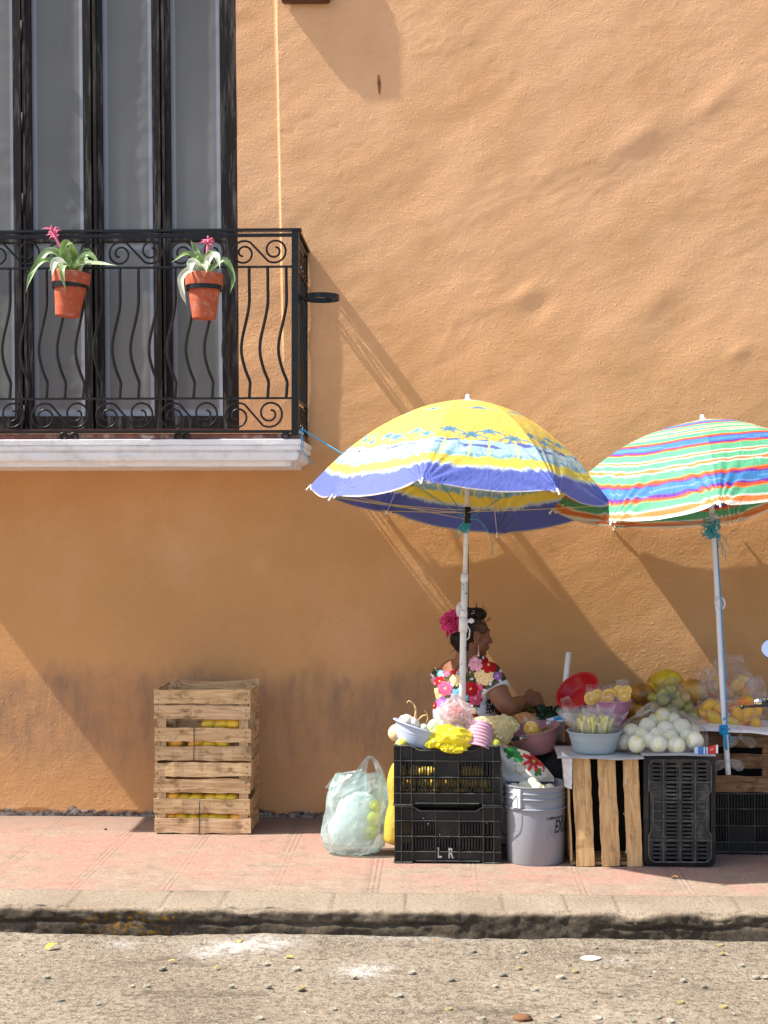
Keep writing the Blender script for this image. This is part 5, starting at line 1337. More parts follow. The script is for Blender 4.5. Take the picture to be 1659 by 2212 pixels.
# ---- blue-grey bowl of pineapple spear bags
q = .93; s = sc(q); zb1 = wz+.006
bcn = W(1284, 1625, q); bcn.z = zb1
bowl('plastic_bowl', 'blue grey plastic bowl packed with bags of yellow fruit strips', bcn, 60/s, 44/s, 46/s, m_bgrey, (0, 0, 0), rim=.008)
bagi = 0
for i in range(9):
    a = i/9*2*PI+.3; cx = bcn.x+.052*math.cos(a)*(1 if i else 0); cy = -q+.045*math.sin(a); r = thing('bag_of_strips', 'clear bag of pale yellow fruit strips standing in the blue grey bowl', 'bag', (cx, cy, zb1+.07), 'bags of yellow strips in the bowl')
    leanx = (cx-bcn.x)*.9+R.uniform(-.01, .01)
    for k in range(9):
        mb = MB(); b0 = Vector((cx+R.uniform(-.018, .018), cy+R.uniform(-.016, .016), zb1+.085)); ln = R.uniform(.052, .082)
        d = Vector((R.uniform(-.25, .25)+leanx*3, R.uniform(-.2, .2), 1)).normalized(); col = R.choice([(.90, .78, .20), (.92, .82, .34), (.88, .72, .14), (.93, .86, .50)])
        mb.plank(b0, b0+d*ln, R.uniform(.010, .018), .008, Vector((R.uniform(-1, 1), -1, 0)), col, seg=3, warp=.002); ob('fruit_strip', mb, m_peel, r)
    def sh(u, v, cx=cx, cy=cy, i=i, leanx=leanx):
        a = 2*PI*u; n_ = crn(math.cos(a)*1.5, math.sin(a)*1.5, v*3, i*3.3); w_ = .034*(1+.25*v); d_ = .026*(1-.75*sstep(.45, 1, v))
        return Vector((cx+leanx*v*1.4+w_*math.cos(a)*(1+.08*n_), cy+d_*math.sin(a)*(1+.3*n_), zb1+.075+(.110+.02*math.sin(i*2.3))*v+.010*v*math.sin(a*2+i)))
    mb = MB(); mb.sheet(sh, 18, 8); ob('film', mb, f_white if i % 3 else f_clear, r, smooth=False)
def flap(pts, wd, mat, name, label, cat='bag', q_=.95):
    mb = MB(); P = [(*W(a, b_, q_)[:], w_/sc(q_)) for (a, b_, w_) in pts]; strap(mb, P, .02, seed=3); o = ob(name, mb, mat); return tag(o, label, cat)
flap([(1219, 1506, 9), (1226, 1522, 13), (1240, 1545, 17), (1246, 1565, 15)], .02, f_white, 'plastic_bag', 'twisted milky bag top sticking up left of the fruit strips')
# blue and white wrapper + dark green leaves behind
mb = MB(); mb.sheet(lambda u, v: W(lerp(1180, 1226, u), lerp(1553-14*u, 1565-8*u, v), .60)+Vector((0, .01*nz(u*4, v*3, 2), 0)), 30, 14, lambda u, v: (.03, .30, .60) if .35 < u < .85 and .15 < v < .7 else (.75, .80, .84))
tag(ob('wrapper', mb, material('glossy_wrapper', (1, 1, 1), .3)), 'blue and white wrapper lying behind the twisted bag', 'wrapper')
mb = MB()
for i in range(46):
    p = W(R.uniform(1166, 1212), R.uniform(1525, 1572), R.uniform(.42, .56)); a = R.uniform(0, 6.3); d = Vector((math.cos(a), R.uniform(-.6, .6), math.sin(a)))*.028
    leafstrip(mb, [p, p+d*.5+Vector((0, 0, .004)), p+d], .010, (0, -1, .2), (.012, .045, .02), (.02, .08, .035))
tag(ob('leafy_greens', mb, m_leaf), 'dark green leafy herbs beside the pink tub', 'herbs')
# ---- pink tub with three bags of orange slices, red bowl, white pipe
q = .72; s = sc(q)
tc_ = W(1315, 1563, q)
bowl('plastic_tub', 'magenta pink tub holding three bags of orange slices', tc_, 50/s, 34/s, 52/s, m_mag, (0, 0, 0), rim=.006, cat='tub')
for (px, py, wpx, hpx, sl, lab) in ((1282, 1534, 34, 46, ((-.012, .055, .040/1.25, (0, .5)), (.018, .068, .036/1.2, (.2, .9))), 'bag of orange slices at the left in the pink tub'),
        (1313, 1534, 34, 46, ((-.004, .034, .034, (0, 0)), (.006, .075, .032, (.7, .2))), 'bag of orange slices in the middle of the pink tub'),
        (1345, 1528, 30, 50, ((-.018, .075, .028, (0, .3)), (.006, .055, .030, (0, .8)), (.016, .080, .024, (0, 1.0))), 'bag of orange slices at the right in the pink tub')):
    p = W(px, py, q+.06); slicebag(p, wpx/s, (hpx+8)/s, sl, lab)
rbp = W(1249, 1495, .62)
rn = Vector((-.50, -.52, .69)).normalized(); bowl('plastic_bowl', 'shiny red plastic bowl tipped on its edge against the white pipe', rbp-rn*.05, .112, .072, .065, m_redp, rn.to_track_quat('Z', 'Y').to_euler(), rim=.01)
mb = MB(); a = W(1228, 1409, .5); b_ = W(1208, 1600, .52); mb.tube([a, b_], .0125, 20); tag(ob('white_pipe', mb, material('white_pvc', (.72, .71, .70), .35)), 'white plastic pipe standing behind the red bowl', 'pipe')
crumple('plastic_bag', 'small clear bag caught between the white pipe and red bowl', 'bag', W(1233, 1466, .50), (.020, .012, .022), f_clear, 91, .5)
# ---- orange bag in dusky tub
p = W(1147, 1594, .74); slicebag(p, 34/sc(.74), 44/sc(.74), ((-.0, .045, .034, (0, .2)), (.004, .018, .024, (.3, .5))), 'small clear bag of orange segments standing in the dusky pink tub')
# ---- papayas / melons
PAP = ((.44, .20, .03), (.20, .09, .02)); PAY = ((.66, .46, .02), (.50, .34, .02)); PAT = ((.60, .34, .05), (.38, .18, .03))
for i, (px, py, d, cols, lab) in enumerate((
        (1384, 1503, 52, PAP, 'large brown mottled papaya directly right of the orange slices'), (1412, 1496, 42, ((.80, .50, .03), (.70, .36, .03)), 'glossy yellow papaya behind the big brown one'),
        (1428, 1476, 44, PAY, 'green yellow papaya at the back left of the topmost fruit'), (1441, 1474, 52, PAY, 'topmost olive yellow papaya with cut pale rim'),
        (1497, 1496, 54, PAT, 'tan papaya beside the clear mango bags'), (1383, 1544, 46, PAT, 'round tan papaya low beside the pink tub'), (1408, 1540, 40, PAP, 'shaded brown papaya in the lower row'),
        (1362, 1530, 40, PAP, 'shaded brown papaya touching the pink tub'), (1482, 1512, 36, PAT, 'small papaya tucked behind the tan one'), (1452, 1512, 50, PAP, 'dark papaya hidden behind the bag of green oranges'), (1430, 1520, 44, PAP, 'dark papaya second in the hidden back row'))):
    qq = [.42, .34, .30, .34, .40, .45, .42, .44, .36, .33, .36][i]; qq += .07; p = W(px, py, qq); fruit('papaya', lab, 'papaya', None, p, d*1.12/sc(qq), 'papaya' if d > 42 else 'ball', i*3+1, (R.uniform(0, 6), R.uniform(-.6, .6), R.uniform(0, 6)), cols=cols)
# ---- bag of green oranges
q = .58; s = sc(q); gcol = ((.40, .32, .04), (.26, .26, .05))
bg_ = thing('plastic_bag', 'clear bag of green oranges leaning on the papayas', 'bag', W(1450, 1565, q))
pos = [(1431, 1496, 12), (1449, 1490, 13), (1480, 1507, 12), (1464, 1519, 16), (1416, 1527, 14), (1432, 1512, 14), (1447, 1532, 14), (1497, 1545, 14), (1471, 1545, 13), (1446, 1552, 13), (1420, 1546, 13), (1485, 1528, 13), (1410, 1508, 12), (1460, 1500, 12), (1500, 1560, 12)]
for i, (px, py, r) in enumerate(pos):
    p = W(px, py, q+R.uniform(-.02, .02)); cl_ = gcol if i not in (4, 9, 2) else ((.55, .30, .06), (.36, .34, .07)); fruit('green_orange', 'green skinned orange inside the clear bag before the papayas', 'orange', 'green oranges in the clear bag', p, 2*r/s, 'orange', i, cols=cl_)
B = lambda px, py, rx, ry, dy=0: (W(px, py, q).x, -q+dy, W(px, py, q).z, rx/s, ry/s)
bagshape('film', [B(1452, 1572, 45, 22), B(1452, 1560, 58, 28), B(1452, 1535, 54, 28), B(1450, 1510, 46, 26), B(1450, 1490, 32, 22), B(1449, 1470, 14, 10), B(1448, 1462, 5, 4)], f_clear, bg_, 6.6, .16, 22, sub=2, flat=True)
# ---- big bag of peeled oranges
q = .90; s = sc(q)
bw = thing('plastic_bag', 'big milky clear bag of peeled white oranges on the newspaper', 'bag', W(1430, 1620, q))
pos = [(1431, 1548, 18, .84), (1399, 1569, 19, .86), (1438, 1577, 20, .90), (1473, 1572, 20, .90), (1364, 1582, 19, .88), (1403, 1600, 17, .96), (1375, 1607, 19, .99), (1348, 1604, 17, .92), (1422, 1607, 20, 1.0), (1461, 1610, 20, 1.0), (1500, 1600, 20, .98), (1385, 1588, 17, .93), (1448, 1592, 17, .95), (1420, 1588, 17, .93), (1484, 1592, 17, .94), (1455, 1556, 17, .84), (1415, 1558, 17, .82), (1495, 1580, 16, .86)]
for i, (px, py, r, qq) in enumerate(pos):
    p = W(px, py, qq); z = max(p.z, wz+r/s*.9); peeled((p.x, p.y, z), r/sc(qq), i*1.7, 'peeled white orange inside the big milky bag', 'peeled oranges in the big bag', yellow=.22 if i not in (6, 0) else .7)
B = lambda px, py, rx, ry, dy=0: (W(px, py, q).x, -q+dy, W(px, py, q).z, rx/s, ry/s)
def skin(v):
    return (1, 1, 1)
bagshape('film', [B(1425, 1629, 85, 40, -.02), B(1428, 1622, 98, 62), B(1428, 1598, 97, 66), B(1430, 1572, 88, 58, .02), B(1436, 1552, 60, 42, .03), B(1438, 1538, 34, 26, .05), B(1446, 1530, 20, 8, .05)], f_white, bw, 8.2, .10, 30, sub=3, flat=True)
crumple('film', '', '', W(1500, 1554, .86), (.055, .03, .018), f_white, 101, .6, 2, (0, math.radians(20), 0), parent=bw)
crumple('film', '', '', W(1395, 1532, .84), (.055, .03, .014), f_white, 103, .6, 2, (0, math.radians(-35), 0), parent=bw)
# snack wrapper
def wr(u, v): return W(lerp(1500, 1551, u), lerp(1615-5*u, 1632-4*u, v)-1.5*math.sin(u*9), 1.04+.008*math.sin(u*6))
def wc(u, v):
    if u > .93: return (.82, .80, .80)
    if u > .58: return (.62, .03, .03) if not (.68 < u < .8 and .25 < v < .6 and abs(nz(u*20, v*6, 1)) < .12) else (.8, .6, .6)
    if .50 < u < .56 or .40 < u < .44: return (.85, .85, .88)
    return (.05, .18, .50) if u > .15 else (.45, .60, .75)
mb = MB(); mb.sheet(wr, 44, 20, wc); tag(ob('snack_wrapper', mb, material('foil_wrap', (1, 1, 1), .3)), 'red, white and blue snack wrapper at the edge of the newspaper', 'wrapper')
# ---- bags of mangoes on the right
MC = [(YEL, (.68, .44, .06)), (YEL, ORG), (YEL, RED_), ((.70, .46, .12), (.60, .42, .07))]
def mbag(label, q, rings, mangoes, grp, lab, seed, film=None):
    global B
    s = sc(q); Bq = lambda px, py, rx, ry, dy=0: (W(px, py, q).x, -q+dy, W(px, py, q).z, rx/s, ry/s)
    b_ = thing('plastic_bag', label, 'bag', W(rings[0][0], rings[0][1], q))
    bagshape('film', [Bq(*r) for r in rings], film or f_clear, b_, seed, .20, 24, sub=3, flat=True)
    for i, (px, py, L_, ang, ci) in enumerate(mangoes):
        p = W(px, py, q+.03+R.uniform(-.012, .012)); fruit('mango', lab, 'mango', grp, p, L_*.88/s, 'mango', i+int(seed), (R.uniform(-.3, .3), math.radians(ang), R.uniform(-.3, .3)), cols=MC[ci])
mbag('crumpled clear bag of ripe mangoes left of the white pole, on the white sheet', .56, [(1545, 1577, 40, 22), (1545, 1566, 46, 26), (1545, 1540, 42, 26), (1548, 1520, 40, 22), (1552, 1500, 44, 18), (1540, 1488, 34, 16), (1536, 1470, 18, 8)],
     [(1530, 1524, 42, -35, 0), (1556, 1530, 46, 20, 2), (1543, 1552, 52, 50, 0), (1522, 1561, 40, 15, 1), (1566, 1563, 34, 70, 1), (1519, 1545, 34, 60, 1)], 'mangoes in the lower left bag', 'ripe mango in the lower clear bag left of the white pole', 13)
mbag('crumpled clear bag of blushing mangoes right of the white pole, on the white sheet', .56, [(1608, 1578, 42, 24), (1608, 1566, 50, 28), (1608, 1540, 48, 28), (1606, 1520, 44, 22), (1608, 1500, 42, 16), (1612, 1485, 36, 12), (1618, 1462, 22, 8)],
     [(1592, 1540, 52, 65, 2), (1583, 1560, 46, 35, 3), (1613, 1542, 52, -70, 0), (1630, 1560, 46, 75, 2), (1600, 1566, 40, 20, 1), (1612, 1516, 44, 5, 1), (1634, 1532, 42, 80, 0)], 'mangoes in the lower right bag', 'blushing mango in the lower clear bag right of the white pole', 17)
mbag('puffed clear bag of mangoes heaped on top of the other two bags', .44, [(1572, 1512, 44, 20), (1572, 1500, 54, 26), (1574, 1475, 54, 26), (1574, 1452, 46, 22), (1572, 1430, 34, 16), (1578, 1414, 24, 10)],
     [(1548, 1478, 44, 80, 1), (1566, 1486, 48, 70, 2), (1590, 1485, 52, -60, 0), (1602, 1470, 40, -20, 3), (1540, 1498, 36, 20, 2), (1580, 1500, 44, 10, 1), (1608, 1494, 44, 60, 1)], 'mangoes in the top bag', 'ripe mango in the topmost clear bag behind the white pole', 23)
crumple('plastic_bag', 'loose crumpled clear film at the right end of the mango bags', 'bag', W(1634, 1500, .5), (.045, .03, .08), f_clear, 111, .55)
crumple('plastic_bag', 'loose crumpled clear film at the left end of the mango bags', 'bag', W(1524, 1470, .5), (.036, .03, .055), f_clear, 113, .55)
# ---- bows tied to the wooden crate
def bow(px, py, q_, label, rod=None):
    r = thing('tied_bag', label, 'tied bag', W(px, py, q_))
    for sgn, seed in ((-1, 3), (1, 5)):
        c = W(px+sgn*15, py+8, q_); mb = MB()
        def fn(p, sgn=sgn, seed=seed):
            t = (p.x*sgn+1)/2; return Vector((p.x, p.y*(.25+.9*t), p.z*(.25+.95*t)))*(1+.25*crn(p.x*2, p.y*2, p.z*3, seed+px))
        mb.ball(c, (.038, .016, .024), (0, sgn*math.radians(28), 0), 4, fn); ob('loop', mb, f_clear, r, auto=25)
    mb = MB(); mb.ball(W(px, py+2, q_), (.010, .010, .012), None, 2); ob('knot', mb, f_white, r)
    if rod: mb = MB(); mb.tube([W(rod[0], rod[1], q_-.01), W((rod[0]+px)/2+2, (rod[1]+py)/2, q_), W(px, py, q_)], [.008, .006, .007], 8); ob('twist', mb, f_white, r)
bow(1600, 1592, .80, 'clear plastic bow tied below the white sheet', (1595, 1570)); bow(1573, 1642, .83, 'clear plastic bow tied round the foot of the white pole')
# ============================================================ UMBRELLAS
def cloth_mat(name):
    m = bpy.data.materials.new(name); m.use_nodes = True; nt = m.node_tree; N = nt.nodes; L = nt.links; N.clear()
    out = N.new('ShaderNodeOutputMaterial'); at = N.new('ShaderNodeAttribute'); at.attribute_name = 'Col'
    b = N.new('ShaderNodeBsdfPrincipled'); b.inputs['Roughness'].default_value = .6; b.inputs['Specular IOR Level'].default_value = .25; L.new(at.outputs['Color'], b.inputs['Base Color'])
    tc = N.new('ShaderNodeTexCoord'); n = N.new('ShaderNodeTexNoise'); n.inputs['Scale'].default_value = 22; n.inputs['Detail'].default_value = 6; n.inputs['Distortion'].default_value = 1.5; L.new(tc.outputs['Object'], n.inputs['Vector'])
    bp = N.new('ShaderNodeBump'); bp.inputs['Distance'].default_value = .006; bp.inputs['Strength'].default_value = .8; L.new(n.outputs['Fac'], bp.inputs['Height']); L.new(bp.outputs[0], b.inputs['Normal'])
    t = N.new('ShaderNodeBsdfTranslucent'); g = N.new('ShaderNodeGamma'); g.inputs[1].default_value = 1.7; L.new(at.outputs['Color'], g.inputs[0]); L.new(g.outputs[0], t.inputs['Color'])
    mx = N.new('ShaderNodeMixShader'); mx.inputs[0].default_value = .14; L.new(b.outputs[0], mx.inputs[1]); L.new(t.outputs[0], mx.inputs[2]); L.new(mx.outputs[0], out.inputs[0])
    return m
m_canopy = cloth_mat('umbrella_cloth')
m_pole = material('white_enamel_pole', (.74, .72, .68), .35, var=.06, dirt=(.35, .28, .2), dirt_amt=.4, dscale=30, dth=(.62, .7))
m_rust = material('chipped_white_pole', (.72, .70, .64), .45, dirt=(.03, .018, .012), dirt_amt=.9, dscale=34, dth=(.60, .64))
m_wpl = material('white_plastic', (.74, .73, .72), .35)
m_ystr = material('yellow_string', (.62, .52, .22), .9); m_tstr = material('turquoise_string', (.05, .40, .50), .85); m_bstr = material('blue_string', (.02, .30, .58), .85)
def canopy(par, apex, tips, colfn, sag=.045, pw=2.15, nU=46, nV=70, inset=.012):
    C = sum(tips, Vector())/len(tips); n = (apex-C).normalized(); K = len(tips)
    def rib(k, t):
        d = tips[k]-apex; ax = -d.dot(n); r = d+n*ax; return apex+r*t-n*(ax*(.93*t**pw+.07*t))
    for k in range(K):
        if tips[k] is None: continue
        k2 = (k+1) % K; mb = MB()
        edge = (tips[k]-tips[k2]).length
        def P(u, v, k=k, k2=k2, edge=edge):
            t = v; a = rib(k, t); b_ = rib(k2, t); p = a*(1-u)+b_*u
            m = (a+b_)/2-apex; rad = (m-n*m.dot(n)); 
            bulge = math.sin(PI*u)
            if rad.length > 1e-5:
                rd = rad.normalized(); p = p+rd*bulge*(.010*t*(1-t)*4 - .006*t)
                down = -n*.6+rd*.15; p = p+down*(bulge**.8)*sag*(v**9)
            # wrinkles gathering at the tips
            for (uu, kk) in ((u, 0), (1-u, 1)):
                dd = math.hypot(uu*edge*t, (1-v)*.75); ang = math.atan2(uu*edge*t, (1-v)*.75+.004)
                p = p+n*(math.sin(ang*17+k*2+kk)*.011*math.exp(-dd/.14)*min(1, dd/.02)*min(1, ang*3))
            p = p+n*.0022*nz(u*6+k, v*9, 3)*math.sin(PI*u)
            return p
        mb.sheet(P, nU*2, nV*2, lambda u, v, k=k: colfn(k, u, v))
        o = ob('canopy_panel', mb, m_canopy, par)
    # ribs of thin steel under the cloth
    for k in range(K):
        mb = MB(); mb.tube([rib(k, t)-n*.006 for t in np.linspace(.02, .985, 24)], .0022, 6); ob('rib', mb, m_wpl, par)
        d = (rib(k, 1)-rib(k, .93)).normalized(); mb = MB(); e = rib(k, 1.0)
        mb.tube([e-d*.012, e+d*.018], .0045, 8); mb.ball(e+d*.019, .0058, None, 2); ob('rib_tip', mb, m_wpl, par)
    mb = MB(); mb.lathe([(0, -.02), (.020, -.02), (.024, .0), (.018, .006), (.011, .010), (.0105, .024), (.007, .030), (0, .032)], 20, Matrix.Translation(apex) @ n.to_track_quat('Z', 'Y').to_matrix().to_4x4()); ob('finial', mb, m_wpl, par)
    return rib, n, C
QA = .80
u1 = thing('beach_umbrella', 'yellow and blue beach umbrella printed with palm trees, standing over the seated woman', 'umbrella', W(999, 1560, QA))
def tipq(theta, R_, q0, squash=.9): return q0-math.sin(math.radians(theta))*R_*squash
def mk_tips(lst, q0, R_): return [W(px, py, tipq(th, R_, q0)) for (px, py, th) in lst]
tips1 = mk_tips([(912, 1037, -99), (1205, 1060, -54), (1321, 1091, -9), (1292, 1108, 36), (1074, 1153, 81), (836, 1104, 126), (669, 1051, 171), (716, 1073, -144)], QA, .80)
tips1[4] = W(1074, 1153, .014); tips1[5] = W(836, 1104, .03); tips1[3] = W(1292, 1108, .22)
PALM = []
rp = random.Random(3)
for k in range(8):
    for (u, v) in ((.14, .67), (.36, .70), (.60, .66), (.84, .70), (.5, .40)):
        PALM.append((k, u+rp.uniform(-.04, .04), v+rp.uniform(-.015, .015), rp.uniform(.8, 1.15)))
def col1(k, u, v):
    x = (u-.5)*v*.56; y = v*.80                       # metres on the panel
    wv = .009*nz(k*3.1+u*3, 1, 2)+.006*nz(u*9, k, 5)
    yv = v+wv; edge = .006*nz(u*40, v*8, k*1.0)
    BL = (.10, .13, .42); YE = (.70, .57, .09); YO = (.60, .42, .11); LB = (.34, .50, .58); WH = (.48, .56, .58); DB = (.10, .12, .36)
    if v > .994: return (.50, .45, .32)
    if v < .20: return lerp_c((.70, .64, .62), YO, sstep(.10, .20, v+.05*nz(u*6, v*9, k)))
    if yv > .897+edge: 
        t = sstep(.0, .012, yv-.897-edge); return lerp_c(WH, BL, t)
    if yv > .885+edge: return lerp_c(YE, WH, sstep(0, .012, yv-.885-edge))
    if yv > .845+edge: return YE
    if yv > .740:
        if nz(u*7+k, v*16, 4) > .12 and yv < .825: c = LB
        elif yv > .822: c = (.20, .38, .44) if nz(u*22, v*30, k) > -.1 else LB
        else: c = lerp_c(LB, WH, max(0, .15+.9*nz(u*5, v*20, k*2)))
        if yv < .785 and nz(u*4+k, v*60, 6) > .20-.5*max(0, .765-yv)*6: c = DB
        # trunks
        for (pk, pu, pv, ps) in PALM:
            if pk == k and pv > .5 and abs((u-pu)-(v-pv)*.25*(1 if ps > 1 else -1)) < .009: c = (.74, .66, .20)
        return c
    # upper: golden sky with streaks
    t = .5+.5*nz(x*5, y*60, k); base = lerp_c(YE, YO, .25+.75*sstep(.1, .8, t*.7+.4*(1-v)))
    for (pk, pu, pv, ps) in PALM:
        if pk != k: continue
        dx = (u-pu)*pv*.56; dy = (v-pv)*.80; d = math.hypot(dx, dy); r = .072*ps
        if d < r*1.15:
            s = d/r
            if s < .10: return (.08, .20, .26)
            for ai in (-.4, .3, .85, 1.5, 2.2, 2.8, 3.5):
                if math.hypot(dx-r*s*math.cos(ai), -dy-(r*s*math.sin(ai)-.55*r*s*s)) < .0058*(1.15-s*.5): return (.10, .24, .34)
    return base
def lerp_c(a, b_, t): t = max(0, min(1, t)); return tuple(a[i]+(b_[i]-a[i])*t for i in range(3))
ap1 = W(1010, 866, QA-.08)
rib1, n1, C1 = canopy(u1, ap1, tips1, col1)
def pole(par, pts, mats, q_):
    pass
pa = W(1009, 1080, QA-.01); pb_ = W(1004, 1252, QA); pc_ = W(1001, 1345, QA); pd = W(998, 1600, QA)
mb = MB(); mb.tube([ap1-n1*.01, W(1009, 1000, QA-.03), pa, pb_], .0115, 20); ob('upper_pole', mb, m_pole, u1)
mb = MB(); mb.tube([pb_, pc_, W(999.5, 1450, QA), pd], .0150, 20); ob('lower_pole', mb, m_rust, u1)
mb = MB(); mb.tube([W(1004, 1240, QA), W(1003, 1258, QA)], .0175, 20); ob('pole_collar', mb, m_wpl, u1)
mb = MB(); mb.tube([W(1001, 1335, QA), W(1000.5, 1365, QA)], .0205, 20); mb.tube([W(1001, 1318, QA), W(1001, 1333, QA)], .0185, 20); ob('pole_collar', mb, m_wpl, u1)
mb = MB(); kq = W(1016, 1342, QA); mb.tube([W(1004, 1343, QA), kq], .006, 10); mb.ball(W(1018, 1341, QA), (.014, .012, .012), None, 3); ob('clamp_knob', mb, m_wpl, u1)
mb = MB(); mb.tube([W(1010, 1352, QA), W(1015, 1362, QA), W(1013, 1378, QA), W(1008, 1382, QA)], .003, 8); ob('clamp_lever', mb, m_wpl, u1)
mb = MB(); mb.tube([W(1008, 1328, QA+.02), W(994, 1300, QA+.01)], .008, 8); 
crumple('tape', '', '', W(996, 1318, QA-.005), (.022, .018, .035), material('white_tape', (.72, .66, .62), .5, trans=.2), 121, .3, parent=u1)
mb = MB(); mb.tube([W(1010, 1095, QA+.012), W(1010, 1130, QA+.012)], .014, 12); ob('black_tie', mb, m_dark, u1)
mb = MB(); mb.tube([W(1011, 1110, QA-.02), W(1012, 1250, QA-.02), W(1012, 1400, QA-.02), W(1007, 1470, QA-.02)], .0016, 6); ob('cord', mb, m_dark, u1)
# strings from the rib tips to the pole
hub = W(1008, 1108, QA+.013); hub2 = W(1009, 1122, QA+.014)
def cord(par, a, b_, mat, drop=.006, r=.0014, name='string'):
    mb = MB(); P = [a.lerp(b_, t)-Vector((0, 0, drop*4*t*(1-t))) for t in np.linspace(0, 1, 9)]; mb.tube(P, r, 6); return ob(name, mb, mat, par)
cord(u1, tips1[7], hub, m_ystr, .008, .0016); cord(u1, tips1[7]+Vector((0, .0, .006)), hub+Vector((0, 0, .014)), m_ystr, .012, .0016); cord(u1, tips1[5], hub, m_ystr, .0, .0018); cord(u1, tips1[2], hub+Vector((0, 0, .006)), m_ystr, .004, .0016)
cord(u1, tips1[1], hub, m_ystr, .002); cord(u1, tips1[6], hub2, m_ystr, .004); cord(u1, rib1(6, .72), hub2, m_tstr, .0, .0020); cord(u1, rib1(5, .62), hub2, m_tstr, .0, .0020)
cord(u1, rib1(3, .7), hub2, m_tstr, .002, .0018)
mb = MB(); e = tips1[5]; mb.tube([e, e+Vector((.004, 0, -.03)), e+Vector((-.002, 0, -.05)), e+Vector((-.006, 0, -.075))], .0016, 6); ob('string', mb, m_ystr, u1)
def tangle(par, c, r, n, mat, seed, th=.0016):
    rr = random.Random(seed)
    mb = MB()
    for i in range(n):
        P = [c+Vector((rr.uniform(-r, r), rr.uniform(-r*.6, r*.6), rr.uniform(-r*1.2, r*1.2))) for _ in range(5)]; mb.tube([Vector(p) for p in spline(P, 5)], th, 5)
    ob('knot', mb, mat, par)
tangle(u1, W(1003, 1140, QA+.012), .020, 9, m_tstr, 4)
mb = MB()
for i in range(8): z = i*.006; mb.tube([W(1008, 1122, QA)+Vector((.016*math.cos(a), .016*math.sin(a), -z+.002*math.sin(a))) for a in np.linspace(0, 2*PI, 16)[:-1]], .0022, 5, closed=True)
ob('lashing', mb, m_tstr, u1)
mb = MB(); mb.tube([Vector(p) for p in spline([W(x, y, QA+.02) for x, y in ((1010, 1122), (1030, 1122), (1045, 1135), (1058, 1158), (1064, 1180), (1062, 1200))], 5)], .0018, 6); ob('string', mb, m_tstr, u1)
mb = MB(); mb.tube([Vector(p) for p in spline([W(x, y, QA+.02) for x, y in ((1003, 1130), (992, 1138), (985, 1150), (990, 1160), (998, 1148), (1004, 1134))], 5)], .0022, 6); ob('string', mb, m_tstr, u1)
# rope from the balcony
rope = thing('rope', 'thin blue rope tied from the balcony corner to the yellow umbrella', 'rope', W(652, 928, QB))
mb = MB(); 
a = W(650, 926, QB); b_ = W(750, 986, .72)
mb.tube([a.lerp(b_, t) for t in np.linspace(0, 1, 8)], .0028, 6); ob('strand', mb, m_bstr, rope)
for pts in (((650, 926), (654, 950), (655, 965), (650, 984)), ((651, 928), (652, 960), (660, 985), (676, 1002)), ((651, 926), (646, 933), (652, 938), (654, 928))):
    mb = MB(); mb.tube([Vector(p) for p in spline([W(x, y, QB+.015) for x, y in pts], 5)], .0019, 6); ob('loose_end', mb, m_bstr, rope)
# ---- second umbrella
QC = .60
u2 = thing('beach_umbrella', 'green, orange and blue striped beach umbrella over the mango bags', 'umbrella', W(1570, 1640, .83))
tips2 = mk_tips([(1193, 1102, -174), (1321, 1127, -129), (1555, 1087, -84), (1790, 1052, -39), (1850, 1040, 6), (1725, 1062, 51), (1580, 1127, 96), (1329, 1138, 141)], QC, .64)
tips2[7] = W(1329, 1138, .010); tips2[6] = W(1580, 1127, .018); tips2[5] = W(1725, 1062, .05)
G_ = (.11, .40, .22); WHT = (.72, .69, .58); ORA = (.70, .20, .05); REDD = (.60, .08, .03); PUR = (.14, .025, .30); BLU = (.05, .19, .42); LW = (.16, .30, .52)
seq = [(ORA, .02), (REDD, .035), (PUR, .035), (LW, .010), (BLU, .07), (LW, .010), (BLU, .065), (PUR, .035), (REDD, .04), (ORA, .02), (G_, .15), (WHT, .025), (ORA, .05), (WHT, .025), (G_, .11), (WHT, .025), (ORA, .05), (WHT, .025), (G_, .16)]
tot = sum(w_ for _, w_ in seq)
def col2(k, u, v):
    wv = .016*nz(u*3, v*4, k)*sstep(1, .8, v)+.004*nz(u*2+k, v*20, 8); e = 1-v
    if e < .008: return WHT
    if e < .075: return ORA if .012 < e < .030 else (WHT if e < .038 else G_)
    d = (e-.075)/.30+wv
    d = (d % 1.0)*tot; a = 0
    for c, w_ in seq:
        a += w_
        if d < a: return c
    return G_
ap2 = W(1518, 909, QC-.10)
rib2, n2, C2 = canopy(u2, ap2, tips2, col2, sag=.040)
P2 = [ap2-n2*.01, W(1528, 1000, QC), W(1537, 1100, QC+.01), W(1541, 1150, QC+.02), W(1550, 1290, QC+.08), W(1560, 1480, .75), W(1568, 1600, .81), W(1573, 1674, .83)]
mb = MB(); mb.tube([Vector(p) for p in spline(P2, 4)], .0125, 20); ob('pole', mb, material('white_painted_pole', (.76, .76, .78), .35, var=.04), u2)
mb = MB(); mb.tube([W(1550, 1290, QC+.08), W(1553, 1316, QC+.085)], .0175, 18); ob('pole_collar', mb, m_wpl, u2)
mb = MB(); mb.tube([Vector(p) for p in spline([W(x, y, QC+.085) for x, y in ((1552, 1293), (1560, 1292), (1565, 1300), (1564, 1312), (1556, 1316))], 5)], .0042, 8); ob('clamp_lever', mb, m_wpl, u2)
mb = MB(); mb.tube([p+Vector((.014, -.004, 0)) for p in (W(1541, 1150, QC+.02), W(1550, 1290, QC+.09), W(1560, 1480, .76), W(1563, 1580, .83))], .0028, 6); ob('blue_cord', mb, m_bstr, u2)
tangle(u2, W(1536, 1140, QC+.03), .045, 16, m_tstr, 9, .0022)
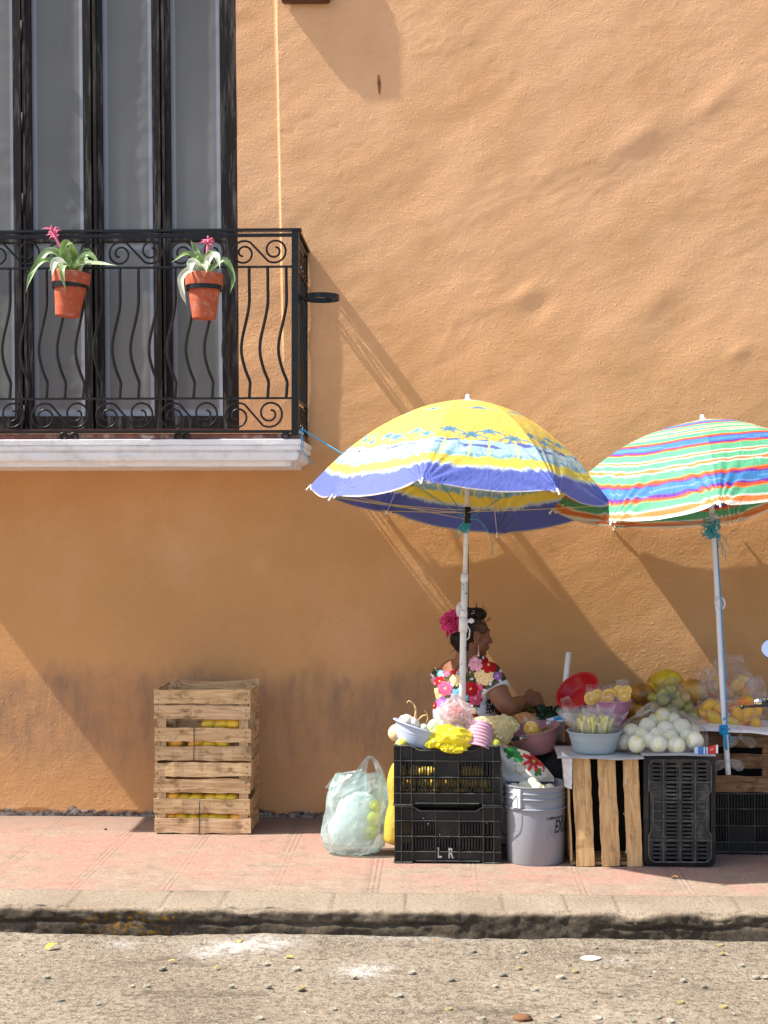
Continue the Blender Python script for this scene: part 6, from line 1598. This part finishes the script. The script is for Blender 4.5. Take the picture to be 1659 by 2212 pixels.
for (x0_, y0_, x1_, y1_) in ((1536, 1140, 1530, 1165), (1545, 1150, 1552, 1185), (1548, 1155, 1562, 1200), (1552, 1150, 1574, 1182), (1556, 1170, 1568, 1210)):
    mb = MB(); mb.tube([Vector(p) for p in spline([W(x0_, y0_, QC+.03), W((x0_+x1_)/2+4, (y0_+y1_)/2, QC+.03), W(x1_, y1_, QC+.03)], 5)], .0018, 5); ob('string', mb, m_tstr, u2)
hb = W(1536, 1130, QC+.02)
for k, m_ in ((0, m_tstr), (1, m_ystr), (6, m_ystr), (3, m_ystr), (5, m_ystr), (7, m_tstr)): cord(u2, tips2[k], hb, m_, .003, .0015)
mb = MB(); mb.tube([W(1540, 1110, QC+.01), W(1541, 1128, QC+.01)], .022, 16); ob('runner', mb, m_wpl, u2)
# tie of blue twine at the crate
mb = MB()
for i in range(7): mb.tube([W(1563, 1568, .82)+Vector((.018*math.cos(a), .018*math.sin(a), -i*.006)) for a in np.linspace(0, 2*PI, 14)[:-1]], .003, 5, closed=True)
for pts in (((1562, 1556), (1567, 1551), (1570, 1560), (1566, 1570)), ((1566, 1576), (1572, 1584), (1583, 1600)), ((1562, 1578), (1565, 1600), (1567, 1618)), ((1565, 1578), (1569, 1600), (1570, 1620)), ((1558, 1570), (1572, 1574), (1577, 1576))):
    mb.tube([Vector(p) for p in spline([W(x, y, .85) for x, y in pts], 4)], .0038, 6)
ob('twine_tie', mb, m_bstr, u2)
# ============================================================ SEATED WOMAN
QW = .48
f_ = Vector((.62, .78, 0)).normalized(); r_ = Vector((.78, -.62, 0)).normalized(); up_ = Vector((0, 0, 1))
TB = Matrix((r_, f_, up_)).transposed()
wm = thing('person', 'seated woman in white blouse embroidered with bright flowers, pink flower in her dark hair', 'person', GZ(1005, 1850, 0)*0+Vector((W(1003, 1600, QW).x, -QW, 0)))
b = MB()
def P_(px, py, q): return W(px, py, q)
# torso
b.ball(P_(1003, 1487, .48), (.150, .105, .135), TB, 4); b.ball(P_(1006, 1448, .47), (.150, .080, .060), TB, 4); b.ball(P_(1004, 1540, .47), (.150, .120, .14), TB, 4)
b.ball(P_(1002, 1600, .47), (.175, .15, .13), TB, 4)
hip = P_(1002, 1640, .47)
for sg in (-1, 1):
    h0 = hip+r_*.09*sg; k0 = h0+f_*.20+up_*.02+r_*.06*sg*0; an = k0+Vector((0, 0, -k0.z+.08))-f_*.02
    b.tube([h0, h0.lerp(k0, .5), k0], [.095, .085, .062], 16); b.ball(k0, .062); b.tube([k0, k0.lerp(an, .4), an], [.055, .05, .034], 14); b.ball(an+f_*.06-up_*.045, (.042, .10, .035), TB)
# neck
hc = P_(1017.5, 1371.5, .45)            # head centre
b.tube([P_(1006, 1450, .47), P_(1008, 1425, .465), hc+Vector((-.012, .0, -.06)), hc+Vector((0, 0, -.02))], [.075, .058, .050, .048], 20)
b.ball(P_(975, 1440, .44), (.05, .04, .028), TB, 3); b.ball(P_(1040, 1442, .52), (.055, .045, .028), TB, 3)
# arms
def limb(pts):
    PP = spline([(*p[0][:], p[1]) for p in pts], 6); b.tube([Vector(p[:3]) for p in PP], [p[3] for p in PP], 20)
    b.ball(Vector(PP[0][:3]), PP[0][3], None, 3); b.ball(Vector(PP[-1][:3]), PP[-1][3], None, 3)
shR = P_(1056, 1458, .58); elR = P_(1098, 1528, .66); wrR = P_(1133, 1514, .50)
limb([(shR, .050), (P_(1074, 1492, .63), .052), (P_(1088, 1516, .66), .046), (elR, .041)])
limb([(elR, .041), (P_(1112, 1524, .59), .041), (P_(1125, 1517, .53), .032), (wrR, .025)])
shL = P_(955, 1462, .40); elL = P_(1015, 1535, .24); wrL = P_(1128, 1528, .36)
limb([(shL, .048), (P_(985, 1500, .28), .044), (elL, .038)]); limb([(elL, .038), (P_(1075, 1535, .30), .034), (wrL, .024)])
# hands: palm and five separate curled fingers round the fruit
fr_c = P_(1151, 1522, .43)
def hand(wr, c, sgn):
    ax = (c-wr).normalized(); side = ax.cross(Vector((0, 1, 0)) if abs(ax.y) < .8 else Vector((1, 0, 0))).normalized()
    up = Vector((0, 0, 1)); out = (wr-fr_c); n = (Vector((0, -sgn*1.0, .35))).normalized()
    lat = ax.cross(n).normalized()
    pal = wr+ax*.042+n*.022
    Mh = Matrix((ax, lat, n)).transposed(); b.ball(pal, (.046, .038, .017), Mh, 3); b.tube([wr, pal], [.026, .024], 12)
    for i in range(4):
        o_ = (i-1.5)*.0185; ln = [.9, 1.0, .95, .78][i]; base = pal+ax*.036+lat*o_
        p1 = base+(ax*.030-n*.010)*ln; p2 = p1+(ax*.010-n*.026)*ln; p3 = p2+(-ax*.010-n*.017)*ln
        b.tube([base-ax*.02, base, p1, p2, p3], [.010, .0098, .0092, .0085, .0072], 10); b.ball(p3, .0072, None, 2); b.ball(base+n*.003, .0112, None, 2)
    tb_ = pal-lat*.030*sgn-ax*.012; t1 = tb_-lat*.018*sgn+ax*.024-n*.010; t2 = t1+ax*.022-n*.018+lat*.008*sgn
    b.tube([tb_, t1, t2], [.0135, .011, .0085], 10); b.ball(t2, .0085, None, 2)
hand(wrR, P_(1158, 1512, .45), 1); hand(wrL, P_(1156, 1530, .38), -1)
# head: local frame x forward, y left, z up
fh = Vector((.93, .36, -.05)).normalized(); lh = Vector((-.36, .93, 0)).normalized(); uh = fh.cross(lh).normalized(); HB = Matrix((fh, lh, uh)).transposed()
def H(x, y, z): return hc+HB @ Vector((x, y, z))
b.ball(H(-.010, 0, .022), (.092, .074, .090), HB, 4); b.ball(H(.035, 0, -.040), (.052, .056, .066), HB, 4); b.ball(H(.005, 0, -.045), (.060, .060, .045), HB, 4)
b.ball(H(.064, 0, -.088), (.022, .024, .018), HB, 3); b.ball(H(.050, 0, -.095), (.030, .034, .016), HB, 3)
b.tube([H(.080, 0, .008), H(.092, 0, -.008), H(.103, 0, -.024)], [.009, .0105, .012], 12); b.ball(H(.104, 0, -.029), (.012, .013, .011), HB, 3); b.ball(H(.094, -.011, -.033), (.011, .008, .008), HB, 2); b.ball(H(.094, .011, -.033), (.011, .008, .008), HB, 2)
b.ball(H(.086, 0, -.053), (.013, .024, .0065), HB, 3); b.ball(H(.083, 0, -.064), (.013, .021, .0075), HB, 3)
b.ball(H(.074, 0, .026), (.016, .052, .012), HB, 3)
for sg in (-1, 1):
    b.ball(H(.058, .036*sg, -.022), (.026, .024, .022), HB, 3); b.ball(H(.072, .030*sg, .008), (.012, .014, .010), HB, 3)
    e0 = H(-.002, .072*sg, -.010); ring = []
    for a in np.linspace(0, 2*PI, 14)[:-1]: ring.append(H(-.004+.0155*math.cos(a)*(1 if math.sin(a) > 0 else .7), (.076+.006)*sg+.006*sg*(-math.cos(a)*.5), -.008+.030*math.sin(a)))
    b.tube(ring, .0055, 8, closed=True); b.ball(H(0, .074*sg, -.010), (.013, .006, .024), HB, 2); b.ball(H(.004, .078*sg, -.036), (.0075, .005, .008), HB, 2)
body = remesh(b, .0045, 3, .5)
def skincol(v):
    c = (.36, .155, .075)
    return c
lipc = H(.088, 0, -.058)
body.c = []
for v in body.v:
    v = Vector(v); c = (.215, .088, .043); k = 1+.08*nz(v.x*30, v.y*30, v.z*30); c = tuple(x*k for x in c)
    l = HB.transposed() @ (v-hc)
    if (l.x-.092)**2/.010**2+(l.z+.058)**2/.013**2+l.y**2/.024**2 < 1.3: c = (.28, .07, .06)
    if l.x > .072 and abs(abs(l.y)-.030) < .016 and abs(l.z-.008) < .004: c = (.04, .025, .02)
    if l.x > .070 and abs(abs(l.y)-.030) < .022 and abs(l.z-.030) < .004: c = (.03, .02, .015)
    body.c.append(c)
m_skin = material('brown_skin', (1, 1, 1), .45, spec=.4, bump=.0004, bscale=120)
ob('body', body, m_skin, wm)
# hair: pulled back, roll on top, bun behind
h = MB(); h.ball(H(-.022, 0, .032), (.082, .081, .092), HB, 4); h.ball(H(.020, -.008, .102), (.052, .052, .034), HB, 4); h.ball(H(-.035, 0, .105), (.055, .056, .030), HB, 4)
h.ball(H(-.062, 0, -.015), (.042, .055, .060), HB, 4); h.ball(H(-.090, -.01, .040), (.042, .050, .045), HB, 3); h.ball(H(-.045, -.01, -.055), (.036, .045, .04), HB, 3)
h.ball(H(.030, -.058, .035), (.034, .022, .030), HB, 3); h.ball(H(.030, .058, .035), (.034, .022, .030), HB, 3)
hr = remesh(h, .005, 2); nv = []
for i, v in enumerate(hr.v):
    v = Vector(v); l = HB.transposed() @ (v-hc); st = nz(l.x*8, l.y*10, l.z*75)*.0035+nz(l.x*5, l.y*5, l.z*160)*.0016; d = Vector((l.x, l.y, l.z-.03)).normalized(); nv.append(tuple(v+HB @ (d*st)))
    
hr.v = nv; hr.c = []
for v in nv:
    l = HB.transposed() @ (Vector(v)-hc); k = .5+.5*nz(l.x*6, l.y*6, l.z*120); side_ = sstep(.03, .06, abs(l.y))*sstep(-.04, .02, l.x)*sstep(.085, .05, l.z)
    hr.c.append(lerp_c((.010, .007, .006), (.14, .07, .035), side_*k*1.1))
m_hair = material('black_hair', (1, 1, 1), .5, spec=.2)
ob('hair', hr, m_hair, wm)
mb = MB()            # stray wisps
rw = random.Random(5)
for i in range(46):
    a = rw.choice([H(.06, -.01, .10), H(.05, .0, .12), H(-.10, 0, .09), H(-.10, -.02, -.03), H(-.08, -.02, -.07), H(.02, 0, .13), H(.07, -.02, .07)]); d = (a-hc).normalized()*rw.uniform(.012, .034)+Vector((rw.uniform(-.012, .012), 0, rw.uniform(-.012, .016)))
    mb.tube([a-d*.4, a+d*.4, a+d+Vector((rw.uniform(-.01, .01), 0, rw.uniform(-.01, .01)))], .0005, 4, col=(.012, .008, .006))
ob('stray_hair', mb, m_hair, wm)
mb = MB(); hp = [W(x, y, .53) for x, y in ((1018, 1326), (1024, 1324), (1026, 1319), (1020, 1320))]; mb.tube(hp, .0013, 6); ob('hair_clip', mb, material('pale_metal', (.7, .66, .55), .3, metal=.6), wm)
# pink flower
fl = W(977, 1342, .53)
rf = random.Random(11); mb = MB()
for ring, (n_, r0, tilt, sz) in enumerate(((8, .032, .35, .036), (7, .022, .75, .031), (6, .012, 1.1, .025), (4, .004, 1.4, .018))):
    for i in range(n_):
        a = i/n_*2*PI+ring*.5+rf.uniform(-.15, .15); out = Vector((math.cos(a), 0, math.sin(a))); nrm = Vector((-.35, -1, .1)).normalized()
        e1 = (out-nrm*out.dot(nrm)).normalized(); e2 = nrm.cross(e1); k = rf.uniform(1.15, 1.5)
        def pf_(u, v, e1=e1, e2=e2, k=k, i=i, ring=ring):
            rr = v*sz*k; w_ = (u-.5)*sz*1.25*math.sin(PI*(.12+.76*v))**.7; bend = math.sin(v*1.7)*tilt*sz*.7
            return fl+e1*(r0*.35+rr*math.cos(tilt*.7))+e2*w_+nrm*(bend+.010*ring+.006*math.sin(u*PI*3+i)*v+.25*abs(w_)*1.2)
        cr = rf.uniform(.8, 1.1); mb.sheet(pf_, 8, 8, lambda u, v, cr=cr: (.78*cr*(.55+.45*v), .015+.05*v*v, .20*cr*(.5+.6*v)))
for (x, y) in ((966, 1380), (975, 1374), (1, 1)):
    if x > 10:
        leafstrip(mb, [fl, fl.lerp(W(x, y, .5), .5)+Vector((-.006, 0, 0)), W(x, y, .5)], .010, (0, -1, 0), (.6, .01, .12), (.45, .01, .08))
ob('hair_flower', mb, material('pink_petals', (1, 1, 1), .55, trans=.2), wm)
# earring
mb = MB(); e0 = H(.006, -.085, -.046); 
for i in range(9): mb.ball(e0+Vector((0, -.004, -.006*i)), .0028 if i < 5 else .0045, None, 1)
mb.ball(e0+Vector((0.004, -.004, -.046)), .004, None, 1); mb.ball(e0+Vector((-.004, -.004, -.046)), .004, None, 1)
ob('earring', mb, material('rosy_beads', (.80, .45, .38), .2, spec=.8), wm)
# blouse
b = MB(); g_ = .012
b.ball(P_(1003, 1487, .48), (.150+g_, .105+g_, .135+g_), TB, 4); b.ball(P_(1006, 1450, .47), (.150+g_, .080+g_, .060+g_*.7), TB, 4); b.ball(P_(1003, 1540, .47), (.150+g_*1.3, .120+g_, .14+g_), TB, 4); b.ball(P_(1001, 1590, .47), (.165, .15, .14), TB, 4)
b.ball(P_(1038, 1445, .52), (.062, .055, .036), TB, 3)
def limb2(pts):
    PP = spline([(*p[0][:], p[1]) for p in pts], 6); b.tube([Vector(p[:3]) for p in PP], [p[3] for p in PP], 20); b.ball(Vector(PP[0][:3]), PP[0][3], None, 3)
limb2([(shR, .064), (P_(1064, 1474, .605), .067), (P_(1073, 1493, .63), .068)])
limb2([(shL, .058), (P_(975, 1488, .31), .056)])
b.ball(P_(1035, 1428, .50), (.045, .05, .03), TB, 3)
bl = remesh(b, .0045, 2)
FLW = [(665, 795, 78, 'pk'), (820, 800, 92, 'dr'), (768, 930, 108, 'cr'), (435, 985, 66, 'cr'), (305, 1085, 82, 'mg'), (240, 1000, 55, 'dr'), (212, 1140, 62, 'cr'), (268, 1250, 66, 'pu'), (470, 1165, 84, 'bl'), (610, 1090, 80, 'dr'), (690, 1070, 58, 'mg'), (665, 1200, 78, 'mg'),
       (520, 865, 52, 'pk'), (928, 935, 46, 'pu'), (408, 870, 42, 'dr'), (322, 905, 36, 'mg'), (248, 905, 36, 'bl'), (640, 705, 42, 'cr'), (655, 1352, 34, 'cr'), (620, 1415, 70, 'dr'), (172, 1000, 40, 'pk'), (175, 1290, 40, 'dr'), (560, 1190, 40, 'bl'), (840, 1340, 34, 'dr'), (880, 840, 40, 'dr')]
PAL = {'pk': ((.80, .22, .36), (.85, .48, .55)), 'dr': ((.35, .006, .012), (.50, .01, .02)), 'cr': ((.72, .47, .20), (.85, .66, .36)), 'mg': ((.62, .02, .12), (.80, .16, .28)), 'pu': ((.22, .05, .34), (.48, .22, .55)), 'bl': ((.03, .36, .62), (.30, .66, .82))}
WH_ = (.66, .66, .72)
def blcol(v):
    # the embroidery is laid out on the cloth in a flat frame facing the street
    k = (v.y+7.5)/F; px = 950+v.x/k; py = 1140-(v.z-1.5)/k
    x = (px-905)/.1819; y = (py-1289)/.1819
    # sleeve hem band
    e = (x-1010)*.55+(y-1010)*.83
    dsl = ((px-1043)*(1476-1500)-(py-1500)*(1087-1043))/math.hypot(44, 24)
    c = WH_
    emb = (y < 1310 and not (x < 300 and y > 1300)) 
    if x > 730 and (y-1120) > -(x-760)*.53+0 and y < 1400: emb = False
    if x > 1080: emb = False
    if 720 < x < 790 and y > 1140: emb = False
    if x > 790 and 1200 < y < 1370: return (.02, .02, .03) if nz(x*.05, y*.05, 2) > -.15 else WH_
    if emb:
        if nz(x*.016, y*.016, 6) > -.22: c = (.035, .040, .015)
        if nz(x*.02, y*.02, 16) > .12: c = (.11, .10, .035)
        if .0 < abs(nz(x*.013, y*.013, 6)-.02) < .02: c = (.02, .02, .02)
    for (fx_, fy_, fr_, kk) in FLW:
        dx, dy = x-fx_, y-fy_; d = math.hypot(dx, dy)
        fr_ = fr_*1.07 if d < 999 else fr_
        if d < fr_*1.12:
            a = math.atan2(dy, dx); lim = fr_*(.84+.20*abs(math.cos(a*3.5+fx_)))
            if d < lim:
                dk, lt = PAL[kk]; t = d/lim
                if t < .16: return (.75, .58, .22)
                ring_ = (t*2.6+.25*math.sin(a*4+fx_)+.15*math.sin(a*9)) % 1.0
                cc = lerp_c(dk, lt, ring_)
                if t > .90: cc = lerp_c(cc, lt, .7)
                if ring_ < .08: cc = tuple(q_*.35 for q_ in dk)
                return cc
            elif d < lim*1.05: return (.03, .02, .02)
    return c
# neckline: drop the faces above the square neck
def above_neck(v):
    k = (v.y+7.5)/F; px = 950+v.x/k; py = 1140-(v.z-1.5)/k
    if px < 940: return False
    if px < 980: line = 1447
    elif px < 1008: line = lerp(1447, 1413, (px-980)/28)
    elif px < 1022: line = 1412
    else: return False
    return py < line
keep = [f for f in bl.f if not above_neck(sum((Vector(bl.v[i]) for i in f), Vector())/len(f))]
bl.f = keep; bl.c = [blcol(Vector(v)) for v in bl.v]
bl.v = [tuple(Vector(v)+Vector((0, .004*nz(v[0]*22, v[1]*14, v[2]*16), 0))) for v in bl.v]
ob('blouse', bl, material('embroidered_cloth', (1, 1, 1), .75, bump=.0012, bscale=140, spec=.15, var=.05, vscale=120), wm)
# skirt to the ground
mb = MB(); mb.lathe([(.30, .01), (.28, .12), (.25, .26), (.20, .36), (.17, .42)], 40, Matrix.Translation((hip.x+f_.x*.08, hip.y+f_.y*.06, 0)), fn=lambda v, a: Vector((v.x*(1+.05*math.sin(a*11)), v.y*(.75+.04*math.sin(a*9)), v.z)))
ob('skirt', mb, m_cloth, wm)
o = fruit('mango', 'dark green fruit held in the seated woman\'s hands', 'fruit', None, P_(1146, 1532, .42), .062, 'mango', 2, cols=((.10, .09, .02), (.20, .14, .03)))
# ============================================================ MOTORBIKE at the right edge
QM = 1.25
mo = thing('motorbike', 'parked motorbike at the right edge, only its handlebar, black lever and round mirror in view', 'motorbike', (W(1659, 1700, QM).x+.5, -QM, 0))
m_chrome = material('chrome', (.78, .76, .72), .12, metal=1.0); m_mirror = material('mirror_glass', (.95, .96, .98), .02, metal=1.0); m_rub = material('black_rubber', (.015, .015, .015), .5)
e = W(1631, 1516, QM); inn = W(1700, 1512, QM); d = (inn-e).normalized()
mb = MB(); mb.tube([e, e+d*.012, e+d*.022, e+d*.03], [.012, .0165, .0165, .013], 20); mb.ball(e-d*.002, (.006, .012, .012), None, 2); ob('bar_end', mb, m_chrome, mo)
mb = MB(); mb.tube([e+d*.028, e+d*.16], .0165, 20)
for i in range(5): mb.tube([e+d*(.04+.022*i), e+d*(.048+.022*i)], .0180, 20)
ob('hand_grip', mb, m_rub, mo)
mb = MB(); mb.tube([e+d*.16, e+d*.30, e+d*.42+Vector((0, .05, -.05)), e+d*.60+Vector((0, .12, -.06))], .011, 14); ob('handlebar', mb, m_chrome, mo)
lv = W(1604, 1527, QM+.05); mb = MB(); mb.tube([lv, lv+Vector((.012, 0, .001)), lv+Vector((.06, .0, .004)), lv+Vector((.15, 0, .012)), lv+Vector((.20, .02, .01))], [.0035, .0045, .0065, .0075, .006], 12); mb.ball(lv, .0095, None, 3); ob('brake_lever', mb, material('gloss_black', (.01, .01, .01), .15, spec=.6), mo)
mc = W(1676, 1403, QM+.02); mb = MB()
Mm = Matrix.Translation(mc) @ Matrix.Rotation(math.radians(90), 4, 'X') @ Matrix.Rotation(0, 4, 'Y')
mirdir = Vector((-.10, -.72, .69)).normalized(); Mm = Matrix.Translation(mc) @ mirdir.to_track_quat('Z', 'Y').to_matrix().to_4x4()
mb.lathe([(0, -.02), (.03, -.018), (.058, -.006), (.062, .0), (.062, .004), (.058, .004)], 40, Mm); ob('mirror_shell', mb, m_rub, mo)
mb = MB(); mb.lathe([(0, .0045), (.0585, .0035)], 40, Mm); ob('mirror_glass', mb, m_mirror, mo)
mb = MB(); mb.tube([Vector(p) for p in spline([mc-mirdir*.02, mc+Vector((.06, .03, -.10)), e+d*.20+Vector((0, 0, .03)), e+d*.20], 5)], .005, 10); ob('mirror_stalk', mb, m_chrome, mo)
# rest of the machine, out of frame to the right
hx = e.x+.52
m_paint = material('dark_red_paint', (.18, .01, .01), .25, coat=.6)
for y_ in (-QM+.09, -QM+.19):
    mb = MB(); mb.tube([(hx+.02, y_+.0, 1.0), (hx-.02, y_, .60), (hx-.05, y_, .30)], .02, 12); ob('fork_leg', mb, m_chrome, mo)
for nm, wx in (('front_wheel', hx-.03), ('rear_wheel', hx+1.2)):
    Mw = Matrix.Translation((wx+.02, -QM+.14, .17)) @ Matrix.Rotation(PI/2, 4, 'X'); mb = MB(); mb.lathe([(.24, -.04), (.285, -.035), (.30, 0), (.285, .035), (.24, .04), (.24, -.04)], 40, Mw); wh = ob(nm, mb, m_rub, mo)
    mb = MB(); mb.lathe([(.22, -.03), (.24, -.03), (.24, .03), (.22, .03), (.22, -.03)], 40, Mw); mb.tube([(wx+.02, -QM+.09, .17), (wx+.02, -QM+.19, .17)], .03, 14)
    for i in range(10): a = i/10*2*PI; mb.tube([(wx+.02, -QM+.14, .17), (wx+.02+.22*math.cos(a), -QM+.14, .17+.22*math.sin(a))], .003, 5)
    ob('rim', mb, m_chrome, wh)
mb = MB(); mb.ball((hx+.35, -QM+.14, .72), (.26, .12, .13)); ob('tank', mb, m_paint, mo)
mb = MB(); mb.box((hx+.85, -QM+.14, .72), (.62, .22, .09), bev=.03); ob('seat', mb, m_rub, mo)
mb = MB(); mb.box((hx+.55, -QM+.14, .36), (.38, .26, .30), bev=.04); mb.tube([(hx+.1, -QM+.14, .85), (hx+.5, -QM+.14, .5), (hx+1.2, -QM+.14, .2)], .025, 10); ob('engine', mb, material('engine_metal', (.2, .2, .2), .4, metal=.8), mo)
mb = MB(); mb.ball((hx-.06, -QM+.14, .86), (.09, .09, .09)); ob('headlight', mb, m_chrome, mo)
# ============================================================ LITTER, STONES, WEEDS
rl = random.Random(21)
m_cap = material('flattened_bottle_cap', (.30, .28, .22), .55, var=.4, vscale=90, dirt=(.10, .06, .03), dirt_amt=.8, dscale=60)
def cap_ob(px, py, r, lab, grp, col=(1, 1, 1), rr=1.0):
    c = GZ(px, py, ZST+.004); mb = MB(); mb.lathe([(0, .0025), (r*.8, .003), (r*.95, .0045), (r, .003), (r*1.02, -.003)], 21, None, col, fn=lambda v, a: Vector((v.x*(1+.03*math.cos(a*10)), v.y*(1+.03*math.cos(a*10)), v.z)))
    o = ob('bottle_cap', mb, m_cap); o.location = c; o.rotation_euler = (rl.uniform(-.12, .12), rl.uniform(-.12, .12), rl.uniform(0, 6)); tag(o, lab, 'bottle cap', grp)
for i, (px, py) in enumerate(((1243, 2098), (1350, 2073), (1285, 2048), (1370, 2057), (1490, 2040), (1425, 2036), (1562, 2031), (1556, 2042), (1400, 2108), (1210, 2110), (1085, 2104), (975, 2115), (1130, 2055), (1020, 2015+40), (1120, 2092), (1655, 2110), (1633, 2110), (1520, 2130), (1335, 2151), (1280, 2163), (1155, 2138), (1470, 2165), (1475, 2118),
        (1420, 2198), (1365, 2206), (1290, 2200), (1200, 2195), (1448, 2206), (1563, 2175), (575, 2082), (640, 2092), (350, 2092), (285, 2131), (318, 2130), (580, 2131), (650, 2135), (130, 2160), (1070, 2130), (560, 2200), (1040, 2200), (890, 2100), (860, 2150), (970, 2180), (765, 2110), (500, 2130), (100, 2110), (210, 2170), (720, 2180), (1600, 2085), (1560, 2060))):
    cap_ob(px, py, rl.uniform(.010, .016), 'flattened bottle cap pressed into the street', 'flattened bottle caps in the street', tuple([rl.choice([.7, .9, 1.1])]*3) if i % 7 else (.95, .82, .5))
m_st = material('street_stone', (1, 1, 1), .85, bump=.003, bscale=60)
def stone(px, py, r, col, lab, grp=None, z=ZST, flat=.6):
    c = GZ(px, py, z+r*flat*.5); mb = MB(); mb.ball((0, 0, 0), (r, r*.8, r*flat), None, 3, crumple_fn(px*.13, .35, 1.3), col); o = ob('stone', mb, m_st); o.location = c; tag(o, lab, 'stone', grp)
stone(1040, 2021, .030, (.42, .38, .30), 'pale broken stone lying against the kerb'); stone(1165, 2017, .013, (.8, .8, .82), 'small white pebble by the kerb'); stone(1129, 2199, .030, (.16, .07, .03), 'rust brown lump at the bottom edge of the street', flat=.35)
stone(1277, 2070, .036, (.62, .55, .45), 'flat pale stone in the middle of the street', flat=.18); stone(228, 1791, .007, (.08, .03, .02), 'tiny dark pebble on the pavement near the wall', z=0)
for i in range(90):
    px, py = rl.uniform(-20, 1680), 2022+rl.random()**3.5*190; stone(px, py, rl.uniform(.002, .0055), rl.choice([(.5, .46, .38), (.3, .26, .2), (.62, .58, .5), (.12, .09, .07)]), 'small loose chip of gravel on the street', 'gravel chips scattered on the street')
m_dl = material('dry_leaf', (1, 1, 1), .6, trans=.15)
def dleaf(px, py, L_, col, lab, z=ZST+.006, grp=None):
    c = GZ(px, py, z); a = rl.uniform(0, 6); d = Vector((math.cos(a), math.sin(a), .1)); mb = MB(); leafstrip(mb, [-d*L_*.5, Vector((0, 0, L_*.12)), d*L_*.5], L_*.26, (0, 0, 1), col, col, .3); o = ob('fallen_leaf', mb, m_dl); o.location = c; tag(o, lab, 'leaf', grp)
for (px, py, L_, col, lab, z) in ((113, 2044, .055, (.55, .52, .08), 'yellow green leaf at the left below the kerb', ZST), (945/1, 2033, .03, (.5, .22, .06), 'orange brown leaf by the kerb below the bucket', ZST), (520, 2034, .03, (.6, .4, .1), 'tan leaf beside the spilled lime', ZST), (625, 2068, .035, (.7, .6, .1), 'yellow leaf right of the spilled lime', ZST),
        (372, 2076, .028, (.65, .42, .1), 'orange leaf in the left of the street', ZST), (466, 2090, .03, (.65, .4, .12), 'orange leaf below the spilled lime', ZST), (762, 2024, .035, (.5, .2, .07), 'brown leaf among the dirt at the kerb', ZST), (1458, 1895, .032, (.72, .35, .12), 'orange peel scrap on the pavement', 0), (1560, 1886, .012, (.2, .05, .02), 'small dark scrap on the shaded pavement', 0)):
    dleaf(px, py, L_, col, lab, z+.006)
for i in range(22): dleaf(rl.uniform(640, 780) if i % 2 else rl.uniform(960, 1080), rl.uniform(2016, 2028), rl.uniform(.012, .028), rl.choice([(.3, .18, .08), (.5, .4, .25), (.18, .1, .06), (.6, .55, .45)]), 'dry leaf fragment swept against the kerb', ZST+.006, 'leaf fragments along the kerb')
def weed(px, py, w_, n, lab):
    r = thing('weed', lab, 'weed', GZ(px, py, ZST))
    mb = MB(); c = GZ(px, py, ZST)
    for i in range(n):
        b0 = c+Vector((rl.gauss(0, w_*.4), rl.uniform(-.02, .02), 0)); top = b0+Vector((rl.uniform(-.03, .03), rl.uniform(-.015, .015), rl.uniform(.015, .045)))
        mb.tube([b0, b0.lerp(top, .5)+Vector((.003, 0, 0)), top], .0008, 4, col=(.10, .12, .04))
        for k in range(6):
            p = b0.lerp(top, .3+.7*k/6); a = rl.uniform(0, 6.3); d = Vector((math.cos(a), math.sin(a), rl.uniform(0, .7)))*rl.uniform(.008, .016); leafstrip(mb, [p, p+d*.5, p+d], .0042, (0, -.3, 1), (.07, .14, .03), (.13, .20, .05), .1)
    ob('foliage', mb, m_leaf, r)
weed(1110, 2012, .04, 14, 'small green weed sprouting at the kerb foot below the bucket'); weed(1085, 2017, .02, 5, 'tiny weed beside the pale broken stone'); weed(1465, 2022, .07, 26, 'wide green weed tuft at the kerb foot on the right'); weed(1520, 2018, .04, 7, 'thin weed shoot right of the wide tuft')
EXPO = 1.0
# ============================================================ LIGHT AND CAMERA
SUN = Vector((0.75, 0.105, -1.0)).normalized()          # the way the light travels
sl = bpy.data.lights.new('sun', 'SUN'); sl.energy = 5.0; sl.angle = math.radians(0.6); sl.color = (1.0, 0.95, 0.86)
so = bpy.data.objects.new('sun', sl); COL.objects.link(so); so.location = (-6, -4, 9)
so.rotation_euler = (-SUN).to_track_quat('Z', 'Y').to_euler()
w = bpy.data.worlds.new('World'); S.world = w; w.use_nodes = True
nt = w.node_tree; bg = nt.nodes['Background']; sky = nt.nodes.new('ShaderNodeTexSky'); sky.sky_type = 'NISHITA'; sky.sun_disc = False
to = -SUN
sky.sun_elevation = math.asin(to.z); sky.sun_rotation = math.atan2(to.x, to.y)
sky.air_density = 1.0; sky.dust_density = 2.5; sky.ozone_density = 1.0
nt.links.new(sky.outputs[0], bg.inputs[0]); bg.inputs[1].default_value = 0.13
cam = bpy.data.cameras.new('camera'); co = bpy.data.objects.new('camera', cam); COL.objects.link(co)
cam.sensor_fit = 'VERTICAL'; cam.sensor_height = 24; cam.sensor_width = 18; cam.lens = F/2212*24; cam.clip_end = 1000
co.matrix_world = Matrix.Translation(CAM) @ ROT.to_4x4()
S.camera = co
S.view_settings.view_transform = 'Standard'; S.view_settings.look = 'None'; S.view_settings.gamma = 1
S.view_settings.exposure = EXPO
S.render.resolution_x = 768; S.render.resolution_y = 1024
